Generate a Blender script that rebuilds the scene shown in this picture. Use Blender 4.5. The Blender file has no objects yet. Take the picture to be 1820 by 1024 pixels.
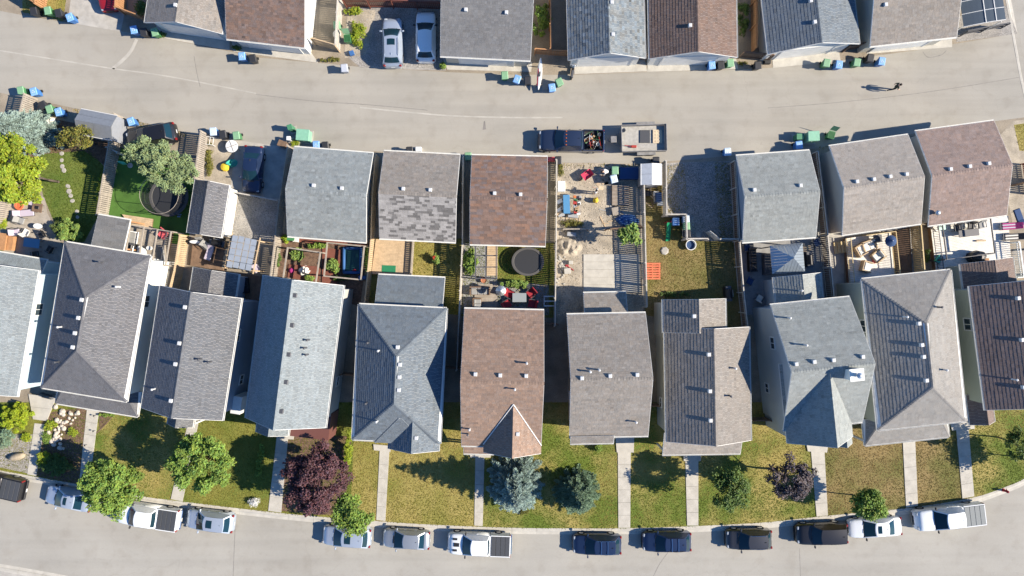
import bpy, bmesh, math, random
from mathutils import Vector, Matrix
R = math.radians
scene = bpy.context.scene
COL = scene.collection
rnd = random.Random(7)
# ---------------------------------------------------------------- camera, sky, sun, exposure
CAM_H = 62.0            # flying height in metres
PPM = 18.8              # photo pixels per metre on the ground
cam_d = bpy.data.cameras.new('camera'); cam = bpy.data.objects.new('camera', cam_d); COL.objects.link(cam)
cam.location = (0, 0, CAM_H); cam.rotation_euler = (0, 0, 0)
cam_d.sensor_width = 36.0; cam_d.lens = 36.0 * CAM_H / (1820 / PPM)
cam_d.clip_start = 0.5; cam_d.clip_end = 2000
scene.camera = cam
SHX, SHY = -1.52, 0.165                      # shadow of one metre of height on flat ground
sun_vec = Vector((SHX, SHY, -1.0)).normalized()
SUN_EL = math.asin(-sun_vec.z)
SUN_AZ = math.atan2(-SHX, -SHY)              # compass bearing of the sun from +Y towards +X
world = bpy.data.worlds.new('World'); scene.world = world; world.use_nodes = True
wn = world.node_tree
sky = wn.nodes.new('ShaderNodeTexSky'); sky.sky_type = 'NISHITA'; sky.sun_disc = False
sky.sun_elevation = SUN_EL; sky.sun_rotation = SUN_AZ; sky.air_density = 1.0; sky.dust_density = 0.0; sky.ozone_density = 10.0
bg = wn.nodes['Background']; wn.links.new(sky.outputs[0], bg.inputs[0]); bg.inputs[1].default_value = 0.088
sun_d = bpy.data.lights.new('sun', 'SUN'); sun = bpy.data.objects.new('sun', sun_d); COL.objects.link(sun)
sun_d.energy = 4.6; sun_d.angle = R(0.5); sun_d.color = (1.0, 0.875, 0.73)
sun.rotation_euler = sun_vec.to_track_quat('-Z', 'Y').to_euler(); sun.location = (60, -10, 60)
vs = scene.view_settings; vs.view_transform = 'Standard'; vs.look = 'None'; vs.gamma = 1.0; vs.use_curve_mapping = False
vs.exposure = 1.12
scene.display_settings.display_device = 'sRGB'
scene.cycles.max_bounces = 5; scene.cycles.diffuse_bounces = 3; scene.cycles.transparent_max_bounces = 8

def P(px, py, z=0.0):
    k = (CAM_H - z) / CAM_H / PPM
    return Vector(((px - 910) * k, (512 - py) * k, z))
def PL(pts, z=0.0): return [P(x, y, z) for x, y in pts]

# ---------------------------------------------------------------- materials
MATS = {}
def lin(c):
    return tuple(((v/255)/12.92 if v/255 <= 0.04045 else ((v/255+0.055)/1.055)**2.4) for v in c)
def mat(name, col, rough=0.8, var=0.0, scale=3.0, col2=None, fine=0.0, fscale=60.0, bump=0.0, bscale=80.0, metal=0.0, coat=0.0,
        attr=False, trans=0.0, spec=0.5, stretch=None, wave=None):
    """principled surface: base colour, large mottling (var or col2), fine grain, bump; attr multiplies a per-piece colour"""
    if name in MATS: return MATS[name]
    col = (col[0], min(1,col[1]*1.06), min(1,col[2]*1.095)); col2 = None if col2 is None else (col2[0], min(1,col2[1]*1.06), min(1,col2[2]*1.095))
    m = bpy.data.materials.new(name); m.use_nodes = True; nt = m.node_tree; N = nt.nodes; L = nt.links
    b = N['Principled BSDF']; b.inputs['Roughness'].default_value = rough; b.inputs['Metallic'].default_value = metal
    b.inputs['Specular IOR Level'].default_value = spec
    if coat: b.inputs['Coat Weight'].default_value = coat; b.inputs['Coat Roughness'].default_value = 0.05
    tc = N.new('ShaderNodeTexCoord'); vec = tc.outputs['Object']
    if stretch:
        mp = N.new('ShaderNodeMapping'); mp.inputs['Scale'].default_value = stretch; L.new(vec, mp.inputs[0]); vec = mp.outputs[0]
    out = None
    base = N.new('ShaderNodeRGB'); base.outputs[0].default_value = (*col, 1); out = base.outputs[0]
    if col2 is not None or var:
        n = N.new('ShaderNodeTexNoise'); n.inputs['Scale'].default_value = scale; n.inputs['Detail'].default_value = 6; n.inputs['Roughness'].default_value = .6
        L.new(vec, n.inputs['Vector'])
        r = N.new('ShaderNodeValToRGB'); r.color_ramp.elements[0].position = .36; r.color_ramp.elements[1].position = .64
        L.new(n.outputs['Fac'], r.inputs[0])
        c2 = col2 if col2 is not None else tuple(v*(1-var) for v in col)
        c1 = col if col2 is not None else tuple(min(1, v*(1+var)) for v in col)
        r.color_ramp.elements[0].color = (*c2, 1); r.color_ramp.elements[1].color = (*c1, 1); out = r.outputs[0]
    if attr:
        a = N.new('ShaderNodeAttribute'); a.attribute_name = 'col'
        x = N.new('ShaderNodeMix'); x.data_type = 'RGBA'; x.blend_type = 'MULTIPLY'; x.inputs[0].default_value = 1
        L.new(out, x.inputs[6]); L.new(a.outputs['Color'], x.inputs[7]); out = x.outputs[2]
    if fine:
        n = N.new('ShaderNodeTexNoise'); n.inputs['Scale'].default_value = fscale; n.inputs['Detail'].default_value = 3
        L.new(tc.outputs['Object'], n.inputs['Vector'])
        mr = N.new('ShaderNodeMapRange'); mr.inputs[1].default_value = .3; mr.inputs[2].default_value = .7
        mr.inputs[3].default_value = 1-fine; mr.inputs[4].default_value = 1+fine; L.new(n.outputs['Fac'], mr.inputs[0])
        x = N.new('ShaderNodeMix'); x.data_type = 'RGBA'; x.blend_type = 'MULTIPLY'; x.inputs[0].default_value = 1; x.clamp_result = False
        L.new(out, x.inputs[6]); L.new(mr.outputs[0], x.inputs[7]); out = x.outputs[2]
    L.new(out, b.inputs['Base Color'])
    if bump or wave:
        bp = N.new('ShaderNodeBump'); bp.inputs['Strength'].default_value = bump or .4; bp.inputs['Distance'].default_value = .02
        if wave:
            w = N.new('ShaderNodeTexWave'); w.bands_direction = 'Z'; w.wave_profile = 'SAW'; w.inputs['Scale'].default_value = wave
            L.new(tc.outputs['Object'], w.inputs['Vector']); L.new(w.outputs['Fac'], bp.inputs['Height'])
        else:
            n = N.new('ShaderNodeTexNoise'); n.inputs['Scale'].default_value = bscale; n.inputs['Detail'].default_value = 4
            L.new(tc.outputs['Object'], n.inputs['Vector']); L.new(n.outputs['Fac'], bp.inputs['Height'])
        L.new(bp.outputs[0], b.inputs['Normal'])
    if trans:
        t = N.new('ShaderNodeBsdfTranslucent'); L.new(out, t.inputs[0]); mx = N.new('ShaderNodeMixShader'); mx.inputs[0].default_value = trans
        L.new(b.outputs[0], mx.inputs[1]); L.new(t.outputs[0], mx.inputs[2]); L.new(mx.outputs[0], N['Material Output'].inputs[0])
    MATS[name] = m
    return m

# ---------------------------------------------------------------- mesh builder
class MB:
    def __init__(s): s.v = []; s.f = []; s.c = []; s.mi = []; s.cur = None; s.m = 0
    def add(s, vs, fs, c=None, mi=None):
        o = len(s.v); s.v += [tuple(p) for p in vs]
        for f in fs:
            s.f.append(tuple(i + o for i in f)); s.c.append(c if c is not None else s.cur); s.mi.append(s.m if mi is None else mi)
        return s
    def box(s, c, size, rz=0.0, col=None, rot=None, mi=None):
        x, y, z = (size[0]/2, size[1]/2, size[2]/2)
        M = rot if rot is not None else Matrix.Rotation(rz, 3, 'Z'); c = Vector(c)
        pts = [M @ Vector(p) + c for p in ((-x,-y,-z),(x,-y,-z),(x,y,-z),(-x,y,-z),(-x,-y,z),(x,-y,z),(x,y,z),(-x,y,z))]
        return s.add(pts, [(0,3,2,1),(4,5,6,7),(0,1,5,4),(1,2,6,5),(2,3,7,6),(3,0,4,7)], col, mi)
    def bbox(s, c, size, b=.02, rz=0.0, col=None, mi=None):
        """box with chamfered vertical and top edges"""
        x, y, z = (size[0]/2, size[1]/2, size[2]/2); M = Matrix.Rotation(rz, 3, 'Z'); c = Vector(c)
        def ring(i, zz): return [(-x+i+b,-y+i,zz),(x-i-b,-y+i,zz),(x-i,-y+i+b,zz),(x-i,y-i-b,zz),(x-i-b,y-i,zz),(-x+i+b,y-i,zz),(-x+i,y-i-b,zz),(-x+i,-y+i+b,zz)]
        pts = [M @ Vector(p) + c for p in ring(0,-z)+ring(0,z-b)+ring(b,z)]
        fs = [tuple(range(7,-1,-1)), tuple(range(16,24))]
        for k in (0, 8):
            for i in range(8): j = (i+1) % 8; fs.append((k+i, k+j, k+8+j, k+8+i))
        return s.add(pts, fs, col, mi)
    def prism(s, poly, z0, z1, col=None, top=None):
        n = len(poly); t = top or poly
        pts = [(p[0], p[1], z0) for p in poly] + [(p[0], p[1], z1) for p in t]
        a = sum(poly[i][0]*poly[(i+1)%n][1]-poly[(i+1)%n][0]*poly[i][1] for i in range(n))
        fs = [tuple(range(n-1,-1,-1)), tuple(range(n,2*n))] + [(i,(i+1)%n,n+(i+1)%n,n+i) for i in range(n)]
        if a < 0: fs = [tuple(reversed(f)) for f in fs]
        return s.add(pts, fs, col)
    def tube(s, p0, p1, r0, r1=None, n=6, col=None, caps=True):
        p0 = Vector(p0); p1 = Vector(p1); r1 = r0 if r1 is None else r1; d = p1-p0
        if d.length < 1e-6: return s
        d.normalize(); a = d.orthogonal().normalized(); b = d.cross(a)
        ring = [(a*math.cos(2*math.pi*i/n)+b*math.sin(2*math.pi*i/n)) for i in range(n)]
        pts = [p0+q*r0 for q in ring]+[p1+q*r1 for q in ring]
        fs = [(i,(i+1)%n,n+(i+1)%n,n+i) for i in range(n)]
        if caps: fs += [tuple(range(n-1,-1,-1)), tuple(range(n,2*n))]
        return s.add(pts, fs, col)
    def path(s, pts, r, n=6, col=None):
        for a, b in zip(pts, pts[1:]): s.tube(a, b, r, r, n, col)
        return s
    def lathe(s, c, prof, n=16, col=None, sx=1, sy=1, rz=0, cap=True):
        c = Vector(c); pts = []; fs = []; cr, sr = math.cos(rz), math.sin(rz)
        for r, z in prof:
            for i in range(n):
                t = 2*math.pi*i/n; x, y = r*sx*math.cos(t), r*sy*math.sin(t)
                pts.append((c.x+x*cr-y*sr, c.y+x*sr+y*cr, c.z+z))
        for k in range(len(prof)-1):
            for i in range(n): j = (i+1)%n; fs.append((k*n+i,k*n+j,(k+1)*n+j,(k+1)*n+i))
        if cap: fs += [tuple(range(n-1,-1,-1)), tuple(range((len(prof)-1)*n, len(prof)*n))]
        return s.add(pts, fs, col)
    def poly(s, pts, col=None):
        return s.add(pts, [tuple(range(len(pts)))], col)
    def mesh(s, name, mats, origin=(0,0,0), smooth=False):
        me = bpy.data.meshes.new(name); o = Vector(origin)
        me.from_pydata([(p[0]-o.x, p[1]-o.y, p[2]-o.z) for p in s.v], [], s.f); me.validate(clean_customdata=False)
        for m in (mats if isinstance(mats, (list, tuple)) else [mats]): me.materials.append(m)
        if any(s.mi) and len(me.polygons) == len(s.mi): me.polygons.foreach_set('material_index', s.mi)
        if any(c is not None for c in s.c) and len(me.polygons) == len(s.c):
            ca = me.color_attributes.new('col', 'FLOAT_COLOR', 'CORNER'); buf = []
            for p, c in zip(me.polygons, s.c):
                c = c or (1,1,1)
                buf += [c[0], c[1], c[2], 1.0] * p.loop_total
            ca.data.foreach_set('color', buf)
        if smooth: me.polygons.foreach_set('use_smooth', [True]*len(me.polygons))
        me.update(); return me
    def build(s, name, mats, parent=None, origin=None, smooth=False, kind=None):
        """origin: the world point the parent stands on (pieces given in world coordinates)"""
        ob = bpy.data.objects.new(name, s.mesh(name, mats, origin if origin is not None else (0,0,0), smooth)); COL.objects.link(ob)
        if parent is not None: ob.parent = parent
        elif origin is not None: ob.location = origin
        if kind: ob['kind'] = kind
        return ob
def tag(o, label, cat, group=None):
    o['label'] = label; o['category'] = cat
    if group: o['group'] = group
    return o
def thing(name, label, cat, loc=(0,0,0), rz=0.0, group=None):
    o = bpy.data.objects.new(name, None); COL.objects.link(o); o.location = loc; o.rotation_euler = (0,0,rz); o.empty_display_size = .3
    return tag(o, label, cat, group)
def structure(o): o['kind'] = 'structure'; return o
def inst(name, me, parent=None, loc=(0,0,0), rot=(0,0,0), scale=(1,1,1)):
    o = bpy.data.objects.new(name, me); COL.objects.link(o); o.parent = parent; o.location = loc; o.rotation_euler = rot; o.scale = scale
    return o
def copy_tree(o, parent=None):
    c = o.copy(); COL.objects.link(c); c.parent = parent
    for ch in o.children: copy_tree(ch, c)
    return c
def pip(x, y, poly):
    ins = False; j = len(poly)-1
    for i in range(len(poly)):
        xi, yi = poly[i][0], poly[i][1]; xj, yj = poly[j][0], poly[j][1]
        if (yi > y) != (yj > y) and x < (xj-xi)*(y-yi)/(yj-yi)+xi: ins = not ins
        j = i
    return ins
def smoothline(pts, n=6):
    """Catmull-Rom through the points"""
    out = []; q = [pts[0]]+list(pts)+[pts[-1]]
    for i in range(1, len(q)-2):
        for k in range(n):
            t = k/n; a, b, c, d = (Vector(q[i+j-1]) for j in range(4))
            out.append(0.5*((2*b)+(c-a)*t+(2*a-5*b+4*c-d)*t*t+(3*b-a-3*c+d)*t**3))
    out.append(Vector(pts[-1])); return out
# ================================================================ SETTING
from mathutils import noise as mnoise
def asphalt(name, c1, c2, streak, ang):
    m = mat(name, c1, rough=.9, fine=.10, fscale=22, bump=.15, bscale=45); nt = m.node_tree; N = nt.nodes; L = nt.links
    b = N['Principled BSDF']; src = b.inputs['Base Color'].links[0].from_socket
    tc = [n for n in N if n.type == 'TEX_COORD'][0]
    def nz(scale, st=(1,1,1), det=5, lo=.35, hi=.65, rot=0.0):
        mp = N.new('ShaderNodeMapping'); mp.inputs['Scale'].default_value = st; mp.inputs['Rotation'].default_value = (0,0,rot)
        L.new(tc.outputs['Object'], mp.inputs[0])
        n = N.new('ShaderNodeTexNoise'); n.inputs['Scale'].default_value = scale; n.inputs['Detail'].default_value = det; L.new(mp.outputs[0], n.inputs['Vector'])
        r = N.new('ShaderNodeMapRange'); r.inputs[1].default_value = lo; r.inputs[2].default_value = hi; L.new(n.outputs['Fac'], r.inputs[0]); return r.outputs[0]
    def mul(a, fac, col, amt):
        x = N.new('ShaderNodeMix'); x.data_type = 'RGBA'; x.blend_type = 'MULTIPLY'
        k = N.new('ShaderNodeMath'); k.operation = 'MULTIPLY'; k.inputs[1].default_value = amt; L.new(fac, k.inputs[0]); L.new(k.outputs[0], x.inputs[0])
        L.new(a, x.inputs[6]); x.inputs[7].default_value = (*col, 1); return x.outputs[2]
    o = mul(src, nz(.12), c2, .8)
    o = mul(o, nz(1.0, (.05, 1.1, 1), 4, .45, .7, ang), streak, .55)
    o = mul(o, nz(.7, (1,1,1), 6, .52, .70), (.86,.84,.82), .6); o = mul(o, nz(.28, (.5,1,1), 5, .5, .68, ang), (.90,.88,.86), .4)
    o = mul(o, nz(2.6, (1,1,1), 6, .60, .74), (.84,.84,.84), .4)
    vo = N.new('ShaderNodeTexVoronoi'); vo.feature = 'DISTANCE_TO_EDGE'; vo.inputs['Scale'].default_value = .11
    wp = N.new('ShaderNodeTexNoise'); wp.inputs['Scale'].default_value = .6; wp.inputs['Detail'].default_value = 5; L.new(tc.outputs['Object'], wp.inputs['Vector'])
    ad = N.new('ShaderNodeVectorMath'); ad.operation = 'MULTIPLY_ADD'; ad.inputs[1].default_value = (2.2,2.2,0); L.new(wp.outputs['Color'], ad.inputs[0]); L.new(tc.outputs['Object'], ad.inputs[2])
    L.new(ad.outputs[0], vo.inputs['Vector'])
    r = N.new('ShaderNodeMapRange'); r.inputs[1].default_value = .0; r.inputs[2].default_value = .0035; r.inputs[3].default_value = 1; r.inputs[4].default_value = 0; L.new(vo.outputs['Distance'], r.inputs[0])
    o = mul(o, r.outputs[0], (.86,.85,.84), .45)
    L.new(o, b.inputs['Base Color']); return m
M_lane = asphalt('lane_asphalt', (.338,.306,.254), (.82,.83,.84), (.82,.82,.82), .06)
M_street = asphalt('street_asphalt', (.338,.312,.266), (.87,.87,.87), (.86,.86,.86), 0.0)
M_conc = mat('concrete', (.42,.385,.325), .85, var=.10, scale=1.3, fine=.06, fscale=30, bump=.1, bscale=60)
M_conc2 = mat('concrete_old', (.36,.33,.285), .9, var=.16, scale=1.1, fine=.08, fscale=30)
M_terrain = mat('terrain_soil', (.25,.205,.15), .95, var=.2, scale=.6, fine=.25, fscale=14, bump=.3, bscale=20)
M_gravel = mat('gravel', (.27,.245,.215), .95, var=.2, scale=.7, fine=.35, fscale=9, bump=.6, bscale=25)
M_dirt = mat('dirt', (.335,.282,.213), .95, var=.22, scale=.8, fine=.2, fscale=12, bump=.4, bscale=14)
M_mulch = mat('mulch', (.13,.078,.05), .95, var=.35, scale=4, fine=.35, fscale=16, bump=.5, bscale=25)
M_turf = mat('artificial_turf', (.062,.140,.020), .9, var=.15, scale=1.0, fine=.2, fscale=40)
M_paver = mat('paver', (.33,.285,.235), .9, var=.12, scale=2, fine=.12, fscale=20)
M_paver_g = mat('paver_grey', (.25,.24,.23), .9, var=.14, scale=2, fine=.12, fscale=20)
def lawn_mat(name, g, y, scale=.45, lo=.40, hi=.60):
    m = mat(name, y, .95, col2=g, scale=scale, fine=.28, fscale=11, bump=.5, bscale=18)
    r = [n for n in m.node_tree.nodes if n.type == 'VALTORGB'][0]; r.color_ramp.elements[0].position = lo; r.color_ramp.elements[1].position = hi
    return m
GREEN = (.098,.132,.014); STRAW = (.285,.225,.066); BROWN = (.225,.160,.062); OLIVE = (.165,.160,.026)
M_lawn = {'mix': lawn_mat('lawn_mixed', GREEN, STRAW, .22, .42, .60), 'green': lawn_mat('lawn_green', (.105,.130,.016), (.19,.175,.032), .3, .40, .62),
          'straw': lawn_mat('lawn_straw', OLIVE, STRAW, .25, .36, .58), 'brown': lawn_mat('lawn_brown', (.12,.115,.026), BROWN, .25, .38, .60),
          'lush': lawn_mat('lawn_lush', (.080,.122,.016), (.125,.150,.026), .5)}
KERB = [(-1500,420),(-700,640),(-260,775),(-60,823),(0,836),(50,845),(145,862),(252,882),(304,889),(437,905),(540,916),(657,925),(757,932),(910,938),(1005,939),(1098,939),(1212,936),
        (1300,932),(1365,928),(1449,919),(1540,910),(1630,901),(1731,884),(1780,868),(1820,851),(1872,815),(1908,760),(1925,690),(1922,590),(1900,470),(1868,345),(1836,235),(1815,150),(1800,70),(1787,0),(1760,-120),(1700,-400),(1600,-900)]
kl = [Vector((p.x, p.y, 0)) for p in smoothline([P(*k) for k in KERB], 8)]
def offset_line(line, d):
    out = []
    for i, p in enumerate(line):
        a = line[max(0,i-1)]; b = line[min(len(line)-1,i+1)]; t = (b-a).normalized(); out.append(p + Vector((t.y, -t.x, 0))*d)
    return out
KW = .62
def sheet(name, pts, m, z, kind='structure'):
    b = MB(); b.poly([(p[0], p[1], z) for p in pts]); o = b.build(name, m)
    if kind: o['kind'] = kind
    return o
structure(MB().poly([(-400,-400,-.16),(400,-400,-.16),(400,400,-.16),(-400,400,-.16)]).build('ground', M_terrain))
far = [P(1500,-4000), P(-3000,-4000), P(-3000,420)]
def strip(name, A, B, m, z):
    b = MB()
    for i in range(len(A)-1): b.add([(A[i].x,A[i].y,z),(A[i+1].x,A[i+1].y,z),(B[i+1].x,B[i+1].y,z),(B[i].x,B[i].y,z)], [(0,1,2,3)])
    return structure(b.build(name, m))
blk = kl + [Vector((p.x,p.y,0)) for p in far]
bm_ = MB(); bm_.poly([(p.x, p.y, 0) for p in blk]); structure(bm_.build('terrain', M_terrain))
ko = offset_line(kl, KW); opp = offset_line(kl, 8.75); opp2 = offset_line(kl, 8.75+KW); opp3 = offset_line(kl, 11.2); opp4 = offset_line(kl, 40)
strip('street', offset_line(kl, KW*.5), opp2, M_street, -.13)
strip('sidewalk', offset_line(kl, 8.75+KW-.01), opp3, M_conc2, .012)
strip('verge', offset_line(kl, 11.19), opp4, M_lawn['mix'], .008)
def kerb_run(name, A, inner, step=2.35):
    """kerb stones end to end along a line; inner>0 keeps the step on the left of the run"""
    root = bpy.data.objects.new(name, None); COL.objects.link(root); root['kind'] = 'structure'
    L = [0]
    for a, b in zip(A, A[1:]): L.append(L[-1]+(b-a).length)
    def at(s):
        for i in range(len(A)-1):
            if L[i+1] >= s: t = (s-L[i])/(L[i+1]-L[i]); return A[i].lerp(A[i+1], t), (A[i+1]-A[i]).normalized()
        return A[-1], (A[-1]-A[-2]).normalized()
    s0 = 0; r = random.Random(3)
    while s0 < L[-1]-step:
        b = MB(); n = 4; prof = [(0,-.155),(0,.016),(.20,.020),(.30,-.03),(.36,-.092),(KW,-.118),(KW,-.155)] if inner > 0 else [(KW,-.155),(KW,.016),(KW-.20,.020),(KW-.3,-.03),(KW-.36,-.092),(0,-.118),(0,-.155)]
        dz = r.uniform(-.003,.003); pts = []
        for k in range(n+1):
            p, t = at(s0+.009+(step-.018)*k/n); nn = Vector((t.y,-t.x,0))
            pts += [(p.x+nn.x*d, p.y+nn.y*d, z+dz) for d, z in prof]
        m = len(prof); fs = [(k*m+i,(k+1)*m+i,(k+1)*m+(i+1)%m,k*m+(i+1)%m) for k in range(n) for i in range(m)]
        fs += [tuple(range(m)), tuple(range(n*m+m-1, n*m-1, -1))]
        if inner < 0: fs = [tuple(reversed(f)) for f in fs]
        p, t = at(s0+step/2); q = (p.x+46)
        if -70 < p.x < 70 and -60 < p.y < 60:
            b.add(pts, [tuple(reversed(f)) for f in fs]); b.build('kerb_stone', M_conc, root)
        s0 += step
    return root
kerb_run('kerb', kl, 1); kerb_run('kerb', opp, -1)
# ---- back lane
LT = [(-1500,-400),(-300,-35),(-40,12),(40,27),(130,42),(200,53),(300,70),(400,90),(455,102),(565,112),(640,119),(790,128),(910,133),(1020,133),(1150,128),(1310,124),(1365,121),(1490,108),(1640,88),(1780,64),(1812,58)]
LB = [(-1500,0),(-300,96),(-40,155),(0,165),(130,192),(230,212),(330,236),(400,247),(470,257),(560,263),(670,269),(840,277),(990,289),(1140,291),(1300,277),(1450,264),(1620,238),(1780,214),(1834,207)]
lt = [P(*p) for p in LT]; lb = [P(*p) for p in LB]
sheet('lane', lt + lb[::-1], M_lane, .004)
def ribbon(name, pts, w, m, z, kind='structure'):
    A = [Vector((p.x,p.y,0)) for p in smoothline([P(*p) for p in pts], 6)]; B1 = offset_line(A, w/2); B2 = offset_line(A, -w/2); b = MB()
    for i in range(len(A)-1): b.add([(B1[i].x,B1[i].y,z),(B1[i+1].x,B1[i+1].y,z),(B2[i+1].x,B2[i+1].y,z),(B2[i].x,B2[i].y,z)], [(0,1,2,3)])
    o = b.build(name, m); o['kind'] = kind; return o
M_seam = mat('lane_seam', (.385,.352,.298), .9, var=.12, scale=1.0); M_tar = mat('crack_seal', (.19,.17,.15), .8, var=.2, scale=2)
for pts, w in (([(-60,80),(0,90),(100,106),(200,122),(300,136),(455,166)], .11), ([(640,191),(730,200),(805,206),(910,209),(1000,209)], .13), ([(200,122),(215,110),(232,92),(243,70)], .3)):
    ribbon('lane_seam', pts, w, M_seam, .008)
for pts, w, z in (([(1365,192),(1480,183),(1600,170),(1700,156),(1815,137)], .045, .008), ([(345,100),(350,130),(356,155)], .04, .008), ([(455,168),(560,180),(650,186),(760,196)], .05, .008),
               ([(418,920),(416,960),(413,1030)], .045, -.126), ([(1160,1030),(1172,1005),(1190,980)], .04, -.126), ([(1422,976),(1424,1030)], .04, -.126), ([(1640,92),(1650,102),(1672,98),(1682,90)], .07, .008)):
    ribbon('sealed_crack', pts, w, M_tar, z)
# ---- lawns between the front walks
def ky(x):
    for (x0,y0),(x1,y1) in zip(KERB, KERB[1:]):
        if x0 <= x <= x1: return y0+(y1-y0)*(x-x0)/(x1-x0)
    return 850
WALKS = [[(62,752),(80,754),(65,846),(49,843)], [(155,727),(176,731),(159,863),(141,860)], [(336,744),(354,746),(325,891),(304,887)], [(492,778),(512,780),(500,911),(477,908)],
         [(675,800),(692,802),(685,926),(669,924)], [(845,812),(861,812),(858,935),(843,934)], [(1098,803),(1121,803),(1120,938),(1099,938)], [(1218,818),(1241,818),(1241,934),(1221,934)],
         [(1441,801),(1465,803),(1471,916),(1451,918)], [(1604,784),(1626,782),(1631,899),(1610,902)], [(1699,763),(1721,761),(1731,882),(1710,886)]]
LAND = [[(52,700),(101,706),(84,748),(60,745)], [(150,712),(182,718),(178,732),(153,728)], [(322,742),(354,742),(354,747),(334,746)], [(494,764),(524,766),(522,781),(492,779)], [(664,789),(694,792),(694,803),(665,800)],
        [(835,802),(873,802),(872,813),(836,813)], [(1093,772),(1127,772),(1126,804),(1096,804)], [(1214,806),(1246,806),(1245,819),(1215,819)], [(1432,786),(1471,790),(1469,804),(1435,802)], [(1600,772),(1630,770),(1630,784),(1603,786)], [(1688,752),(1730,748),(1731,762),(1691,765)]]
def edge(i):
    w = WALKS[i]; tx, ty = (w[0][0]+w[1][0])/2, (w[0][1]+w[1][1])/2; bx, by = (w[2][0]+w[3][0])/2, (w[2][1]+w[3][1])/2; k = (715-ty)/(by-ty); return (tx+(bx-tx)*k, 715), (bx, by)
EDGES = [((-60,715),(-100,800)), edge(0), edge(1), edge(2), edge(3), ((632,715),(622,920)), edge(4), edge(5), edge(6), edge(7), edge(8), edge(9), edge(10), ((1830,690),(1868,815))]
KIND = ['green','green','mix','green','green','straw','straw','mix','mix','mix','brown','brown','mix']
lawn_polys = []
for i, k in enumerate(KIND):
    (t0, b0), (t1, b1) = EDGES[i], EDGES[i+1]; n = 8; xs = [b0[0]+(b1[0]-b0[0])*j/n for j in range(n+1)]
    poly = PL([(x, ky(x)+1) for x in xs]) + PL([t1, t0])
    sheet('lawn', poly, M_lawn[k], .004); lawn_polys.append((poly, k))
def slab_run(name, quad, n, m=M_conc, z=.055, gap=.016):
    """a walk of concrete slabs laid end to end; quad = top-left, top-right, bottom-right, bottom-left"""
    q = [P(*p) for p in quad]; root = bpy.data.objects.new(name, None); COL.objects.link(root); root['kind'] = 'structure'; root.location = (q[0].x,q[0].y,0)
    ln = (q[3]-q[0]).length; g = gap/ln
    for i in range(n):
        a, b = i/n+g/2, (i+1)/n-g/2
        pts = [q[0].lerp(q[3],a), q[1].lerp(q[2],a), q[1].lerp(q[2],b), q[0].lerp(q[3],b)]; pts = [(p.x, p.y) for p in pts][::-1]
        dz = rnd.uniform(-.006,.006); MB().prism(pts, -.02, z+dz).build('slab', m, root, origin=root.location)
    return root
for i, w in enumerate(WALKS):
    slab_run('walk', w, [5,6,6,5,5,5,6,5,5,5,5][i])
for i, l in enumerate(LAND): slab_run('landing', l, 1 if i else 2, z=.11)
# ---- yard surfaces (photo outlines on the ground)
YARD = [('lawn','lush',[(66,262),(150,255),(188,300),(175,384),(150,430),(120,432),(92,385),(76,345),(70,300)],.004),
 ('patio',M_paver,[(-30,342),(62,342),(80,352),(84,378),(92,394),(112,440),(112,500),(-30,480)],.008),
 ('planting_bed',M_mulch,[(60,205),(150,222),(205,262),(195,300),(150,268),(66,275),(0,345),(-30,345),(-30,215)],.012),
 ('artificial_turf',M_turf,[(215,262),(352,318),(333,440),(185,400),(200,330)],.004),
 ('parking_pad',M_conc2,[(372,243),(515,262),(497,365),(455,352),(405,338),(362,320)],.004),
 ('gravel_pad',M_gravel,[(424,345),(500,358),(492,430),(412,420),(418,380)],.008),
 ('gravel_pad',M_dirt,[(372,244),(420,252),(410,330),(364,318)],.012),
 ('planting_bed',M_mulch,[(497,415),(655,432),(640,545),(484,495)],.004),
 ('lawn','straw',[(660,424),(822,424),(816,560),(655,545)],.004),
 ('lawn','mix',[(828,430),(986,432),(984,565),(820,562)],.004),
 ('patio',M_paver_g,[(824,432),(885,434),(884,500),(975,506),(976,560),(822,558)],.008),
 ('dirt_yard',M_dirt,[(988,290),(1139,291),(1144,580),(984,575)],.004),
 ('gravel_pad',M_gravel,[(1178,290),(1300,286),(1308,428),(1214,428),(1213,386),(1179,386)],.004),
 ('lawn','brown',[(1141,330),(1177,330),(1178,386),(1213,387),(1214,428),(1308,430),(1318,590),(1146,560)],.004),
 ('patio',M_paver_g,[(1308,425),(1458,418),(1470,545),(1325,560)],.004),
 ('patio',M_conc2,[(1440,280),(1475,276),(1500,420),(1500,520),(1470,535),(1452,415)],.008),
 ('gravel_pad',M_conc2,[(1502,418),(1620,400),(1628,500),(1510,510)],.012),
 ('planting_bed',M_dirt,[(1800,215),(1850,210),(1885,420),(1800,400),(1770,250)],.004),
 ('lawn','straw',[(1802,222),(1845,216),(1852,270),(1812,268)],.008),
 ('gravel_pad',M_gravel,[(618,10),(790,12),(792,126),(640,120),(612,96)],.008),
 ('gravel_pad',M_dirt,[(618,18),(668,18),(662,60),(650,98),(612,104)],.012),
 ('parking_pad',M_conc2,[(130,-30),(232,-30),(215,56),(120,40)],.008),
 ('lawn','straw',[(40,-30),(122,-30),(112,38),(84,30),(40,22)],.008),
 ('planting_bed',M_gravel,[(1700,30),(1790,10),(1808,60),(1700,75)],.008),
 ('planting_bed',M_mulch,[(75,735),(160,722),(150,800),(142,862),(66,846)],.008),
 ('planting_bed',M_gravel,[(-40,770),(62,772),(52,842),(-40,822)],.008),
 ('planting_bed',M_mulch,[(176,722),(206,728),(176,768)],.010),
 ('planting_bed',M_mulch,[(500,770),(625,775),(612,918),(498,908)],.0075)]
for nm, m, poly, z in YARD: sheet(nm, PL(poly), M_lawn[m] if isinstance(m, str) else m, z + .002)
YL = [(PL(p), m) for nm, m, p, z in YARD if nm == 'lawn']
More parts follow.
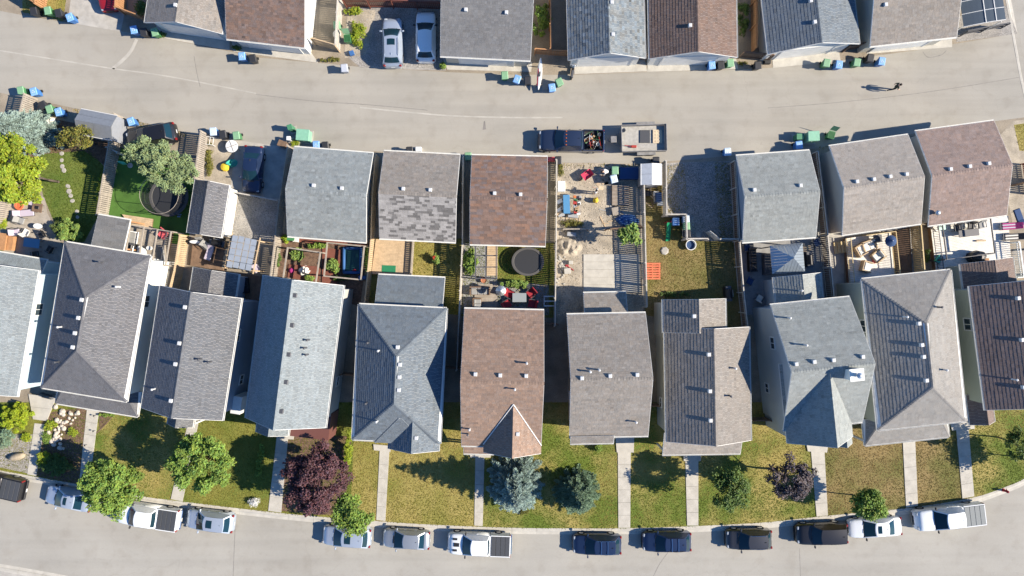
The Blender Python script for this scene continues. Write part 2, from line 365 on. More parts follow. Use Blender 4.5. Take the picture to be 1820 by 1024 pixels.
# ---- aprons in front of the garages across the lane
APR = [[(278,45),(408,66),(408,90),(280,66)],[(412,74),(552,92),(566,112),(415,92)],[(787,104),(946,110),(944,128),(795,124)],[(1020,106),(1146,106),(1150,127),(1021,132)],[(1152,106),(1308,104),(1312,123),(1150,128)],[(1372,98),(1490,84),(1494,108),(1374,121)],[(1545,82),(1692,66),(1692,84),(1540,96)]]
for a in APR: slab_run('apron', a, 1, M_conc, .02)
# stepping stones and boulders are laid by the yard builders further down
# ================================================================ BUILDINGS
M_white = mat('white_trim', (.62,.60,.56), .55, var=.05, scale=3)
M_trim_d = mat('dark_trim', (.07,.07,.075), .5)
M_trim_b = mat('brown_trim', (.16,.10,.075), .6)
M_glass = mat('window_glass', (.035,.05,.06), .06, spec=.8)
M_metal = mat('galvanised_metal', (.55,.55,.54), .38, metal=.75, var=.1, scale=6)
M_black = mat('black_plastic', (.012,.012,.013), .5)
M_vent = mat('vent_white', (.52,.51,.49), .5, var=.06, scale=8)
M_door = mat('door_paint', (.10,.045,.035), .45)
M_gdoor = mat('garage_door_paint', (.70,.68,.63), .5, var=.05, scale=2)
SHADES = {}
def rust(r):
    f = r.uniform(.78,1.18); k = r.choice([0,0,0,1,2]); return (f*(1.05,.88,1.18)[k], f*(1.0,.98,1.0)[k], f*(.96,1.12,.85)[k])
def shingle_mat(k):
    if k in SHADES: return SHADES[k]
    base, spread = ROOFS[k]
    SHADES[k] = mat('shingles_'+k, base, .92, attr=True, var=.045, scale=.35, fine=.22, fscale=16, bump=.35, bscale=40); return SHADES[k]
# base colour, per-shingle spread (lightness, hue swing red-blue)
ROOFS = {'grey': ((.205,.218,.212), (.20,.02)), 'slate': ((.118,.135,.148), (.17,.03)), 'pale': ((.172,.190,.194), (.15,.015)), 'dark': ((.115,.112,.115), (.16,.02)),
 'ash': ((.150,.146,.142), (.16,.02)), 'umber': ((.140,.094,.074), (.20,.06)), 'mocha': ((.228,.166,.140), (.18,.04)), 'stone': ((.186,.164,.142), (.15,.02)), 'sandy': ((.270,.238,.205), (.15,.02)), 'chalk': ((.225,.233,.218), (.18,.015)), 'coal': ((.112,.114,.120), (.16,.02)), 'taupe': ((.212,.186,.160), (.18,.03)), 'sand': ((.218,.202,.182), (.15,.02)), 'brown': ((.228,.153,.112), (.20,.05)),
 'redbrown': ((.160,.108,.086), (.28,.10)), 'mauve': ((.150,.108,.092), (.18,.04)), 'mix': ((.20,.185,.165), (.26,.06)), 'blueg': ((.150,.165,.170), (.34,.08)), 'rust': ((.17,.085,.06), (.30,.10))}
def frame_fit(px4, z):
    tl, tr, br, bl = [P(x, y, z) for x, y in px4]; c = (tl+tr+br+bl)/4
    u = ((tr-tl)+(br-bl)); u.z = 0; u.normalize(); v = Vector((-u.y, u.x, 0))
    w = (abs((tr-tl).dot(u))+abs((br-bl).dot(u)))/2; d = (abs((tl-bl).dot(v))+abs((tr-br).dot(v)))/2
    return Vector((c.x, c.y, 0)), u, v, w, d
def clip_row(poly2, v0, v1):
    """u-interval of a convex polygon (u,v) at heights v0 and v1"""
    def iv(vv):
        us = []
        n = len(poly2)
        for i in range(n):
            (ua,va),(ub,vb) = poly2[i], poly2[(i+1)%n]
            if abs(va-vb) < 1e-9:
                if abs(va-vv) < 1e-6: us += [ua, ub]
            elif min(va,vb)-1e-6 <= vv <= max(va,vb)+1e-6: us.append(ua+(ub-ua)*(vv-va)/(vb-va))
        return (min(us), max(us)) if us else None
    return iv(v0), iv(v1)
def shingle_plane(b, poly, spread, expo=.21, wid=.31, lift=.018, big=None, seed=0, singles=None):
    """lay courses of tabs on a convex sloping polygon (3-D points); singles collects (points, colour) instead of joining"""
    r = random.Random(seed); p0 = poly[0]; nrm = Vector((0,0,0))
    for i in range(len(poly)): nrm += (poly[i]-p0).cross(poly[(i+1)%len(poly)]-p0)
    nrm.normalize()
    if nrm.z < 0: nrm = -nrm
    h = Vector((0,0,1)).cross(nrm)
    if h.length < 1e-4: h = Vector((1,0,0))
    h.normalize(); up = nrm.cross(h)
    p2 = [((q-p0).dot(h), (q-p0).dot(up)) for q in poly]; vmin = min(q[1] for q in p2); vmax = max(q[1] for q in p2)
    n = max(1, round((vmax-vmin)/expo)); e = (vmax-vmin)/n
    for k in range(n):
        va, vb = vmin+k*e, vmin+(k+1)*e
        A, B = clip_row(p2, va+1e-5, vb-1e-5)
        if not A or not B: continue
        lo, hi = min(A[0],B[0]), max(A[1],B[1]); u = lo - r.uniform(0, wid); tone = r.uniform(-.035,.035)
        while u < hi:
            w = wid*r.uniform(.75,1.3); ua, ub = u+.004, u+w-.004; u += w
            q = [(min(max(ua,A[0]),A[1]),va),(min(max(ub,A[0]),A[1]),va),(min(max(ub,B[0]),B[1]),vb),(min(max(ua,B[0]),B[1]),vb)]
            if q[1][0]-q[0][0] < .01 and q[2][0]-q[3][0] < .01: continue
            f = 1+r.gauss(0,.45)*spread[0]+tone; g = r.uniform(-1,1)*spread[1]; c = (max(.2,f*(1+g)), max(.2,f), max(.2,f*(1-g)))
            if big: c = big(r)
            lf = lift*r.uniform(.8,1.35)
            W = [p0+h*a+up*bb+nrm*(lf if i < 2 else .004) for i, (a, bb) in enumerate(q)]
            W += [p0+h*q[0][0]+up*q[0][1]-nrm*.004, p0+h*q[1][0]+up*q[1][1]-nrm*.004]
            if singles is not None: singles.append((W, c))
            else: b.add(W, [(0,1,2,3),(4,5,1,0)], c)
    return nrm
def roof_polys(kind, w, d, ze, zr, ridge=0.0, inset=None):
    """sloping polygons in local (u,v,z); eave edges listed as pairs for gutters, ridges for caps"""
    x, y = w/2, d/2
    if kind == 'gv':
        pl = [[(-x,-y,ze),(ridge,-y,zr),(ridge,y,zr),(-x,y,ze)],[(x,-y,ze),(x,y,ze),(ridge,y,zr),(ridge,-y,zr)]]; ev = [((-x,-y),(-x,y)),((x,-y),(x,y))]; rg = [((ridge,-y,zr),(ridge,y,zr))]
    elif kind == 'gu':
        pl = [[(-x,-y,ze),(x,-y,ze),(x,ridge,zr),(-x,ridge,zr)],[(-x,y,ze),(-x,ridge,zr),(x,ridge,zr),(x,y,ze)]]; ev = [((-x,-y),(x,-y)),((-x,y),(x,y))]; rg = [((-x,ridge,zr),(x,ridge,zr))]
    elif kind == 'hip':
        a, b = inset; A = (ridge,y-a,zr); B = (ridge,-y+b,zr)
        pl = [[(-x,-y,ze),B,A,(-x,y,ze)],[(x,-y,ze),(x,y,ze),A,B],[(-x,y,ze),A,(x,y,ze)],[(-x,-y,ze),(x,-y,ze),B]]
        ev = [((-x,-y),(-x,y)),((x,-y),(x,y)),((-x,y),(x,y)),((-x,-y),(x,-y))]; rg = [(A,B),((-x,-y,ze),B),((x,-y,ze),B),((-x,y,ze),A),((x,y,ze),A)]
    elif kind == 'sd':   # shed, low edge towards -v (the street side)
        pl = [[(-x,-y,ze),(x,-y,ze),(x,y,zr),(-x,y,zr)]]; ev = [((-x,-y),(x,-y))]; rg = []
    elif kind == 'su':   # shed, low edge towards +v (the lane side)
        pl = [[(-x,-y,zr),(x,-y,zr),(x,y,ze),(-x,y,ze)]]; ev = [((-x,y),(x,y))]; rg = []
    elif kind == 'hs':   # porch roof against a wall at +v, hipped at both ends
        i = inset; pl = [[(-x,-y,ze),(x,-y,ze),(x-i,y,zr),(-x+i,y,zr)],[(-x,-y,ze),(-x+i,y,zr),(-x,y,ze)],[(x,-y,ze),(x,y,ze),(x-i,y,zr)]]; ev = [((-x,-y),(x,-y)),((-x,-y),(-x,y)),((x,-y),(x,y))]; rg = [((-x,-y,ze),(-x+i,y,zr)),((x,-y,ze),(x-i,y,zr))]
    return [[Vector(q) for q in p] for p in pl], ev, rg
class Building:
    def __init__(s, name, label, cat, px4, ze, group=None):
        s.c, s.u, s.v, s.w, s.d = frame_fit(px4, ze); s.ze = ze
        s.root = thing(name, label, cat, (s.c.x, s.c.y, 0), math.atan2(s.u.y, s.u.x), group)
        s.planes = []; s.seed = int(abs(s.c.x*7+s.c.y*13)*10)
    def loc(s, px, py, z):
        q = P(px, py, z)-s.c; return Vector((q.dot(s.u), q.dot(s.v), z))
    def sub(s, px4, z):
        """local rectangle (u0,u1,v0,v1) of a lower or cross roof given its own corners"""
        q = [s.loc(x, y, z) for x, y in px4]; return ((q[0].x+q[3].x)/2, (q[1].x+q[2].x)/2, (q[2].y+q[3].y)/2, (q[0].y+q[1].y)/2)
    def roof(s, shade, kind, zr, rect=None, ze=None, ridge=0.0, inset=None, name='roof', trim=None, gut=True, singles_on=None, big=None, th=.16, expo=.21, wid=.31):
        ze = s.ze if ze is None else ze; trim = trim or M_white
        u0, u1, v0, v1 = rect or (-s.w/2, s.w/2, -s.d/2, s.d/2); w, d = u1-u0, v1-v0; off = Vector(((u0+u1)/2, (v0+v1)/2, 0))
        pl, ev, rg = roof_polys(kind, w, d, ze, zr, ridge, inset)
        ea = list(ev); pl = [[q+off for q in p] for p in pl]; s.planes += pl
        deck = MB()
        edges = {}
        for p in pl:
            deck.poly(p); deck.poly([q-Vector((0,0,th)) for q in reversed(p)])
            for i in range(len(p)):
                a, b = p[i], p[(i+1)%len(p)]; k = tuple(sorted((tuple(round(t,3) for t in a), tuple(round(t,3) for t in b)))); edges[k] = edges.get(k,0)+1
        for (a, b), n in edges.items():
            if n == 1: deck.add([Vector(a)-Vector((0,0,th)), Vector(b)-Vector((0,0,th)), Vector(b), Vector(a)], [(0,1,2,3)])
        rf = deck.build(name, trim, s.root)
        sh = MB(); e = .035
        for k, p in enumerate(pl):
            c = sum(p, Vector((0,0,0)))/len(p)
            q = [c+(t-c)*(1-e/max(.4,(t-c).length)) for t in p]
            if singles_on is not None and k in singles_on:
                lst = []; shingle_plane(sh, q, ROOFS[shade][1], singles_on[k][0], singles_on[k][1], lift=.022, big=big, seed=s.seed+k, singles=lst)
                rr = random.Random(5); order = list(range(len(lst))); rr.shuffle(order)
                for i in order[:300]:
                    W, cc = lst[i]; mb = MB(); o = sum(W, Vector((0,0,0)))/len(W); mb.add([t-o for t in W], [(0,1,2,3),(4,5,1,0)], cc); x = mb.build('shingle', shingle_mat(shade), rf); x.location = o
                for i in order[300:]: sh.add(lst[i][0], [(0,1,2,3),(4,5,1,0)], lst[i][1])
            else: shingle_plane(sh, q, ROOFS[shade][1], expo, wid, seed=s.seed+k, big=big if big is rust else None)
        for k, (a, b) in enumerate(rg):       # ridge and hip caps
            a = Vector(a)+off; b = Vector(b)+off; ln = (b-a).length; n = max(1, int(ln/.24)); t = (b-a).normalized(); sd = t.cross(Vector((0,0,1))).normalized(); r = random.Random(k)
            dz = (zr-ze)/max(.5,(min(w,d)/2 if kind != 'gu' else d/2))*.13*(1 if abs(t.z) < .05 else .55)
            for i in range(n):
                p0 = a+t*(ln*i/n); p1 = a+t*(ln*(i+1)/n); f = 1+r.gauss(0,.5)*ROOFS[shade][1][0]; cc = (f,f,f); z0, z1 = Vector((0,0,.034)), Vector((0,0,.018)); dd = Vector((0,0,dz))
                sh.add([p0-sd*.13-dd+z0, p0+z0, p1+z1, p1-sd*.13-dd+z1, p0+sd*.13-dd+z0, p1+sd*.13-dd+z1], [(0,1,2,3),(1,4,5,2)], cc)
        o = sh.build('shingles', shingle_mat(shade), rf, kind='stuff')
        if gut:
            for a, b in ev:
                a = Vector((*a, ze))+off; b = Vector((*b, ze))+off; t = (b-a).normalized(); cen = off; nrm = Vector((t.y,-t.x,0))
                if nrm.dot((a+b)/2-cen-Vector((0,0,ze))) < 0: nrm = -nrm
                g = MB(); ln = (b-a).length; m = (a+b)/2; rot = Matrix((t, nrm, Vector((0,0,1)))).transposed()
                for dx, sx, dzz, sz in ((.012,.024,-.055,.11),(.098,.016,-.045,.10),(.055,.10,-.10,.016)):
                    g.box(m+nrm*dx+Vector((0,0,dzz-.02)), (ln, sx, sz), rot=rot)
                g.build('gutter', trim, rf)
        s.rf = rf; return rf
    def walls(s, m, rect=None, h=None, ov=.42, gable=None, name='wall', z0=-.05):
        """closed wall box inset under the eaves; gable = ('gv'|'gu', peak height)"""
        u0, u1, v0, v1 = rect or (-s.w/2, s.w/2, -s.d/2, s.d/2); u0 += ov; u1 -= ov; v0 += ov; v1 -= ov; h = (s.ze if h is None else h)-.06
        b = MB(); b.box(((u0+u1)/2,(v0+v1)/2,(z0+h)/2), (u1-u0, v1-v0, h-z0))
        if gable:
            k, zr, hw = gable; sl = (zr-h-.1)/hw
            if k == 'gv':
                mid = (u0+u1)/2; pk = h+sl*(u1-u0)/2
                for v in (v0+.001, v1-.001): b.add([(u0,v,h),(u1,v,h),(mid,v,pk)], [(0,1,2)])
            else:
                mid = (v0+v1)/2; pk = h+sl*(v1-v0)/2
                for u in (u0+.001, u1-.001): b.add([(u,v0,h),(u,v1,h),(u,mid,pk)], [(0,1,2)])
        o = b.build(name, m, s.root); s.wr = (u0, u1, v0, v1); return o
    def opening(s, side, t, z, w, h, kind='window', m=None):
        """window, door or garage door on a wall: side in l r b f, t = distance from the wall's middle"""
        u0, u1, v0, v1 = s.wr
        c, n = {'l': ((u0,(v0+v1)/2+t), (-1,0)), 'r': ((u1,(v0+v1)/2+t), (1,0)), 'b': (((u0+u1)/2+t,v1), (0,1)), 'f': (((u0+u1)/2+t,v0), (0,-1))}[side]
        n = Vector((n[0],n[1],0)); t_ = Vector((-n.y,n.x,0)); rot = Matrix((t_, n, Vector((0,0,1)))).transposed(); c = Vector((c[0],c[1],z))
        if kind == 'window':
            f = MB()
            for dx, dz, sx, sz in ((0,h/2,w+.16,.09),(0,-h/2,w+.16,.09),(-w/2-.035,0,.09,h-.09),(w/2+.035,0,.09,h-.09),(0,0,.045,h-.09)): f.box(c+t_*dx+Vector((0,0,dz))+n*.03, (sx,.07,sz), rot=rot)
            fo = f.build('window', m or M_white, s.root)
            for sg in (-1,1): MB().box(c+t_*(sg*w/4)+n*.012, (w/2-.03,.014,h-.09), rot=rot).build('pane', M_glass, fo)
        elif kind == 'door':
            d = MB(); d.box(c+n*.025, (w,.05,h), rot=rot)
            for dz in (-.28,.28): d.box(c+n*.056+Vector((0,0,dz*h/1.3)), (w*.62,.014,h*.32), rot=rot)
            do = d.build('door', m or M_door, s.root); MB().box(c+n*.075+t_*(w*.4), (.03,.05,.16), rot=rot).build('handle', M_metal, do)
        else:
            fr = MB(); k = 4
            for dx, dz, sx, sz in ((0,h/2+.07,w+.28,.13),(-w/2-.07,0,.14,h),(w/2+.07,0,.14,h)): fr.box(c+t_*dx+Vector((0,0,dz))+n*.03, (sx,.06,sz), rot=rot)
            fo = fr.build('garage_door', M_white, s.root)
            for i in range(k): MB().box(c+Vector((0,0,-h/2+h/k*(i+.5)))+n*.014, (w,.03,h/k-.02), rot=rot).build('panel', m or M_gdoor, fo)
    def height(s, u, v):
        best = None
        for p in s.planes:
            if pip(u, v, p):
                n = (p[1]-p[0]).cross(p[2]-p[0])
                if abs(n.z) > 1e-6:
                    zz = p[0].z-(n.x*(u-p[0].x)+n.y*(v-p[0].y))/n.z; best = zz if best is None else max(best, zz)
        return best
    def vent(s, px, py, z, kind='box'):
        """roof vent standing on the slope at this photo point; z is the roof height there"""
        for _ in range(8):
            q = s.loc(px, py, z); hz_ = s.height(q.x, q.y)
            if hz_ is not None: z = hz_
        q = s.loc(px, py, z); b = MB()
        if kind == 'box':
            b.bbox(q+Vector((0,0,.08)), (.30,.32,.28), .03); b.build('vent', M_vent, s.rf)
        elif kind == 'dark':
            b.bbox(q+Vector((0,0,.05)), (.38,.36,.16), .03); b.build('vent', M_trim_d, s.rf)
        elif kind == 'turbine':
            b.lathe(q+Vector((0,0,-.1)), [(.10,0),(.10,.30),(.20,.36),(.24,.48),(.20,.60),(.04,.66)], 12); b.build('vent', M_metal, s.rf, smooth=True)
        else:
            b.lathe(q+Vector((0,0,-.15)), [(.13,0),(.07,.2),(.065,.65),(.10,.66),(.10,.74),(.02,.78)], 10); b.build('vent_pipe', M_vent if kind == 'pipe' else M_trim_d, s.rf)
SID = {'white': mat('siding_white', (.70,.67,.60), .6, var=.03, scale=.6, wave=1.1, bump=.35), 'blue': mat('siding_pale_blue', (.40,.49,.52), .6, var=.03, scale=.6, wave=1.1, bump=.35),
 'grey': mat('siding_grey', (.42,.43,.42), .6, var=.03, scale=.6, wave=1.1, bump=.35), 'slate': mat('siding_slate_blue', (.22,.27,.33), .6, var=.03, scale=.6, wave=1.1, bump=.35),
 'beige': mat('siding_beige', (.47,.43,.35), .6, var=.03, scale=.6, wave=1.1, bump=.35), 'sage': mat('siding_sage', (.36,.37,.30), .6, var=.03, scale=.6, wave=1.1, bump=.35),
 'stone': mat('siding_stone', (.44,.42,.38), .6, var=.03, scale=.6, wave=1.1, bump=.35), 'brown': mat('siding_brown', (.20,.12,.08), .6, var=.05, scale=.6, wave=1.1, bump=.35),
 'maroon': mat('siding_maroon', (.13,.05,.04), .6, var=.05, scale=.6, wave=1.1, bump=.35)}
G_H = 'houses facing the street'; G_M = 'garages backing onto the near side of the lane'; G_T = 'garages across the lane'
def std_openings(h, two=True):
    h.opening('f', -h.w*.22, 1.05, .95, 2.05, 'door'); h.opening('f', h.w*.16, 1.5, 1.8, 1.3)
    h.opening('b', -h.w*.15, 1.15, 1.7, 2.0); h.opening('b', h.w*.22, 1.6, 1.0, 1.0)
    if two:
        for t in (-.2,.2): h.opening('f', h.w*t, 4.2, 1.3, 1.2); h.opening('b', h.w*t, 4.2, 1.2, 1.1)
    for sd in 'lr': h.opening(sd, h.d*.18, 4.1 if two else 1.7, 1.0, .9); h.opening(sd, -h.d*.22, 1.7, .8, .8)
# ---- houses along the street, left to right
h = Building('house', 'pale blue house with light grey roof cut by the left edge of the picture', 'house', [(-75,456),(72,481),(27,705),(-120,680)], 5.5, G_H)
h.walls(SID['blue'], gable=('gv',7.3,3.6)); std_openings(h); h.roof('pale','gv',7.4); rt = h.root
r_ = h.sub([(-60,437),(82,463),(80,500),(-66,475)], 3.1); h.walls(SID['blue'], r_, 3.1, .25, name='rear_wall'); h.roof('pale','su',3.9, rect=(r_[0],r_[1],r_[2]-.3,r_[3]), ze=3.1, name='rear_roof')
h = Building('house', 'white house with charcoal hip roof and a wide porch roof at the front', 'house', [(117,430),(267,455),(225,714),(72,689)], 5.4, G_H)
h.walls(SID['white']); std_openings(h); h.roof('dark','hip',7.35, inset=(4.2,4.0))
for x, y in ((147,533),(141,565),(135,592),(131,617)): h.vent(x,y,7.0)
h.vent(110,581,6.2,'pipe'); h.vent(105,643,6.1,'stack'); h.vent(213,510,6.6,'pipe'); h.vent(183,466,6.2,'stack')
r_ = h.sub([(101,690),(253,690),(243,742),(101,716)], 2.9); h.roof('dark','hs',3.7, rect=(r_[0],r_[1],r_[2],-h.d/2+.42), ze=2.9, inset=1.2, name='porch_roof')
for du in (.15,.5,.85): MB().box((r_[0]+(r_[1]-r_[0])*du, r_[2]+.35, 1.4),(.16,.16,2.8)).build('porch_post', M_white, h.root)
h = Building('house', 'slate blue house with charcoal gable roof between the white house and the pale roof', 'house', [(286,507),(426,530),(399,748),(251,726)], 5.5, G_H)
h.walls(SID['slate'], gable=('gv',7.25,3.4)); std_openings(h); h.roof('coal','gv',7.3, trim=M_white)
for x, y in ((330,546),(320,610),(313,647),(305,712)): h.vent(x,y,7.0)
h.vent(276,691,6.3,'pipe'); h.vent(358,638,6.7,'stack'); h.vent(375,643,6.3,'stack')
r_ = h.sub([(300,735),(350,735),(340,758),(298,756)], 3.0); h.roof('coal','gv',3.9, rect=(r_[0],r_[1],r_[2],-h.d/2+.42), ze=3.0, name='porch_roof'); MB().box((r_[0]+.2,r_[2]+.25,1.45),(.15,.15,2.9)).build('porch_post', M_white, h.root); MB().box((r_[1]-.2,r_[2]+.25,1.45),(.15,.15,2.9)).build('porch_post', M_white, h.root)
r_ = h.sub([(344,474),(424,488),(419,532),(338,520)], 3.0); h.walls(SID['slate'], (r_[0],r_[1],r_[2]-.5,r_[3]), 3.0, .25, name='rear_wall', gable=('gv',3.9,2.0)); h.roof('dark','gv',4.0, rect=(r_[0],r_[1],h.d/2-.42,r_[3]), ze=3.0, name='rear_roof')
b = MB(); b.bbox((h.w/2-.1,-h.d*.42,1.5),(.9,1.6,2.6),.03); b.build('bay', M_white, h.root)
h = Building('house', 'grey house with steep silver-grey gable roof and dark red-brown lower front', 'house', [(468,489),(610,507),(579,761),(437,743)], 5.5, G_H)
h.walls(SID['stone'], gable=('gv',8.3,3.4)); std_openings(h); h.roof('pale','gv',8.45)
for x, y in ((524,525),(519,578),(513,630),(508,679),(500,731)): h.vent(x,y,8.05,'dark')
for x, y in ((549,604),(544,618),(547,630)): h.vent(x,y,7.4,'stack')
r_ = h.sub([(458,740),(516,745),(512,774),(456,770)], 3.0); h.roof('pale','gv',4.0, rect=(r_[0],r_[1],r_[2],-h.d/2+.42), ze=3.0, name='porch_roof')
for uu in (r_[0]+.2, r_[1]-.2): MB().box((uu,r_[2]+.25,1.45),(.15,.15,2.9)).build('porch_post', M_white, h.root)
r_ = h.sub([(520,740),(592,745),(592,777),(520,770)], 1.4); MB().box(((r_[0]+r_[1])/2,(r_[2]-h.d/2+.6)/2,1.3),(r_[1]-r_[0],h.d/2*-1+.6-r_[2],2.7)).build('lower_front', SID['maroon'], h.root)
h = Building('house', 'blue-grey hip roofed house with stepped gables over the front door', 'house', [(640,541),(794,548),(782,789),(624,781)], 5.5, G_H)
h.walls(SID['slate']); std_openings(h); h.roof('slate','hip',7.55, inset=(4.1,3.6))
for x, y in ((707,617),(711,648),(710,670),(709,693)): h.vent(x,y,7.35)
h.vent(674,623,6.9,'pipe'); h.vent(655,609,6.4,'stack'); h.vent(652,716,6.4,'stack'); h.vent(671,748,6.3,'pipe')
r_ = h.sub([(667,730),(788,736),(782,791),(667,786)], 5.5); h.roof('slate','hs',6.85, rect=(r_[0],r_[0]+4.6,r_[2]-.05,r_[2]+2.4), ze=5.45, inset=2.2, name='front_step_roof', gut=False)
r_ = h.sub([(690,740),(786,746),(779,803),(690,797)], 5.3); h.roof('slate','gv',6.65, rect=(r_[0],r_[1],r_[2],r_[3]+1.4), ze=5.25, name='front_gable_roof', gut=False); h.walls(SID['slate'], (r_[0],r_[1],r_[2],r_[3]+1), 5.2, .35, name='front_wall', gable=('gv',6.5,2.4)); h.vent(740,778,5.95)
r_ = h.sub([(674,487),(792,495),(788,545),(668,540)], 3.0); h.walls(SID['beige'], (r_[0],r_[1],r_[2]-.4,r_[3]), 3.0, .3, name='rear_wall'); h.roof('slate','su',4.1, rect=(r_[0],r_[1],h.d/2-.42,r_[3]), ze=3.0, name='rear_roof')
h = Building('house', 'red-brown roofed house with a steep front gable facing the blue spruce', 'house', [(826,548),(966,552),(963,795),(819,793)], 5.5, G_H)
h.walls(SID['brown'], gable=('gu',7.9,6.2)); std_openings(h); h.roof('brown','gu',8.3)
for x, y in ((845,665),(889,667),(935,668)): h.vent(x,y,8.1)
h.vent(936,645,8.0,'pipe'); h.vent(915,691,8.0,'pipe'); h.vent(835,762,6.4,'pipe'); h.vent(832,771,6.2,'stack')
r_ = h.sub([(860,690),(963,690),(963,805),(860,806)], 5.6); h.roof('brown','gv',7.4, rect=(r_[0],r_[1],r_[2],0), ze=5.6, name='front_gable_roof', gut=False); sl_ = 2.8/(h.d/2)
for uu in (r_[0],r_[1]):
    va = -h.d/2+1.9/sl_; vb = -h.d/2+.1/sl_; MB().tube(((r_[0]+r_[1])/2,va,7.46),(uu,vb,5.66),.05,.05,6).build('valley_flashing', M_white, h.rf)
h.root; h.walls(SID['brown'], (r_[0],r_[1],r_[2],0), 5.6, .35, name='front_wall', gable=('gv',7.2,2.3)); h.opening('f',0,4.2,1.4,1.2); h.vent(920,771,6.9)
r_ = h.sub([(824,780),(878,780),(878,807),(824,807)], 3.0); h.roof('brown','sd',3.7, rect=(r_[0],r_[1],r_[2],-h.d/2+.42), ze=3.0, name='porch_roof'); MB().box((r_[0]+.2,r_[2]+.25,1.45),(.15,.15,2.9)).build('porch_post', M_white, h.root); MB().box((r_[1]-.2,r_[2]+.25,1.45),(.15,.15,2.9)).build('porch_post', M_white, h.root)
h = Building('house', 'taupe roofed house with a notched front eave over a concrete landing', 'house', [(1006,559),(1147,556),(1153,775),(1013,778)], 5.5, G_H)
h.walls(SID['beige'], gable=('gu',7.7,5.4)); std_openings(h); h.roof('taupe','gu',8.0)
for x, y in ((1034,672),(1084,668),(1132,666)): h.vent(x,y,7.8)
h.vent(1048,660,7.6,'pipe'); h.vent(1064,657,7.6,'pipe'); h.vent(1129,749,6.2,'pipe')
r_ = h.sub([(1013,770),(1091,770),(1091,788),(1014,789)], 5.4); h.roof('taupe','sd',5.75, rect=(r_[0],r_[1],r_[2],-h.d/2+.15), ze=5.35, name='front_roof'); h.walls(SID['beige'], (r_[0],r_[1],r_[2],-h.d/2+.9), 5.4, .4, name='front_wall')
r_ = h.sub([(1037,520),(1112,520),(1114,560),(1037,560)], 3.0); h.walls(SID['beige'], (r_[0],r_[1],r_[2]-.6,r_[3]), 3.0, .25, name='rear_wall'); h.roof('taupe','su',3.9, rect=(r_[0],r_[1],h.d/2-.42,r_[3]), ze=3.0, name='rear_roof')
h = Building('house', 'sand roofed house with a stepped rear gable and full-width porch roof', 'house', [(1180,583),(1331,581),(1335,783),(1186,786)], 5.5, G_H)
h.walls(SID['beige'], gable=('gv',7.2,3.6)); std_openings(h); h.roof('stone','gv',7.35, ridge=.05, expo=.27)
for x, y in ((1259,630),(1261,695),(1262,747)): h.vent(x,y,7.2)
h.vent(1304,654,6.4,'pipe'); h.vent(1296,703,6.6,'stack')
r_ = h.sub([(1177,533),(1288,530),(1291,590),(1180,590)], 5.5); h.walls(SID['beige'], (r_[0],r_[1],r_[2]-1,r_[3]), 5.5, .4, name='rear_wall', gable=('gv',6.8,2.7)); h.roof('stone','gv',6.95, rect=(r_[0],r_[1],h.d/2-.4,r_[3]), ze=5.52, name='rear_roof', expo=.27); h.vent(1233,562,6.85)
r_ = h.sub([(1178,765),(1316,762),(1316,806),(1176,809)], 3.0); h.roof('sandy','sd',3.9, rect=(r_[0],r_[1],r_[2],-h.d/2+.42), ze=3.0, name='porch_roof')
for k in (.03,.35,.65,.97): MB().box((r_[0]+(r_[1]-r_[0])*k, r_[2]+.3, 1.45),(.16,.16,2.9)).build('porch_post', M_white, h.root)
h = Building('house', 'light blue-grey house with steep front gable and white chimney', 'house', [(1369,541),(1509,529),(1535,749),(1392,766)], 5.5, G_H)
h.walls(SID['grey'], gable=('gu',8.2,5.6)); std_openings(h); h.roof('chalk','gu',8.5)
for x, y in ((1414,647),(1446,643),(1480,640),(1532,634)): h.vent(x,y,8.3,'box')
h.vent(1400,565,6.3,'pipe'); h.vent(1429,613,7.5,'pipe')
r_ = h.sub([(1397,690),(1510,680),(1513,782),(1390,784)], 5.5); h.roof('chalk','gv',8.35, rect=(r_[0],r_[1],r_[2],.3), ze=5.5, name='front_gable_roof', gut=False, ridge=.1); h.walls(SID['grey'], (r_[0],r_[1],r_[2],0), 5.5, .35, name='front_wall', gable=('gv',8.0,2.8)); h.opening('f',0,4.2,1.6,1.3)
r_ = h.sub([(1471,760),(1514,758),(1514,790),(1473,792)], 5.4); h.roof('chalk','gv',6.5, rect=(r_[0],r_[1],r_[2],r_[3]+1.6), ze=5.35, name='front_gable_roof', gut=False); h.walls(SID['grey'], (r_[0],r_[1],r_[2],r_[3]+.6), 5.3, .3, name='front_wall', gable=('gv',6.3,1.0))
q = h.loc(1517,665,8.6); ch = MB(); ch.bbox((q.x,q.y,6.9),(1.0,.85,4.4),.02); ch.box((q.x,q.y,9.12),(1.16,1.0,.08)); co = ch.build('chimney', SID['white'], h.root); MB().lathe((q.x,q.y,9.15),[(.16,0),(.16,.42),(.26,.44),(.05,.58)],12).build('flue', M_metal, co)
r_ = h.sub([(1374,493),(1458,484),(1463,532),(1380,540)], 3.1); h.walls(SID['grey'], (r_[0],r_[1],r_[2]-.5,r_[3]), 3.1, .25, name='rear_wall', gable=('gv',4.0,2.0)); h.roof('chalk','gv',4.2, rect=(r_[0],r_[1],h.d/2-.42,r_[3]), ze=3.1, name='rear_roof', expo=.24); h.vent(1421,517,4.1,'pipe')
h = Building('house', 'beige house with taupe hip roof and a row of ridge vents on its left slope', 'house', [(1532,496),(1690,480),(1718,748),(1561,765)], 5.5, G_H)
h.walls(SID['sage']); std_openings(h); h.roof('sand','hip',7.55, inset=(4.1,3.6), expo=.27)
for x, y in ((1632,575),(1637,613),(1640,634),(1645,676)): h.vent(x,y,7.2)
h.vent(1606,563,6.8,'pipe'); h.vent(1667,546,6.4,'stack'); h.vent(1676,657,6.6,'pipe')
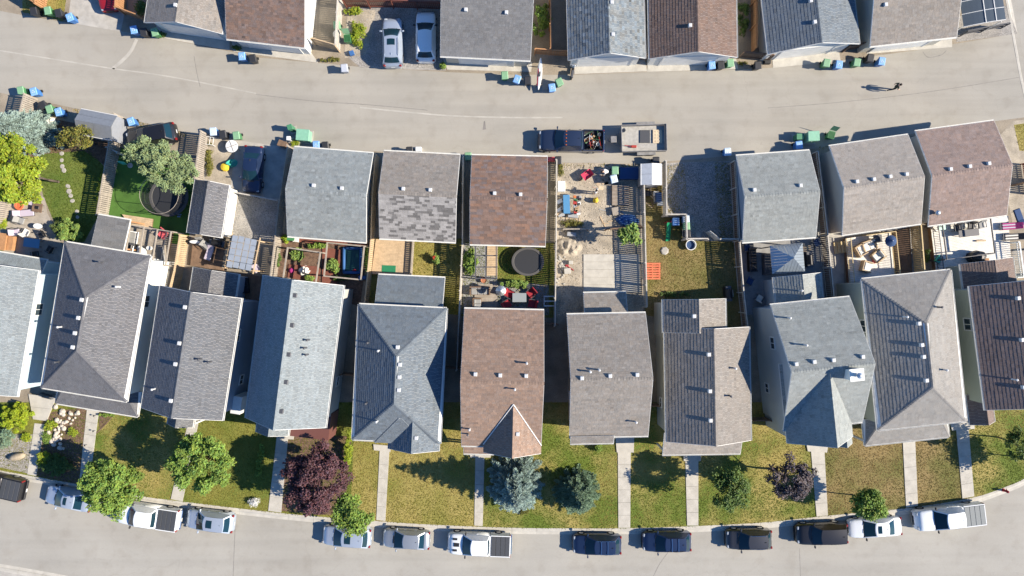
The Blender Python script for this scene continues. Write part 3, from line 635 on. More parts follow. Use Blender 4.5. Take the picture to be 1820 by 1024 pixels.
r_ = h.sub([(1534,740),(1684,735),(1686,778),(1536,791)], 3.0); h.roof('sand','hs',3.9, rect=(r_[0],r_[1],r_[2],-h.d/2+.42), ze=3.0, inset=1.3, name='porch_roof')
for k in (.03,.5,.97): MB().box((r_[0]+(r_[1]-r_[0])*k, r_[2]+.3, 1.45),(.16,.16,2.9)).build('porch_post', M_white, h.root)
h = Building('house', 'dark plum-brown roofed house cut by the right edge of the picture', 'house', [(1721,508),(1885,488),(1912,708),(1753,730)], 5.5, G_H)
h.walls(SID['sage'], gable=('gv',7.3,3.8)); std_openings(h); h.roof('mauve','gv',7.5, expo=.27)
for x, y in ((1808,530),(1815,604),(1818,688)): h.vent(x,y,7.2)
h.vent(1799,674,6.6,'pipe')
r_ = h.sub([(1706,468),(1800,458),(1806,500),(1712,510)], 3.0); h.walls(SID['sage'], (r_[0],r_[1],r_[2]-.6,r_[3]), 3.0, .25, name='rear_wall', gable=('gv',3.9,2.3)); h.roof('mauve','gv',4.0, rect=(r_[0],r_[1],h.d/2-.42,r_[3]), ze=3.0, name='rear_roof')
r_ = h.sub([(1722,712),(1767,712),(1764,752),(1720,755)], 2.9); h.roof('mauve','gv',3.7, rect=(r_[0],r_[1],r_[2],-h.d/2+.9), ze=2.9, name='porch_roof'); MB().box((r_[0]+.2,r_[2]+.25,1.4),(.15,.15,2.8)).build('porch_post', M_white, h.root); MB().box((r_[1]-.2,r_[2]+.25,1.4),(.15,.15,2.8)).build('porch_post', M_white, h.root)
# ---- garages on the near side of the lane
def patch(r):
    f = r.choice([1.45,1.32,1.2,.68,.6,.55,1.38,1.1,1.25]); g = f*r.uniform(.93,1.07); return (g*.94,g,g*1.08)
def garage(label, px4, shade, kind, zr, wall, group, doors, vents=(), ze=2.75, **kw):
    g = Building('garage', label, 'garage', px4, ze, group); hw = g.w/2 if kind == 'gv' else g.d/2
    g.walls(SID[wall], ov=.34, gable=(kind, zr-.06, hw)); g.opening(doors, 0, 1.13, 4.9, 2.2, 'garage_door'); g.opening('b' if doors == 'f' else 'f', -g.w*.25, 1.05, .9, 2.0, 'door')
    g.roof(shade, kind, zr, **kw)
    for x, y in vents: g.vent(x, y, zr-.18)
    return g
garage('grey shingled garage left of the patchy roofed one', [(523,261),(664,272),(651,431),(510,420)], 'grey','gu',4.15,'white',G_M,'b',((558,330),(608,335)))
garage('garage with patchy dark and light shingles on its yard slope', [(681,268),(817,275),(811,431),(675,424)], 'taupe','gu',4.15,'white',G_M,'b',((717,336),(765,338)), singles_on={0:(.21,.46)}, big=patch)
garage('rusty red-brown shingled garage beside the dirt yard', [(838,276),(974,278),(969,438),(835,434)], 'redbrown','gu',4.1,'beige',G_M,'b',((879,344),(925,346)), singles_on={0:(.25,.56)}, big=rust, expo=.22, wid=.42)
garage('pale grey shingled garage above the metal gazebo', [(1310,277),(1437,267),(1453,422),(1318,431)], 'chalk','gu',4.15,'slate',G_M,'b',((1340,338),(1422,330)))
garage('sand shingled garage with four ridge vents', [(1474,260),(1614,239),(1638,398),(1497,418)], 'sandy','gu',4.2,'stone',G_M,'b',((1522,323),(1552,319),(1581,314),(1610,310)))
g = garage('mauve-brown shingled garage at the lane corner', [(1626,233),(1765,215),(1792,382),(1651,402)], 'mocha','gu',4.2,'stone',G_M,'b',((1688,301),(1722,296),(1756,291))); g.vent(1662,379,3.1,'turbine')
# ---- garages across the lane
garage('taupe gabled garage at the left end of the far row', [(275,-97),(413,-76),(398,61),(260,41)], 'taupe','gv',4.2,'blue',G_T,'f',((313,10),))
garage('rust-brown garage with white side wall across the lane', [(415,-92),(553,-76),(549,86),(407,70)], 'redbrown','gu',4.2,'white',G_T,'f')
garage('charcoal shingled garage right of the two parked silver cars', [(790,-74),(951,-66),(944,108),(783,100)], 'ash','gu',4.2,'beige',G_T,'f',((828,18),(900,23)))
garage('blue-grey and pale gabled garage beside the leaning kayak', [(1006,-70),(1142,-72),(1147,103),(1012,108)], 'blueg','gv',4.3,'white',G_T,'f',((1087,5),(1089,62)), expo=.27)
garage('rust and tan gabled garage in the middle of the far row', [(1150,-72),(1306,-74),(1311,102),(1156,105)], 'umber','gv',4.35,'white',G_T,'f',((1226,46),), expo=.27)
garage('dark grey gabled garage with cream wall near the row end', [(1346,-78),(1508,-96),(1527,78),(1366,97)], 'slate','gv',4.3,'white',G_T,'f',((1447,40),(1440,2)), expo=.27)
garage('brown shingled garage at the right end of the far row', [(1536,-74),(1690,-90),(1695,66),(1540,84)], 'taupe','gu',4.2,'beige',G_T,'f',((1573,9),))
# ================================================================ VEHICLES
def paint(name, c, metal=.25, rough=.35): return mat('paint_'+name, c, rough, metal=metal, coat=.6, fine=.03, fscale=9)
PAINT = {'silver': paint('silver', (.34,.355,.37), .5), 'white': paint('white', (.70,.70,.69), .0), 'pearl': paint('pearl', (.37,.41,.47), .35), 'navy': paint('navy', (.014,.028,.070), .3),
 'black': paint('black', (.012,.012,.014), .2), 'charcoal': paint('charcoal', (.045,.045,.05), .4), 'blue': paint('dark_blue', (.02,.032,.065), .3), 'red': paint('red', (.30,.012,.018), .2)}
M_tyre = mat('tyre', (.018,.018,.018), .9); M_rim = mat('rim', (.40,.40,.41), .3, metal=.8); M_lens = mat('headlight_lens', (.35,.37,.39), .12); M_tail = mat('tail_lens', (.20,.012,.01), .2)
M_cglass = mat('car_glass', (.008,.028,.040), .06, spec=.4); M_cover = mat('tonneau', (.05,.052,.056), .6, fine=.1, fscale=12); M_bedliner = mat('bed_liner', (.03,.03,.032), .8); M_chrome = mat('chrome', (.6,.6,.6), .15, metal=1)
SPEC = {  # length, width, roof height, bonnet z, belt z, windscreen base/top (from the nose), rear glass top/base (from the tail)
 'sedan': dict(L=4.65,W=1.80,H=1.44,hz=.90,bz=.98,tz=1.02,wb=1.12,wt=2.08,rt=1.42,rb=.62),
 'hatch': dict(L=4.45,W=1.80,H=1.46,hz=.90,bz=.98,tz=1.04,wb=1.05,wt=2.0,rt=1.0,rb=.38),
 'suv': dict(L=4.65,W=1.86,H=1.66,hz=1.03,bz=1.10,tz=1.12,wb=1.12,wt=2.02,rt=.68,rb=.2),
 'bigsuv': dict(L=4.85,W=1.92,H=1.78,hz=1.12,bz=1.18,tz=1.2,wb=1.3,wt=2.0,rt=.42,rb=.14),
 'pickup': dict(L=5.9,W=2.0,H=1.92,hz=1.20,bz=1.26,tz=1.3,wb=1.42,wt=2.25,rt=2.08,rb=1.9)}
def car(label, cat, kind, colour, px, py, heading, group, zref=.7, roof=None, rails=None, sunroof=False, bed=None, stripe=False, L=None):
    """heading: degrees, 180 = nose towards the left of the picture"""
    S = dict(SPEC[kind]); sc = 1.0
    if L: S['wb'] *= L/S['L']; S['wt'] *= L/S['L']; S['rt'] *= L/S['L']; S['rb'] *= L/S['L']; S['L'] = L
    l, w, H, hz, bz = S['L'], S['W'], S['H'], S['hz'], S['bz']; g = P(px, py, zref); pm = PAINT[colour]
    onroad = py > 800
    t = thing({'pickup':'pickup_truck'}.get(kind, 'parked_car'), label, cat, (g.x, g.y, -.13 if onroad else .01), R(heading), group)
    hw = w/2; xf = l/2; xr = -l/2
    bedx = xr+S['rb']-.04 if kind == 'pickup' else None
    # lower body: (x from nose, half width, top z, bottom z)
    st = [(0,.66,.50,.34),(.03,.76,.62,.26),(.12,.86,.70,.22),(.3,.93,hz-.13,.20),(.6,.975,hz-.055,.2),(1.0,.99,hz-.01,.2),(S['wb']+.05,1.0,bz-.03,.2),(l*.45,1.0,bz,.2)]
    if kind == 'pickup': st += [(l-S['rb']+.03,1.0,bz,.25)]
    else: st += [(l*.7,1.0,bz+.01,.2),(l-S['rb']-.05,.985,S['tz'],.22),(l-.32,.955,S['tz']-.03,.24),(l-.14,.90,S['tz']-.11,.26),(l-.04,.82,S['tz']-.26,.3),(l,.74,.62,.36)]
    prof = lambda h_, zt, zb: [(0,zt+.035),(h_*.5,zt+.028),(h_*.80,zt),(h_*.93,zt-.05),(h_*.985,zt-.15),(h_,max(zb+.2,zt*.55)),(h_*.985,zb+.1),(h_*.86,zb)]
    b = MB(); pts = []; n = 8
    for x, k, zt, zb in st:
        pr = prof(hw*k, zt, zb); ring = [(xf-x, y, z) for y, z in pr]+[(xf-x, -y, z) for y, z in pr[:0:-1]]; pts += ring
    m = 2*n-1; fs = []
    for k in range(len(st)-1):
        for i in range(m): fs.append((k*m+i, k*m+(i+1)%m, (k+1)*m+(i+1)%m, (k+1)*m+i))
    fs += [tuple(range(m-1,-1,-1)), tuple(range((len(st)-1)*m, len(st)*m))]
    b.add(pts, fs)
    body = b.build('body', pm, t, smooth=True)
    if kind == 'pickup':
        bb = MB(); x0, x1 = xr, bedx; zt = 1.28; th = .09
        for sy in (-1,1): bb.bbox(((x0+x1)/2, sy*(hw-th/2-.005), (.42+zt)/2),(x1-x0-.01, th, zt-.42),.02)
        bb.bbox((x0+.05,0,(.5+zt)/2),(.09,w-.25,zt-.5),.02); bb.box((x1-.06,0,(.5+zt)/2),(.06,w-.2,zt-.52)); bb.build('bed', pm, t)
        fl = MB(); fl.box(((x0+x1)/2,0,.72),(x1-x0-.1,w-.2,.05)); fl.build('bed_floor', M_bedliner, t)
        bp = MB(); bp.bbox((xr-.08,0,.55),(.16,w*.92,.18),.04); bp.build('rear_bumper', M_chrome if colour != 'black' else M_black, t)
        if bed in ('cover','grey'):
            cv = MB(); ns = 4; bl = x1-x0-.14
            co = None
            for i in range(ns):
                pc = MB(); pc.bbox((x0+.07+bl/ns*(i+.5),0,zt+.012),(bl/ns-.025,w-.20,.035),.012); o = pc.build('bed_cover' if co is None else 'cover_panel', M_cover if bed == 'cover' else mat('tonneau_grey', (.15,.165,.165), .6, fine=.1, fscale=12), t if co is None else co); co = co or o
    # greenhouse
    xb, xt, rt, rb = xf-S['wb'], xf-S['wt'], xr+S['rt'], xr+S['rb']; hb, ht = hw*.93, hw*.70; z0 = bz-.03; bul = .13
    def wf(s, k): return ((xb+(xt-xb)*k)-bul*s*s, s*(hb+(ht-hb)*k), z0+(H-.035-z0)*k+.03*(1-s*s)*k)
    def wr(s, k): return ((rb+(rt-rb)*k)+bul*.5*s*s, s*(hb+(ht-hb)*k), z0+(H-.05-z0)*k+.03*(1-s*s)*k)
    def rfp(s, k):
        a, c = wf(s,1), wr(s,1); return (a[0]+(c[0]-a[0])*k, a[1], a[2]+(c[2]-a[2])*k+.045*math.sin(math.pi*k)*(1-.35*s*s))
    def sd(sg, k, q): # k along, q up
        a, c = wf(sg,q), wr(sg,q); return (a[0]+(c[0]-a[0])*k, a[1]+(.03*math.sin(math.pi*k))*sg, a[2]+(c[2]-a[2])*k+(.045*math.sin(math.pi*k)*.65)*q)
    def grid(mb, f, us, vs_, flip=False, off=0.0):
        P_ = [[Vector(f(u,v)) for v in vs_] for u in us]
        if off:
            Q = []
            for i in range(len(us)):
                row = []
                for j in range(len(vs_)):
                    a = P_[min(i+1,len(us)-1)][j]-P_[max(i-1,0)][j]; c = P_[i][min(j+1,len(vs_)-1)]-P_[i][max(j-1,0)]; nn = a.cross(c).normalized()*(-1 if flip else 1); row.append(P_[i][j]+nn*off)
                Q.append(row)
            P_ = Q
        nv = len(vs_); mb.add([p for r in P_ for p in r], [((i*nv+j),(i+1)*nv+j,(i+1)*nv+j+1,i*nv+j+1) if not flip else (i*nv+j+1,(i+1)*nv+j+1,(i+1)*nv+j,i*nv+j) for i in range(len(us)-1) for j in range(nv-1)])
    ss = [-1,-.75,-.4,0,.4,.75,1]; kk = [0,.5,1]; k6 = [0,.12,.3,.5,.7,.88,1]
    cb = MB(); grid(cb, wf, ss, kk); grid(cb, wr, ss, kk, True); grid(cb, lambda s,k: sd(1,k,s), kk, k6); grid(cb, lambda s,k: sd(-1,k,s), kk, k6, True)
    cab = cb.build('cabin', pm, t)
    rb_ = MB(); grid(rb_, rfp, ss, k6, True); rb_.build('roof_panel', PAINT[roof] if roof else pm, t, smooth=True)
    g1 = MB(); grid(g1, wf, [-.90,-.6,-.3,0,.3,.6,.90], [.05,.5,.93], False, .008); g1.build('windscreen', M_cglass, t, smooth=True)
    g1 = MB(); grid(g1, wr, [-.86,-.6,-.3,0,.3,.6,.86], [.16,.5,.90], True, .008); g1.build('rear_window', M_cglass, t, smooth=True)
    for sg in (1,-1):
        for ka, kb in (((.10,.46),(.50,.86)) if kind != 'bigsuv' else ((.08,.36),(.40,.66),(.70,.93))):
            g1 = MB(); grid(g1, lambda q,k: sd(sg,k,q), [.14,.5,.88], [ka,(ka+kb)/2,kb], sg < 0, .008); g1.build('side_window', M_cglass, t)
        mr = MB(); mr.bbox((xb-.30, sg*(hw+.10), bz+.06),(.13,.22,.15),.03); mr.box((xb-.30, sg*(hw-.01), bz+.03),(.06,.16,.05)); mr.build('mirror', pm if colour not in ('white',) else M_black, t)
        for xx in (xf-.86, xr+(.95 if kind != 'pickup' else 1.15)):
            rr = .33 if kind in ('sedan','hatch') else .37; wl = MB(); wl.tube((xx,sg*(hw-.235),rr),(xx,sg*(hw+.012),rr),rr,rr,18); wo = wl.build('wheel', M_tyre, t)
            rm = MB(); rm.tube((xx,sg*(hw-.02),rr),(xx,sg*(hw+.02),rr),rr*.62,rr*.58,12); rm.build('rim', M_rim, wo)
        hl = MB(); hl.bbox((xf-.22, sg*hw*.66, hz-.22),(.22,.30,.12),.04); hl.build('headlight', M_lens, t)
        tl = MB(); tz = S['tz']-.17 if kind != 'pickup' else 1.05
        tl.bbox((xr+.10 if kind != 'pickup' else xr+.05, sg*(hw*.80 if kind != 'pickup' else hw-.06), tz-.02),(.16,.22 if kind != 'pickup' else .14,.2 if kind != 'pickup' else .4),.03); tl.build('tail_light', M_tail, t)
        for xx in (.05,-.95) : MB().box((xx+.1, sg*(hw+.008), bz-.19),(.17,.03,.035)).build('door_handle', pm, t)
        wp = MB(); p0 = Vector(wf(sg*.45,.03)); p1 = Vector(wf(sg*.45-.42,.12)); up = Vector((.02,0,.03)); wp.tube(p0+up, p1+up, .012); wp.build('wiper', M_black, t)
    cw = MB(); grid(cw, wf, [-.93,-.6,-.3,0,.3,.6,.93], [-.07,.0,.06], False, .012); cw.build('cowl', M_black, t)
    gr = MB(); gr.bbox((xf-.05,0,.55),(.10,w*.46,.22),.03); gr.build('grille', M_black, t)
    pl = MB(); pl.box((xr-.012 if kind != 'pickup' else xr-.165,0,.72 if kind != 'pickup' else .56),(.02,.32,.15)); pl.build('number_plate', M_white, t)
    zr_ = H-.035
    if sunroof:
        a = rfp(0,.13 if kind != 'sedan' else .2); sr = MB(); grid(sr, rfp, [-.55,-.3,0,.3,.55], [.14,.3,.44], False, .012); sr.build('sunroof', M_cglass, t, smooth=True)
    if rails:
        for sg in (1,-1):
            rl = MB(); pts = [Vector(rfp(sg*.93,k))+Vector((0,0,.055 if .05 < k < .95 else .0)) for k in (.04,.1,.5,.9,.96)]; rl.path(pts, .018, 6); rl.build('roof_rail', M_chrome if rails != 'black' else M_black, t)
        if rails in ('bars','black'):
            for k in (.28,.62):
                rl = MB(); a, c = Vector(rfp(.92,k)), Vector(rfp(-.92,k)); rl.box((a+c)/2+Vector((0,0,.09)),(.06,(a-c).length,.025)); rl.build('cross_bar', M_chrome, t)
    if stripe:
        for sg in (1,-1):
            sp = MB(); sp.bbox((xf-.75,sg*.52,hz+.012),(.42,.20,.03),.012); sp.build('bonnet_vent', M_black, t)
        sp = MB(); sp.bbox((xf-.95,0,hz+.022),(.62,.36,.03),.012); sp.build('bonnet_scoop', M_black, t)
    an = MB(); q = Vector(rfp(0,.86)); an.bbox(q+Vector((0,0,.03)),(.16,.05,.07),.015); an.build('aerial', M_black if colour in ('black','navy') else pm, t)
    return t
GC = 'vehicles parked along the street kerb'
car('black pickup with red tail lights cut by the left edge of the picture','pickup','pickup','black',-14,860,167,GC,bed='cover')
car('silver-blue sedan with black sunroof ahead of the white pickup under the tree','car','sedan','pearl',121,887,168,GC,sunroof=True,L=4.45)
car('white pickup with black bed cover under the leafy green street tree','pickup','pickup','white',262,917,171.5,GC,bed='cover')
car('silver crossover with black sunroof behind the white pickup','car','suv','pearl',373,926,173,GC,sunroof=True,L=4.5)
car('white-silver crossover half under the small green tree by the purple tree','car','suv','pearl',616,954,176,GC,sunroof=True,L=4.6)
car('silver hatchback with plain roof in front of the white bonnet-vent pickup','car','hatch','silver',722,959,177,GC,L=4.45)
car('white pickup with black bonnet vents and dark bed cover','pickup','pickup','white',851,967,178,GC,bed='cover',stripe=True)
car('navy blue crossover with silver roof cross bars','car','suv','navy',1061,968,179.5,GC,rails='bars',L=4.6)
car('dark navy crossover with plain roof between two other dark cars','car','suv','navy',1185,963,180.5,GC,L=4.6,rails='black')
car('black crossover with bright roof rails','car','suv','charcoal',1331,959,181,GC,rails='rails',L=4.3)
car('black boxy off-roader behind the white sedan','car','bigsuv','black',1460,949,182,GC,L=4.8)
car('white sedan with sunroof parked under the small round tree','car','sedan','white',1556,938,184,GC,sunroof=True,L=4.95)
car('white pickup with grey bed cover at the right bend','pickup','pickup','white',1686,919,187,GC,bed='grey',L=6.4)
car('silver crossover with small sunroof on the gravel pad','car','suv','pearl',698,76,90.5,'cars on the gravel pad across the lane',sunroof=True,L=4.65,rails='rails')
car('pale blue-white crossover beside the charcoal roofed garage','car','suv','white',757,66,90,'cars on the gravel pad across the lane',L=4.75)
car('red car at the top edge left of the wooden fence','car','hatch','red',190,-22,-84,None)
car('black crossover half hidden by the big green pine','car','suv','black',270,243,192,None,L=4.75)
car('dark navy sedan on the pad beside the small shed','car','sedan','navy',449,301,-94,None,L=4.4)
tk = car('dark blue work pickup with a bed full of tools towing a trailer','pickup','pickup','blue',1014,251,179,None,L=6.1)
# roof marker lamps, tool load and the open trailer
M_amber = mat('amber_lens', (.55,.12,.01), .3)
for i in range(5):
    b = MB(); b.bbox((3.05-2.55,-.62+i*.31,1.965),(.10,.08,.05),.012); b.build('marker_lamp', M_amber, tk)
TOOLM = [mat('tool_%s' % n, c, .6) for n, c in (('red',(.35,.03,.02)),('grey',(.3,.3,.3)),('black',(.02,.02,.02)),('orange',(.5,.14,.03)),('wood',(.36,.24,.13)),('white',(.6,.6,.58)),('green',(.05,.14,.05)))]
rr_ = random.Random(4)
for i in range(46):
    b = MB(); x, y = rr_.uniform(-2.85,-1.25), rr_.uniform(-.72,.72); z = .9+rr_.uniform(0,.32); k = rr_.random(); g = P(1014,251,.7); wx, wy = g.x+(-x*.9998), g.y+(-y)
    if k < .5: b.tube((-.45*rr_.uniform(.6,1.1),0,0),(.45*rr_.uniform(.6,1.1),0,rr_.uniform(-.1,.1)),.022,.022,6); nm, lb, ct = 'long_tool','long-handled tool','tool'
    elif k < .8: b.bbox((0,0,0),(rr_.uniform(.15,.4),rr_.uniform(.12,.3),rr_.uniform(.12,.3)),.02); nm, lb, ct = 'tool_case','small case','case'
    else: b.lathe((0,0,-.12),[(.13,0),(.15,.26),(.16,.27),(.14,.24),(.12,.04)],12); nm, lb, ct = 'bucket','round bucket','bucket'
    ci = rr_.randrange(7); lb = ('red','grey','black','orange','wood-brown','white','green')[ci]+' '+lb+' '+('at the cab end','in the front half','in the middle','in the rear half','at the tailgate end')[min(4,int((-1.25-x)/.321))]+' of the pickup bed, '+('far side' if y > .25 else 'near side' if y < -.25 else 'centre'); o = b.build(nm, TOOLM[ci]); o.location = (wx, wy, z+.01); o.rotation_euler = (rr_.uniform(-.2,.2),rr_.uniform(-.2,.2),rr_.uniform(0,3.1)); tag(o, lb, ct, 'tools heaped in the work pickup bed')
g = P(1143,247,.6); t = thing('utility_trailer','open grey utility trailer hitched behind the work pickup','trailer',(g.x,g.y,.01),R(181.5)); L_,W_ = 4.15,2.45
M_trl = mat('trailer_steel', (.20,.19,.18), .6, var=.2, scale=3); M_trf = mat('trailer_floor', (.35,.325,.28), .85, var=.15, scale=3)
MB().box((0,0,.62),(L_-.1,W_-.1,.06)).build('floor', M_trf, t)
for sg in (1,-1):
    MB().bbox((0,sg*W_/2,.86),(L_,.07,.46),.015).build('side_wall', M_trl, t)
    for dx in (-.48,.42):
        wl = MB(); wl.tube((dx-.2,sg*(W_/2+.06),.36),(dx-.2,sg*(W_/2+.28),.36),.34,.34,16); wl.build('wheel', M_tyre, t)
    MB().bbox((-.23,sg*(W_/2+.18),.76),(1.75,.3,.05),.015).build('mudguard', M_trl, t)
MB().bbox((L_/2,0,.84),(.07,W_,.44),.015).build('end_wall', M_trl, t); MB().bbox((-L_/2,0,.90),(.07,W_,.56),.015).build('tailgate', M_trl, t)
b = MB(); b.tube((L_/2,.7,.5),(L_/2+1.35,0,.5),.05); b.tube((L_/2,-.7,.5),(L_/2+1.35,0,.5),.05); b.bbox((L_/2+.72,0,.66),(.55,.6,.3),.03); b.build('drawbar', M_trl, t)
def place(name, label, cat, mb, m, px, py, z=0.0, rz=0.0, group=None, smooth=False):
    o = mb.build(name, m, smooth=smooth); p = P(px, py, z); o.location = (p.x, p.y, z); o.rotation_euler = (0,0,rz); return tag(o, label, cat, group)
M_card = mat('cardboard', (.42,.31,.2), .85); M_ply = mat('plywood', (.55,.43,.28), .8, var=.1, scale=4)
b = MB(); b.bbox((0,0,.06),(.85,1.25,.12),.01)
for i in range(4):
    for j in range(2): b.box((-.15+j*.28,-.45+i*.3,.135),(.12,.16,.02))
place('pallet_load','tan boxed pallet load in the trailer','pallet load',b,M_ply,1168,243,.66)
b = MB(); b.bbox((0,0,.04),(.95,1.2,.08),.01); place('rubber_sheet','dark flat sheet lying in the trailer','sheet',b,M_cover,1146,243,.66)
b = MB(); b.bbox((0,0,.12),(.5,.22,.22),.03); b.tube((-.25,0,.2),(-.9,.1,.25),.03); place('brush_cutter','red power tool lying in the trailer corner','tool',b,TOOLM[0],1126,261,.66)
b = MB(); b.lathe((0,0,0),[(.16,0),(.2,.32),(.21,.33),(.18,.30),(.15,.05)],14); place('bucket','grey bucket in the front corner of the trailer','bucket',b,TOOLM[1],1107,233,.66)
# ================================================================ TREES AND SHRUBS
M_bark = mat('bark', (.10,.075,.055), .95, var=.3, scale=6, bump=.5, bscale=20)
def leaf_mat(name, c, trans=.3): return mat('leaf_'+name, c, .55, attr=True, trans=trans, fine=.12, fscale=3, spec=.3)
LEAF = {'green': leaf_mat('green', (.175,.255,.045)), 'lime': leaf_mat('lime', (.27,.33,.018)), 'yellow': leaf_mat('yellow_green', (.24,.29,.022)), 'deep': leaf_mat('deep_green', (.098,.150,.034)),
 'olive': leaf_mat('olive', (.085,.115,.032)), 'purple': leaf_mat('purple', (.088,.038,.043), .15), 'plum': leaf_mat('plum_grey', (.085,.066,.070), .15), 'blue': leaf_mat('blue_needles', (.255,.32,.275), .1),
 'spruce': leaf_mat('spruce_needles', (.145,.205,.125), .1), 'pine': leaf_mat('pine_needles', (.175,.22,.095), .12), 'rust': leaf_mat('rust_green', (.16,.15,.03)), 'pale': leaf_mat('pale_green', (.19,.27,.06)), 'flower': leaf_mat('red_flower', (.55,.06,.04)), 'white': leaf_mat('white_flower', (.7,.68,.66))}
def leaf(b, p, d, n, ln, wd, c):
    """pointed leaf from p along d lying against normal n, folded along its midrib"""
    s = d.cross(n)
    if s.length < 1e-4: return
    s.normalize(); u = s.cross(d)*.12*ln
    b.add([p, p+d*ln*.5+s*wd*.5+u, p+d*ln, p+d*ln*.5-s*wd*.5+u], [(0,1,2),(0,2,3)], c)
def rv(r):
    while True:
        v = Vector((r.uniform(-1,1), r.uniform(-1,1), r.uniform(-1,1)))
        if .05 < v.length < 1: return v.normalized()
def crown(b, r, cen, rx, ry, rz, nclump, nleaf, ls, spread=(.22,.10), cr=(.34,.60), shape=1.0, rot=0.0):
    tips = []; ca, sa = math.cos(rot), math.sin(rot)
    for k in range(nclump):
        d = rv(r); d.z = abs(d.z) if r.random() < .72 else d.z*.6
        f = r.uniform(.45,1.0)**.6*r.uniform(.80,1.14); x, y = d.x*rx*f, d.y*ry*f
        q = cen+Vector((x*ca-y*sa, x*sa+y*ca, d.z*rz*f)); R_ = r.uniform(*cr); tips.append((q, R_)); tone = 1+r.gauss(0,.09)
        for i in range(nleaf):
            e = rv(r); rad = R_*(r.random()**.33)*r.uniform(.8,1.1); p = q+Vector((e.x*rad, e.y*rad, e.z*rad*.75))
            n_ = (e*.9+Vector((.45,-.05,.75))+rv(r)*.6).normalized(); dd = (rv(r)+e*.6+Vector((0,0,-.25)))
            dd = dd-n_*dd.dot(n_)
            if dd.length < .05: continue
            f2 = tone*(1+r.gauss(0,1)*spread[0]); h = r.gauss(0,1)*spread[1]; l_ = ls*r.uniform(.65,1.3)
            leaf(b, p, dd.normalized(), n_, l_, l_*.62, (max(.15,f2*(1+h)), max(.15,f2), max(.1,f2*(1-h))))
    return tips
def trunk_mesh(b, r, base, cen, tips, tr, rzc):
    fork = base.lerp(cen, .52)+Vector((r.uniform(-.1,.1), r.uniform(-.1,.1), 0)); mid = base.lerp(fork,.5)+Vector((r.uniform(-.06,.06),r.uniform(-.06,.06),0))
    b.tube(base-Vector((0,0,.1)), base+Vector((0,0,.15)), tr*1.35, tr, 10); b.tube(base+Vector((0,0,.15)), mid, tr, tr*.88, 10); b.tube(mid, fork, tr*.88, tr*.75, 10)
    pool = tips[:]; r.shuffle(pool)
    for q, R_ in pool[:max(6, len(pool)//3)]:
        m = fork.lerp(q, .5)+Vector((r.uniform(-.15,.15), r.uniform(-.15,.15), .12)); b.tube(fork, m, tr*.42, tr*.22, 6); b.tube(m, q, tr*.22, tr*.07, 5)
def tree(label, px, py, cz, rx, ry, rz, kind, nclump=60, nleaf=120, ls=.21, seed=1, tr=.11, name='street_tree', group=None, cr=(.34,.60), rot=0.0, spread=(.22,.10), cat='tree'):
    """px,py: where the crown's middle shows; cz its height; radii in metres"""
    r = random.Random(seed); c = P(px, py, cz); base = Vector((c.x, c.y, 0)); t = thing(name, label, cat, base, 0, group)
    b = MB(); cen = Vector((0,0,cz)); tips = crown(b, r, cen, rx, ry, rz, nclump, nleaf, ls, spread, cr, rot=rot); b.build('crown', LEAF[kind], t)
    tb = MB(); trunk_mesh(tb, r, Vector((0,0,0)), cen, tips, tr, rz); tb.build('trunk', M_bark, t, smooth=True); return t
def conifer(label, px, py, h, rad, kind, seed, pz=.5, name='spruce_tree', layers=21, group=None):
    r = random.Random(seed); c = P(px, py, h*pz); t = thing(name, label, 'tree', (c.x, c.y, 0), 0, group); tb = MB(); tb.tube((0,0,-.1),(0,0,h*.97), .13, .02, 8); b = MB()
    for k in range(layers):
        f = k/(layers-1); z = .35+(h-.45)*f; R_ = rad*(1-f)**.85+.10; n = max(6, int(17*(1-f))+5); o = r.uniform(0,6)
        for i in range(n):
            a = o+2*math.pi*i/n+r.uniform(-.3,.3); L_ = R_*r.uniform(.62,1.1); z = .35+(h-.45)*f+r.uniform(-.12,.12); d = Vector((math.cos(a),math.sin(a),0)); tip = Vector((0,0,z))+d*L_+Vector((0,0,-.10*L_+.06))
            st = Vector((0,0,z+.05)); tb.tube(st, tip, .022, .006, 4, caps=False); m = max(5, int(L_/.095)); sidev = Vector((-d.y,d.x,0)); tone = 1+r.gauss(0,.08)
            for j in range(m):
                q = st.lerp(tip, .12+.88*j/(m-1)); wdt = (.14+.34*L_*(1-j/m)*.8)*r.uniform(.8,1.2)
                for sg in (-1,1,0):
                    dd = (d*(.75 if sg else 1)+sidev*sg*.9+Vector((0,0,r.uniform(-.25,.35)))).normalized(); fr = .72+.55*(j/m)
                    for _ in range(2):
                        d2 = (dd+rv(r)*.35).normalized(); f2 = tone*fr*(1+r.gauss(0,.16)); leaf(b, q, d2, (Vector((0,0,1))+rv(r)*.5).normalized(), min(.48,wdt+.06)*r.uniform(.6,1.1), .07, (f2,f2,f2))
    b.build('crown', LEAF[kind], t); tb.build('trunk', M_bark, t); return t
def shrub(label, px, py, rx, ry, h, kind, seed, n=26, nleaf=90, ls=.14, name='shrub', group=None, cr=(.16,.30), rot=0.0, z0=0.0, spread=(.22,.10), cat='shrub'):
    r = random.Random(seed); c = P(px, py, z0+h*.6); t = thing(name, label, cat, (c.x, c.y, z0), 0, group); b = MB()
    k = min(1.0, min(rx,ry)/.5); tips = crown(b, r, Vector((0,0,h*.5)), max(.08,rx-.2*k), max(.08,ry-.2*k), h*.42, n, nleaf, ls, spread, (cr[0]*k, cr[1]*k), rot=rot); b.build('foliage', LEAF[kind], t)
    tb = MB()
    for q, R_ in tips[:9]: tb.tube((q.x*.15,q.y*.15,-.02), q, .02, .008, 5)
    tb.build('stem', M_bark, t); return t
GS = 'street trees on the front lawns'
tree('leafy green street tree leaning over the white pickup',200,864,4.0,2.45,2.5,1.7,'green',70,150,.22,11,group=GS)
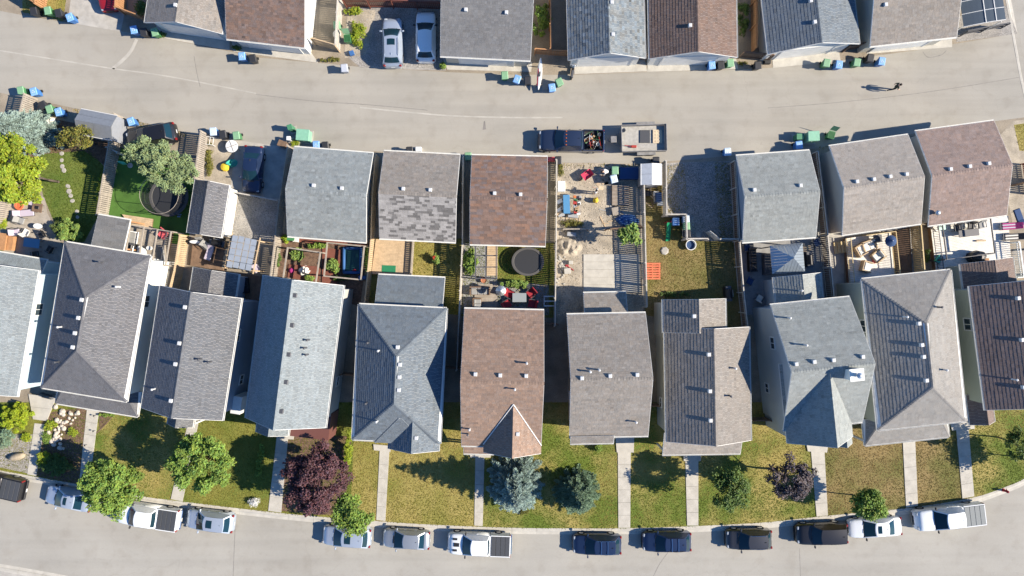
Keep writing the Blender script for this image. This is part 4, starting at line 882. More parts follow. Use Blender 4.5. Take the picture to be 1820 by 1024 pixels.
tree('leafy green street tree on the lawn above the silver crossover',360,822,4.2,2.75,2.55,1.8,'green',85,150,.22,12,group=GS)
tree('large purple-leaved tree filling the bed beside the walk',563,852,3.8,2.75,3.1,1.7,'purple',95,160,.20,13,name='purple_tree',group=GS)
tree('small bright green tree between the purple tree and the silver crossover',628,914,3.2,1.6,1.75,1.2,'green',42,130,.22,14,tr=.08,group=GS)
tree('thin sparse green tree on the lawn left of the grey-purple tree',1297,868,3.6,1.85,1.8,1.6,'deep',64,90,.20,15,tr=.08,group=GS,cr=(.25,.5))
tree('grey-purple leaved tree beside the walk of the chimney house',1405,853,3.6,2.05,1.9,1.5,'plum',52,100,.21,16,name='purple_tree',group=GS,cr=(.28,.5))
tree('small round green tree hanging over the white sedan',1546,898,3.0,1.45,1.25,1.05,'green',40,140,.22,17,tr=.06,group=GS)
tree('dark green tree cut by the right edge above the bend',1822,792,3.4,1.9,1.6,1.3,'deep',40,70,.2,18,tr=.07,group=GS,cr=(.25,.45))
tree('bushy dark tree just past the right edge by the kerb',1862,828,3.2,1.4,1.3,1.1,'deep',36,90,.2,19,tr=.06,group=GS)
conifer('blue spruce on the lawn left of the green spruce',917,862,7.4,2.75,'blue',21,.22,group='spruces on the front lawn')
conifer('smaller dark green spruce right of the blue spruce',1027,876,5.6,2.1,'spruce',22,.25,group='spruces on the front lawn')
conifer('blue spruce at the left edge by the lane',40,232,6.2,2.3,'blue',23,.35)
tree('big yellow-green tree at the left edge over the patio',30,306,5.2,2.5,3.3,2.0,'yellow',90,150,.24,24,name='garden_tree',rot=.25)
tree('rusty yellow fruit tree below the grey metal shed',140,246,2.6,1.9,1.0,1.0,'rust',34,55,.17,25,tr=.06,name='garden_tree',cr=(.2,.4))
tree('broad grey-green pine over the black crossover',287,292,4.4,3.3,1.8,1.5,'pine',115,150,.17,26,name='pine_tree',rot=-.48,cr=(.28,.5),spread=(.16,.06))
tree('young light green tree in the dirt yard',1118,418,2.6,.95,.95,.7,'pale',22,60,.26,27,tr=.045,name='garden_tree',cr=(.2,.34))
shrub('round yellow-green shrub beside the white house patio',125,410,1.55,1.15,1.7,'pale',31,44,100,.15,name='garden_shrub')
shrub('grey-leaved shrub left of the yellow-green shrub',104,406,.75,.85,1.2,'olive',32,16,70,.15,name='garden_shrub')
shrub('bright lime shrub at the left edge of the front garden',27,741,1.55,1.55,1.5,'lime',33,48,110,.15)
shrub('blue-green shrub below the bright lime shrub',8,776,1.1,1.3,1.2,'spruce',34,30,90,.13)
shrub('small lime shrub beside the front gravel bed',46,778,.55,.5,.5,'lime',35,12,60,.11)
shrub('wide dark green juniper by the kerb left of the walk',97,826,2.0,1.15,.8,'deep',36,44,110,.14,name='juniper')
shrub('bright green end of the juniper against the front walk',76,815,.75,.8,.95,'yellow',37,16,80,.13,name='juniper')
shrub('narrow green hedge left of the grey house walk',462,818,.35,2.1,1.0,'green',38,34,80,.12,name='hedge',rot=-.12)
shrub('tall narrow hedge right of the purple tree',619,798,.40,1.9,1.2,'yellow',39,34,80,.13,name='hedge',rot=-.06)
shrub('white flowering shrub at the kerb left of the walk',452,893,.75,.5,.6,'white',40,14,50,.1,name='flower_shrub',spread=(.1,.03))
shrub('round dark green shrub under the eave of the taupe roofed house',1063,796,.48,.48,.8,'green',41,12,80,.11)
shrub('small green perennials at the foot of the charcoal porch roof',189,738,.75,.22,.4,'green',42,10,50,.1)
shrub('yellow-green perennial clump right of the rock bed',129,768,.6,.45,.4,'yellow',43,10,50,.11)
shrub('green ground plants left of the rock bed',88,757,.85,.6,.4,'yellow',44,14,50,.12)
shrub('low green ground plants along the rock bed edge',83,782,.5,.9,.35,'green',45,14,50,.11)
shrub('lush green garden shrub against the fence by the grey patio',836,465,.75,1.5,1.5,'green',46,36,90,.17,name='garden_shrub')
shrub('small rose bush with red flowers in the striped shade',775,458,.42,.72,.9,'pale',47,14,60,.14,name='rose_bush',rot=.25)
shrub('red rose flowers on the small rose bush',772,457,.22,.4,1.1,'flower',48,5,14,.12,name='rose_bloom',rot=.25,cr=(.08,.14))
shrub('long leafy hedge behind the red patio chairs',916,505,1.5,.42,.9,'pale',49,30,80,.14,name='hedge',rot=-.05)
shrub('leafy weeds beside the fence by the silver crossover',637,58,.8,1.5,.5,'yellow',50,24,50,.16,name='weeds')
shrub('tall sunflower weeds above the green bin',628,20,.9,.45,.7,'yellow',51,14,40,.16,name='weeds')
shrub('small bush at the corner of the charcoal garage',789,117,.4,.42,.6,'green',52,10,60,.12)
shrub('dry weeds along the gate of the wooden enclosure',585,106,1.3,.25,.35,'rust',53,16,40,.12,name='weeds')
shrub('trimmed weeds beside the green utility box',523,254,.5,.35,.4,'yellow',54,8,40,.12,name='weeds')
shrub('dry golden weeds along the fence of the parking pad',372,285,.45,1.6,.5,'rust',55,24,40,.13,name='weeds')
shrub('dark shrub behind the far fence left of the pale gabled garage',962,35,1.0,1.9,1.2,'green',56,30,60,.17,name='garden_shrub')
shrub('dark shrubs between the two gabled garages and the grey one',1322,30,.7,1.7,1.1,'deep',57,26,60,.16,name='garden_shrub')
shrub('dark green shrub inside the corner fence by the taupe garage',250,12,.6,.8,1.0,'deep',58,14,60,.15,name='garden_shrub')
shrub('green weeds at the corner of the taupe garage',287,62,.5,.3,.4,'deep',59,10,50,.12,name='weeds')
shrub('green weeds between the two left garages across the lane',420,84,.45,.3,.4,'deep',60,10,50,.12,name='weeds')
shrub('yellow-flowered garden plant at the garage corner',508,424,.4,.42,.7,'lime',61,10,60,.14,name='garden_plant')
shrub('round leafy vegetable plant in the left garden bed',529,453,.72,.6,.7,'pale',62,20,70,.2,name='garden_plant')
shrub('row of bean plants along the garage eave',563,437,1.2,.3,.5,'green',63,18,50,.14,name='garden_plant')
shrub('leafy vine plant left of the blue paddling pool',591,472,.75,.8,.8,'pale',64,22,60,.2,name='garden_plant')
shrub('leafy plants in the lower garden bed by the roof',549,495,.55,.35,.5,'pale',65,12,60,.17,name='garden_plant')
shrub('green plants below the garden frame',607,494,1.0,.3,.4,'deep',66,16,50,.15,name='garden_plant')
shrub('climbing vine in the gap beside the light wood deck',652,462,.22,1.5,1.4,'green',67,20,60,.14,name='vine')
shrub('mint green plants by the left garden fence',494,458,.3,1.3,.6,'deep',68,16,60,.13,name='garden_plant')
shrub('dry weeds beside the timber wall in the dirt yard',1016,397,1.2,.35,.4,'rust',69,18,40,.12,name='weeds')
shrub('grassy weeds along the dirt yard fence corner',997,303,.35,.7,.3,'rust',70,12,36,.12,name='weeds')
shrub('dark climbing plants along the shaded right deck fence',1648,455,.25,1.0,1.2,'deep',71,14,50,.14,name='vine')
shrub('dark bushes along the house foundation behind the yellow lawn',1200,523,1.4,.3,.5,'deep',72,16,50,.13,name='garden_shrub')
shrub('brown dry conical shrub at the foot of the blue spruce',933,911,.5,.45,.5,'rust',73,10,50,.1)
shrub('green plant under the maroon lower front',556,766,.25,.2,.5,'yellow',74,5,40,.12)
shrub('grass clump by the right end of the far lane fence',1318,112,.6,.22,.3,'rust',75,8,36,.12,name='weeds')
shrub('sparse green weeds along the fence above the turf yard',180,330,.35,2.2,.5,'yellow',76,20,34,.12,name='weeds',rot=-.18)
shrub('leafy shrub at the left edge above the patio table',2,398,.5,.6,1.0,'yellow',77,14,60,.14,name='garden_shrub')
shrub('green shrub at the left edge beside the wooden planter',0,440,.35,.5,.8,'deep',78,10,60,.14,name='garden_shrub')
# grass blades on every lawn
def grass(name, label, polys, per, h, seed):
    r = random.Random(seed); b = MB(); PAL = {'mix': (GREEN,STRAW,.06), 'green': ((.100,.132,.016),(.20,.18,.035),.12), 'straw': (OLIVE,STRAW,-.15), 'brown': ((.12,.115,.026),BROWN,-.1), 'lush': ((.080,.122,.016),(.13,.155,.028),.1)}
    for poly, k in polys:
        xs = [p.x for p in poly]; ys = [p.y for p in poly]; ar = (max(xs)-min(xs))*(max(ys)-min(ys)); g_, y_, bias = PAL[k]
        for i in range(int(ar*per)):
            x, y = r.uniform(min(xs),max(xs)), r.uniform(min(ys),max(ys))
            if not (-50 < x < 50 and -28 < y < 28) or not pip(x, y, poly): continue
            n = mnoise.noise((x*.16,y*.16,3.1))*1.7+mnoise.noise((x*.9,y*.9,7.7))*.7-bias+r.uniform(-.35,.35); f = min(1,max(0,.5+n)); v = r.uniform(.75,1.25)
            c = tuple((g_[j]*(1-f)+y_[j]*f)*v for j in range(3)); a = r.uniform(0,6.28); d = Vector((math.cos(a),math.sin(a),0)); s = Vector((-d.y,d.x,0))*.035; p = Vector((x,y,.006)); hh = h*r.uniform(.6,1.3)
            b.add([p-s, p+s, p+d*hh*1.2+Vector((0,0,hh*.7))], [(0,1,2)], c)
    o = b.build(name, mat('grass_blades', (1,1,1), .8, attr=True, spec=.2, trans=.2), kind='stuff'); return tag(o, label, 'grass')
grass('grass','short dry and green grass on the front lawns', lawn_polys, 95, .075, 5)
grass('grass','short grass on the back yard lawns', YL, 110, .075, 6)
# ================================================================ FENCES, SHEDS, DECKS
M_wood_g = mat('weathered_wood', (.30,.255,.205), .9, var=.15, scale=2.5, fine=.12, fscale=14)
M_wood_t = mat('tan_wood', (.46,.33,.20), .85, var=.13, scale=2.5, fine=.1, fscale=14)
M_wood_o = mat('orange_wood', (.38,.19,.085), .85, var=.15, scale=2.5, fine=.1, fscale=14)
M_wood_r = mat('red_stained_wood', (.17,.055,.035), .85, var=.15, scale=2.5, fine=.1, fscale=14)
M_wood_b = mat('brown_wood', (.17,.105,.065), .9, var=.2, scale=2.5, fine=.12, fscale=14)
M_wood_y = mat('yellow_new_wood', (.55,.41,.21), .8, var=.1, scale=2.5, fine=.08, fscale=14)
M_wood_w = mat('whitewashed_wood', (.68,.63,.56), .85, var=.10, scale=2.5, fine=.08, fscale=14)
M_fence_w = mat('bleached_fence', (.44,.395,.335), .9, var=.14, scale=2.5, fine=.1, fscale=14)
M_vinyl = mat('white_vinyl', (.68,.67,.64), .5)
def fence(label, pts, m, h=1.75, bw=.145, gap=.035, cap=True, name='fence', group='yard fences', postm=None):
    A = [P(x, y) for x, y in pts]; o = Vector((A[0].x, A[0].y, 0)); t = thing(name, label, 'fence', o, 0, group); bo = MB(); rl = MB(); cp = MB(); r = random.Random(int(A[0].x*10)); postm = postm or m
    for a, b in zip(A, A[1:]):
        d = b-a; L = d.length; d.normalize(); n = Vector((-d.y,d.x,0)); ang = math.atan2(d.y,d.x); k = max(1,int(L/(bw+gap)))
        for i in range(k):
            c = a+d*(L*(i+.5)/k); hh = h*r.uniform(.985,1.01); bo.box(c+n*.045+Vector((0,0,hh/2+.03)), (bw,.02,hh-.06), ang)
        for z in (.35,h-.3): rl.box(a+d*L/2+Vector((0,0,z)), (L-.02,.04,.09), ang)
        if cap: cp.box(a+d*L/2+n*.02+Vector((0,0,h+.03)), (L,.10,.035), ang)
        np_ = max(1,round(L/2.4))
        for i in range(np_+1):
            MB().box(a+d*(L*i/np_)-n*.05+Vector((0,0,(h+.05)/2)), (.095,.09,h+.05), ang).build('post', postm, t, origin=o)
    bo.build('boards', m, t, origin=o, kind='stuff'); rl.build('rail', postm, t, origin=o)
    if cap: cp.build('cap_rail', postm, t, origin=o)
    return t
fence('weathered fence at the left edge running down from the lane', [(67,176),(40,285),(12,400)], M_wood_g)
fence('long weathered fence between the lush lawn and the green turf', [(222,210),(205,310),(192,386)], M_wood_g)
fence('weathered fence between the turf yard and the parking pad', [(372,240),(361,322)], M_wood_g)
fence('tan fence below the small dark shed', [(336,420),(326,482),(310,545)], M_wood_t)
fence('grey fence left of the grey shingled garage', [(522,265),(506,372),(500,430),(492,492)], M_wood_g)
fence('tan fence along the right side of the grey shingled garage', [(674,280),(668,350),(666,428),(655,540)], M_wood_t)
fence('fence between the striped lawn and the grey patio', [(825,282),(824,430),(818,560),(814,655)], M_fence_w)
fence('fence between the round trampoline and the dirt yard', [(987,290),(986,432),(984,578)], M_fence_w)
fence('long white-capped fence between the dirt yard and the yellow lawn', [(1138,332),(1140,430),(1143,545)], M_fence_w)
fence('fence along the left side of the shaded gravel pad', [(1176,292),(1177,385)], M_fence_w)
fence('short fence stepping round the carts by the gravel pad', [(1177,385),(1211,385),(1212,427),(1249,427)], M_fence_w)
fence('fence closing the foot of the shaded gravel pad', [(1270,427),(1306,428)], M_fence_w)
fence('dark fence between the gravel pad and the pale grey garage', [(1296,292),(1303,430),(1310,520),(1318,590)], M_wood_b, postm=M_fence_w)
fence('slatted brown fence right of the metal gazebo', [(1438,276),(1455,420),(1466,532)], M_wood_b, postm=M_fence_w)
fence('yellow new-wood fence right of the cushioned deck', [(1616,403),(1623,490)], M_wood_y)
fence('red stained fence behind the two cars on the gravel pad', [(617,14),(700,15),(785,18)], M_wood_r)
fence('wooden side fence of the enclosure beside the white garage wall', [(610,-20),(604,92)], M_fence_w)
fence('tan gate closing the enclosure beside the white garage wall', [(562,80),(604,92)], M_wood_t, name='gate')
fence('orange wood fence in the gap left of the blue-grey gabled garage', [(976,-30),(977,98)], M_wood_o)
fence('orange wood gate at the lane left of the blue-grey gabled garage', [(950,97),(1012,102)], M_wood_o, h=1.5, name='gate')
fence('short brown gate between the two gabled garages', [(1129,106),(1152,106)], M_wood_o, h=1.6, name='gate')
fence('orange wood fence in the gap left of the dark grey garage', [(1333,-30),(1334,96)], M_wood_o)
fence('brown wooden gate at the lane left of the dark grey garage', [(1312,103),(1364,108)], M_wood_b, h=1.6, name='gate')
fence('brown gate between the dark grey and brown garages', [(1497,92),(1530,86)], M_wood_b, h=1.6, name='gate')
fence('orange corner fence left of the taupe gabled garage', [(226,-20),(224,26),(262,40)], M_wood_o)
fence('orange fence corner at the top edge left of the red car', [(58,-20),(57,2),(83,18),(90,-20)], M_wood_o, h=1.6)
fence('low bar fence across the parking pad', [(418,344),(500,359)], M_fence_w, h=1.1)
fence('low fence across the yard below the black crossover', [(202,266),(222,276)], M_fence_w, h=1.2)
fence('timber retaining fence across the dirt yard', [(1000,409),(1045,409)], M_wood_g, h=.9)
fence('dark metal fence left of the yellow fruit tree', [(75,235),(104,243)], M_fence_w, h=1.0, gap=.09)
fence('low timber fence below the young dirt yard tree', [(1075,409),(1138,405)], M_wood_b, h=.9)
fence('white lattice screen at the right edge of the whitewashed deck', [(1788,432),(1796,492)], M_vinyl, h=1.6, gap=.12, bw=.05)
fence('dark fence right of the mauve-brown garage', [(1795,330),(1850,322)], M_wood_b, h=1.7)
fence('red stained gate by the lane corner planting', [(1815,292),(1822,345)], M_wood_r, h=1.5, name='gate')
g = thing('gate','white gate standing open at the gravel pad','gate',P(1270,427)); a, b_ = P(1270,427), P(1253,413); d = b_-a; L = d.length; ang = math.atan2(d.y,d.x)
for i in range(8): MB().box((d*((i+.5)/8)).to_tuple()[:2]+(.85,), (.13,.03,1.6), ang).build('board', M_wood_w, g)
for z in (.4,1.4): MB().box((d.x/2,d.y/2,z), (L,.06,.09), ang).build('rail', M_wood_w, g)
# retaining fences between the houses
for i, (x0,y0,x1,y1) in enumerate(((612,662,634,664),(785,650,822,652),(963,573,990,575),(1137,716,1186,718),(1330,742,1360,742))):
    fence(['short fence between the silver-grey and blue-grey roofs','short fence between the blue-grey and brown roofs','short fence at the rear corner of the brown roofed house','short fence between the taupe and sand roofs','short fence between the sand and chimney houses'][i], [(x0,y0),(x1,y1)], M_wood_b, h=1.6)
# ---- planked surfaces
def deck(label, quad, z, n, m, along='u', name='deck', skirt=True, th=.035, group=None, cat='deck', gap=.012):
    """quad = TL,TR,BR,BL as seen at height z; planks run along u (left-right) or v"""
    q = [P(x,y,z) for x,y in quad]
    if along == 'v': q = [q[1],q[2],q[3],q[0]]
    o = sum(q, Vector((0,0,0)))/4; o.z = 0; t = thing(name, label, cat, o, 0, group); r = random.Random(n)
    for i in range(n):
        a = i/n; b = (i+1)/n; ga = gap/(q[3]-q[0]).length/2; a += ga; b -= ga
        pts = [q[0].lerp(q[3],a), q[1].lerp(q[2],a), q[1].lerp(q[2],b), q[0].lerp(q[3],b)]; dz = r.uniform(-.002,.004)
        mb = MB(); mb.prism([(p.x,p.y) for p in pts][::-1], z-th+dz, z+dz, col=(1,1,1)); mb.build('plank', m, t, origin=o)
    c = sum(q, Vector((0,0,0)))/4; ins = [c+(p-c)*.985 for p in q]
    if skirt: MB().prism([(p.x,p.y) for p in ins][::-1], 0.0, z-th-.004).build('frame', M_wood_b, t, origin=o)
    return t
deck('light new-wood deck with a green mat', [(668,425),(733,428),(729,491),(660,487)], .45, 24, M_wood_t)
deck('whitewashed deck with dining chairs and a black grill', [(1654,402),(1792,384),(1797,462),(1664,484)], .6, 30, M_wood_w)
deck('shaded plank deck with white lattice at the right edge', [(1789,448),(1870,440),(1872,490),(1795,496)], .6, 18, M_wood_g)
deck('raised pale deck with cushioned seats', [(1503,424),(1583,412),(1590,492),(1510,508)], .55, 26, M_wood_w)
deck('dark plank deck right of the cushioned seats', [(1590,412),(1617,404),(1622,489),(1594,494)], .25, 14, M_wood_b, 'v')
deck('brown deck under the panel roofed pergola', [(343,428),(402,436),(396,482),(338,472)], .35, 20, M_wood_b)
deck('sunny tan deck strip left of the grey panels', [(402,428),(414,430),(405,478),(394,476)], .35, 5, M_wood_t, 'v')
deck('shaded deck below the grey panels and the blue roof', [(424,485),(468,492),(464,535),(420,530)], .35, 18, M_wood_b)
deck('grey deck under the dark beam pergola', [(231,400),(306,413),(292,476),(222,462)], .4, 22, M_wood_g)
deck('tan step platform above the grey deck', [(217,381),(271,389),(268,412),(233,405)], .25, 7, M_wood_t)
deck('reddish timber platform in the garden', [(508,416),(650,430),(646,440),(507,428)], .2, 4, M_wood_r)
deck('reddish board path through the garden bed', [(573,440),(607,444),(599,510),(572,508)], .1, 16, M_wood_r)
deck('reddish boards beside the left garden bed', [(513,470),(570,474),(566,500),(511,494)], .1, 9, M_wood_r)
deck('grey slatted pallet deck in the shade of the dirt yard', [(1088,329),(1118,329),(1118,365),(1088,365)], .35, 15, M_wood_g, gap=.05)
deck('patio table deck of grey boards beside the sofa', [(845,505),(884,505),(884,548),(842,548)], .12, 16, M_wood_g)
deck('tan boards of the narrow patio step', [(866,436),(884,436),(884,490),(865,490)], .1, 14, M_wood_t)
q = [(1037,452),(1136,452),(1139,520),(1037,520)]; slab_run('concrete_pad', q, 5, M_conc, .08)
# green mat, hose on the light deck
b = MB(); b.bbox((0,0,.012),(1.3,.66,.024),.01); place('green_mat','green rectangular mat on the light wood deck','mat',b,mat('green_mat',(.012,.16,.07),.9),691,478,.452,-.04)
fence('low divider fence along the light deck', [(736,428),(732,490)], M_wood_g, h=.9)
# ---- sheds and small roofs
M_mroof = mat('metal_roof_grey', (.22,.225,.235), .45, metal=.3, var=.06, scale=4); M_mroof_l = mat('metal_roof_pale', (.50,.50,.49), .5, var=.08, scale=3); M_shedw = mat('shed_plastic_grey', (.24,.245,.26), .6, var=.05)
def flat_shed(label, px4, ze, zr, kind, wallm, roofm, name='shed', cat='shed', panels=2, ov=.06, walls=True):
    s = Building(name, label, cat, px4, ze)
    if walls: s.walls(wallm, ov=ov, gable=(kind, zr-.04, s.w/2 if kind == 'gv' else s.d/2) if kind[0] == 'g' else None); s.opening('f',0,.95,.8,1.7,'door',M_shedw)
    pl, ev, rg = roof_polys(kind, s.w, s.d, ze, zr)
    rf = bpy.data.objects.new('roof', None); COL.objects.link(rf); rf.parent = s.root
    for p in pl:
        for i in range(panels):
            a, b = i/panels, (i+1)/panels
            if kind == 'gv': q = [p[0].lerp(p[3],a+.005), p[1].lerp(p[2],a+.005), p[1].lerp(p[2],b-.005), p[0].lerp(p[3],b-.005)]
            else: q = [p[0].lerp(p[1],a+.005), p[0].lerp(p[1],b-.005), p[3].lerp(p[2],b-.005), p[3].lerp(p[2],a+.005)]
            mb = MB(); mb.poly(q); mb.poly([t-Vector((0,0,.05)) for t in reversed(q)])
            for j in range(4): mb.add([q[j]-Vector((0,0,.05)), q[(j+1)%4]-Vector((0,0,.05)), q[(j+1)%4], q[j]], [(0,1,2,3)])
            mb.build('roof_panel', roofm, rf)
    for a, b in ev:
        g = MB(); a = Vector((*a,ze)); b = Vector((*b,ze)); g.tube(a, b, .035, .035, 6); g.build('edge_trim', M_white, rf)
    return s
flat_shed('grey metal shed with white trim at the left end of the lane', [(146,193),(208,206),(200,250),(134,238)], 1.95, 2.55, 'gu', M_shedw, M_mroof)
flat_shed('small pale-roofed shed at the lane end of the yellow lawn', [(1139,291),(1176,291),(1176,329),(1139,329)], 2.0, 2.3, 'gv', M_wood_g, M_mroof_l)
s = Building('shed','small dark shingled shed with white wall beside the parking pad','shed',[(349,319),(406,329),(395,423),(331,414)],2.55); s.walls(SID['white'], ov=.22, gable=('gv',3.3,1.4)); s.opening('r',-.8,1.05,.85,1.9,'door',M_white); s.roof('dark','gv',3.4)
s = Building('patio_cover','flat grey patio roof beside the dark beam pergola','patio cover',[(174,381),(231,391),(223,446),(165,436)],2.7); s.roof('ash','su',2.95, ze=2.7, expo=.3, wid=.9)
for u in (-1,1):
    for v in (-1,1): MB().box((u*(s.w/2-.15), v*(s.d/2-.15), 1.3),(.13,.13,2.6)).build('post', M_wood_o, s.root)
# metal hip gazebo
s = Building('gazebo','blue-grey metal hip roofed gazebo above the chimney house','gazebo',[(1368,437),(1426,431),(1431,483),(1373,487)],2.4); M_gz = mat('gazebo_metal',(.30,.34,.38),.35,metal=.5); x, y, z, pk = s.w/2, s.d/2, 2.4, 3.7; pkv = Vector((0,0,pk))
gr = bpy.data.objects.new('roof', None); COL.objects.link(gr); gr.parent = s.root
for a, b in (((-x,-y),(x,-y)),((x,-y),(x,y)),((x,y),(-x,y)),((-x,y),(-x,-y))):
    A, B = Vector((*a,z)), Vector((*b,z)); n = 10
    for i in range(n):
        p0, p1 = A.lerp(B,i/n), A.lerp(B,(i+1)/n); mid = (i+.5)/n
        f0, f1 = 1-abs(2*i/n-1), 1-abs(2*(i+1)/n-1); mc = A.lerp(B,.5); top0 = p0+(pkv-mc)*f0; top1 = p1+(pkv-mc)*f1; e = (p1-p0)*.04; lift = Vector((0,0,.012*(i%2)))
        mb = MB(); mb.add([p0+e+lift,p1-e+lift,top1-e*(f1<1)+lift,top0+e+lift],[(0,1,2,3)]); mb.add([p0+e+lift-Vector((0,0,.03)),p1-e+lift-Vector((0,0,.03)),p1-e+lift,p0+e+lift],[(0,1,2,3)]); mb.build('roof_panel', M_gz, gr)
MB().lathe((0,0,pk-.02),[(.14,0),(.05,.08),(.03,.2)],8).build('finial', M_gz, gr)
for u in (-1,1):
    for v in (-1,1): MB().box((u*(x-.12), v*(y-.12), 1.2),(.1,.1,2.4)).build('post', M_trim_d, s.root)
# pergola with grey panels
s = Building('pergola','wood pergola roofed with four columns of grey panels','pergola',[(412,417),(457,426),(448,483),(404,474)],2.5); M_pan = mat('grey_panel',(.27,.295,.33),.3,var=.06,scale=3); rf = bpy.data.objects.new('roof', None); COL.objects.link(rf); rf.parent = s.root
for i in range(4):
    for j in range(5):
        cw, rh = s.w/4, s.d/5; st = (rnd.uniform(-.04,.04)); MB().box((-s.w/2+cw*(i+.5), -s.d/2+rh*(j+.5)+st, 2.56+.02*(i%2)),(cw-.07,rh-.025,.03)).build('panel', M_pan, rf)
for v in (-1,-.33,.33,1): MB().box((0,v*(s.d/2-.08),2.46),(s.w+.5,.06,.12)).build('beam', M_wood_t, s.root)
for u in (-1,1):
    MB().box((u*(s.w/2+.12),0,2.34),(.07,s.d+.4,.14)).build('beam', M_wood_t, s.root)
    for v in (-1,1): MB().box((u*(s.w/2+.12), v*(s.d/2-.1), 1.15),(.11,.11,2.3)).build('post', M_wood_t, s.root)
def pergola(label, px4, z, beams, m, name='pergola', bw=.09, cross=1):
    s = Building(name, label, 'pergola', px4, z)
    for i in range(beams): f = -.5+i/(beams-1); MB().box((f*s.w,0,z+.03),(bw,s.d,.14)).build('beam', m, s.root)
    for i in range(cross+1): f = -.5+i/max(1,cross); MB().box((0,f*s.d,z-.12),(s.w+.2,bw,.14)).build('crossbeam', m, s.root)
    for u in (-.5,.5):
        for v in (-.5,.5): MB().box((u*s.w, v*s.d, (z-.2)/2),(.12,.12,z-.2)).build('post', m, s.root)
    return s
pergola('dark beam pergola over the grey deck', [(232,400),(306,412),(293,472),(222,460)], 2.5, 4, M_wood_g)
pergola('weathered garden frame with thin rails around the left bed', [(512,442),(569,447),(562,505),(503,493)], 2.0, 2, M_wood_g, bw=.12)
pergola('timber frame round the blue paddling pool', [(582,431),(648,438),(641,497),(576,491)], 2.0, 2, M_wood_g, bw=.12)
pergola('dark slatted pergola over the grey patio', [(846,434),(882,434),(882,495),(844,495)], 2.4, 3, M_trim_d, cross=3)
pergola('thin black frame canopy over the whitewashed deck', [(1675,398),(1760,388),(1768,450),(1682,462)], 2.5, 2, M_trim_d, bw=.05)
# greenhouse canopy at the top right
s = Building('carport','curved translucent panel canopy at the top right corner','canopy',[(1700,-40),(1768,-48),(1780,38),(1709,50)],2.3); M_poly = mat('polycarbonate',(.07,.085,.10),.25,spec=.4); n = 8; pts = []
rf = bpy.data.objects.new('roof', None); COL.objects.link(rf); rf.parent = s.root
for i in range(n+1): f = i/n; pts.append((-s.w/2+s.w*f, 2.3+.55*math.sin(math.pi*(.12+.88*f)*.62)))
for i in range(n):
    for j in range(4):
        y0 = -s.d/2+s.d*j/4+.02; y1 = -s.d/2+s.d*(j+1)/4-.02; (x0,z0),(x1,z1) = pts[i],pts[i+1]
        if i in (0,1,2,3): pass
        mb = MB(); mb.add([(x0,y0,z0),(x1,y0,z1),(x1,y1,z1),(x0,y1,z0)],[(0,1,2,3)]); mb.build('panel', M_poly, rf)
for j in range(5):
    mb = MB(); mb.path([Vector((x_, -s.d/2+s.d*j/4, z_)) for x_, z_ in pts], .03, 5); mb.build('rib', M_white, s.root)
for i in (4,6): MB().box((pts[i][0],0,pts[i][1]+.03),(.06,s.d,.05)).build('purlin', M_white, s.root)
for u in (-1,1):
    for v in (-1,1): MB().box((u*(s.w/2-.03), v*(s.d/2-.05), 1.15),(.07,.07,2.3)).build('post', M_white, s.root)
fence('black low fence in front of the curved canopy', [(1705,64),(1778,50)], M_trim_d, h=1.2, gap=.02)
# ================================================================ CARTS, UTILITY BOXES
CART = {'blue': mat('cart_blue',(.045,.16,.40),.5,var=.06,scale=5), 'green': mat('cart_green',(.055,.19,.07),.5,var=.06,scale=5), 'black': mat('cart_black',(.022,.022,.024),.5), 'grey': mat('cart_grey',(.30,.31,.34),.5),
        'lid_blue': mat('lid_blue',(.19,.36,.62),.45,var=.08,scale=6), 'lid_green': mat('lid_green',(.19,.34,.19),.45,var=.08,scale=6), 'lid_black': mat('lid_black',(.028,.028,.03),.45), 'lid_grey': mat('lid_grey',(.42,.43,.46),.45), 'lid_pale': mat('lid_pale_blue',(.50,.58,.66),.45)}
CM = {}
def cart_meshes():
    w, d, h = .56, .64, .96
    b = MB(); b.prism([(-.20,-.22),(.20,-.22),(.20,.22),(-.20,.22)], .06, h, top=[(-.28,-.32),(.28,-.32),(.28,.30),(-.28,.30)]); b.box((0,0,h-.02),(.62,.68,.04)); CM['body'] = b
    b = MB(); b.add([(-.32,-.37,h+.01),(.32,-.37,h+.01),(.32,.34,h+.05),(-.32,.34,h+.05),(-.26,-.31,h+.05),(.26,-.31,h+.05),(.26,.28,h+.10),(-.26,.28,h+.10)],[(0,1,5,4),(1,2,6,5),(2,3,7,6),(3,0,4,7),(4,5,6,7),(3,2,1,0)]); b.tube((-.24,.36,h),(.24,.36,h),.025); CM['lid'] = b
    b = MB(); b.tube((-.29,.24,.13),(-.22,.24,.13),.13,.13,12); CM['w1'] = b
    b = MB(); b.tube((.22,.24,.13),(.29,.24,.13),.13,.13,12); CM['w2'] = b
    b = MB()
    for dx, dy, a in ((0,.09,0),(-.085,-.06,2.1),(.085,-.06,-2.1)): b.box((dx,dy-.02,h+.083),(.15,.04,.012),a)
    CM['mark'] = b
cart_meshes(); CMESH = {}
def cart(label, px, py, colour, rz=0.0, lid=None, open_=False, z=.01, group='wheeled carts along the lane'):
    p = P(px, py, .95); t = thing('wheeled_cart', label, 'cart', (p.x, p.y, z), R(rz), group)
    def part(k, nm, m):
        key = (k, m.name)
        if key not in CMESH: CMESH[key] = CM[k].mesh(nm, m)
        return inst(nm, CMESH[key], t)
    part('body','body',CART[colour]); l = part('lid','lid',CART['lid_'+(lid or colour)])
    if open_: l.rotation_euler = (R(-110),0,0); hh = Vector((0,.37,.97)); l.location = hh-Matrix.Rotation(R(-110),3,'X') @ hh
    if colour == 'blue' and not open_: inst('emblem', CMESH.setdefault(('mark','w'), CM['mark'].mesh('emblem', M_white)), l)
    part('w1','wheel',M_black); part('w2','wheel',M_black); return t
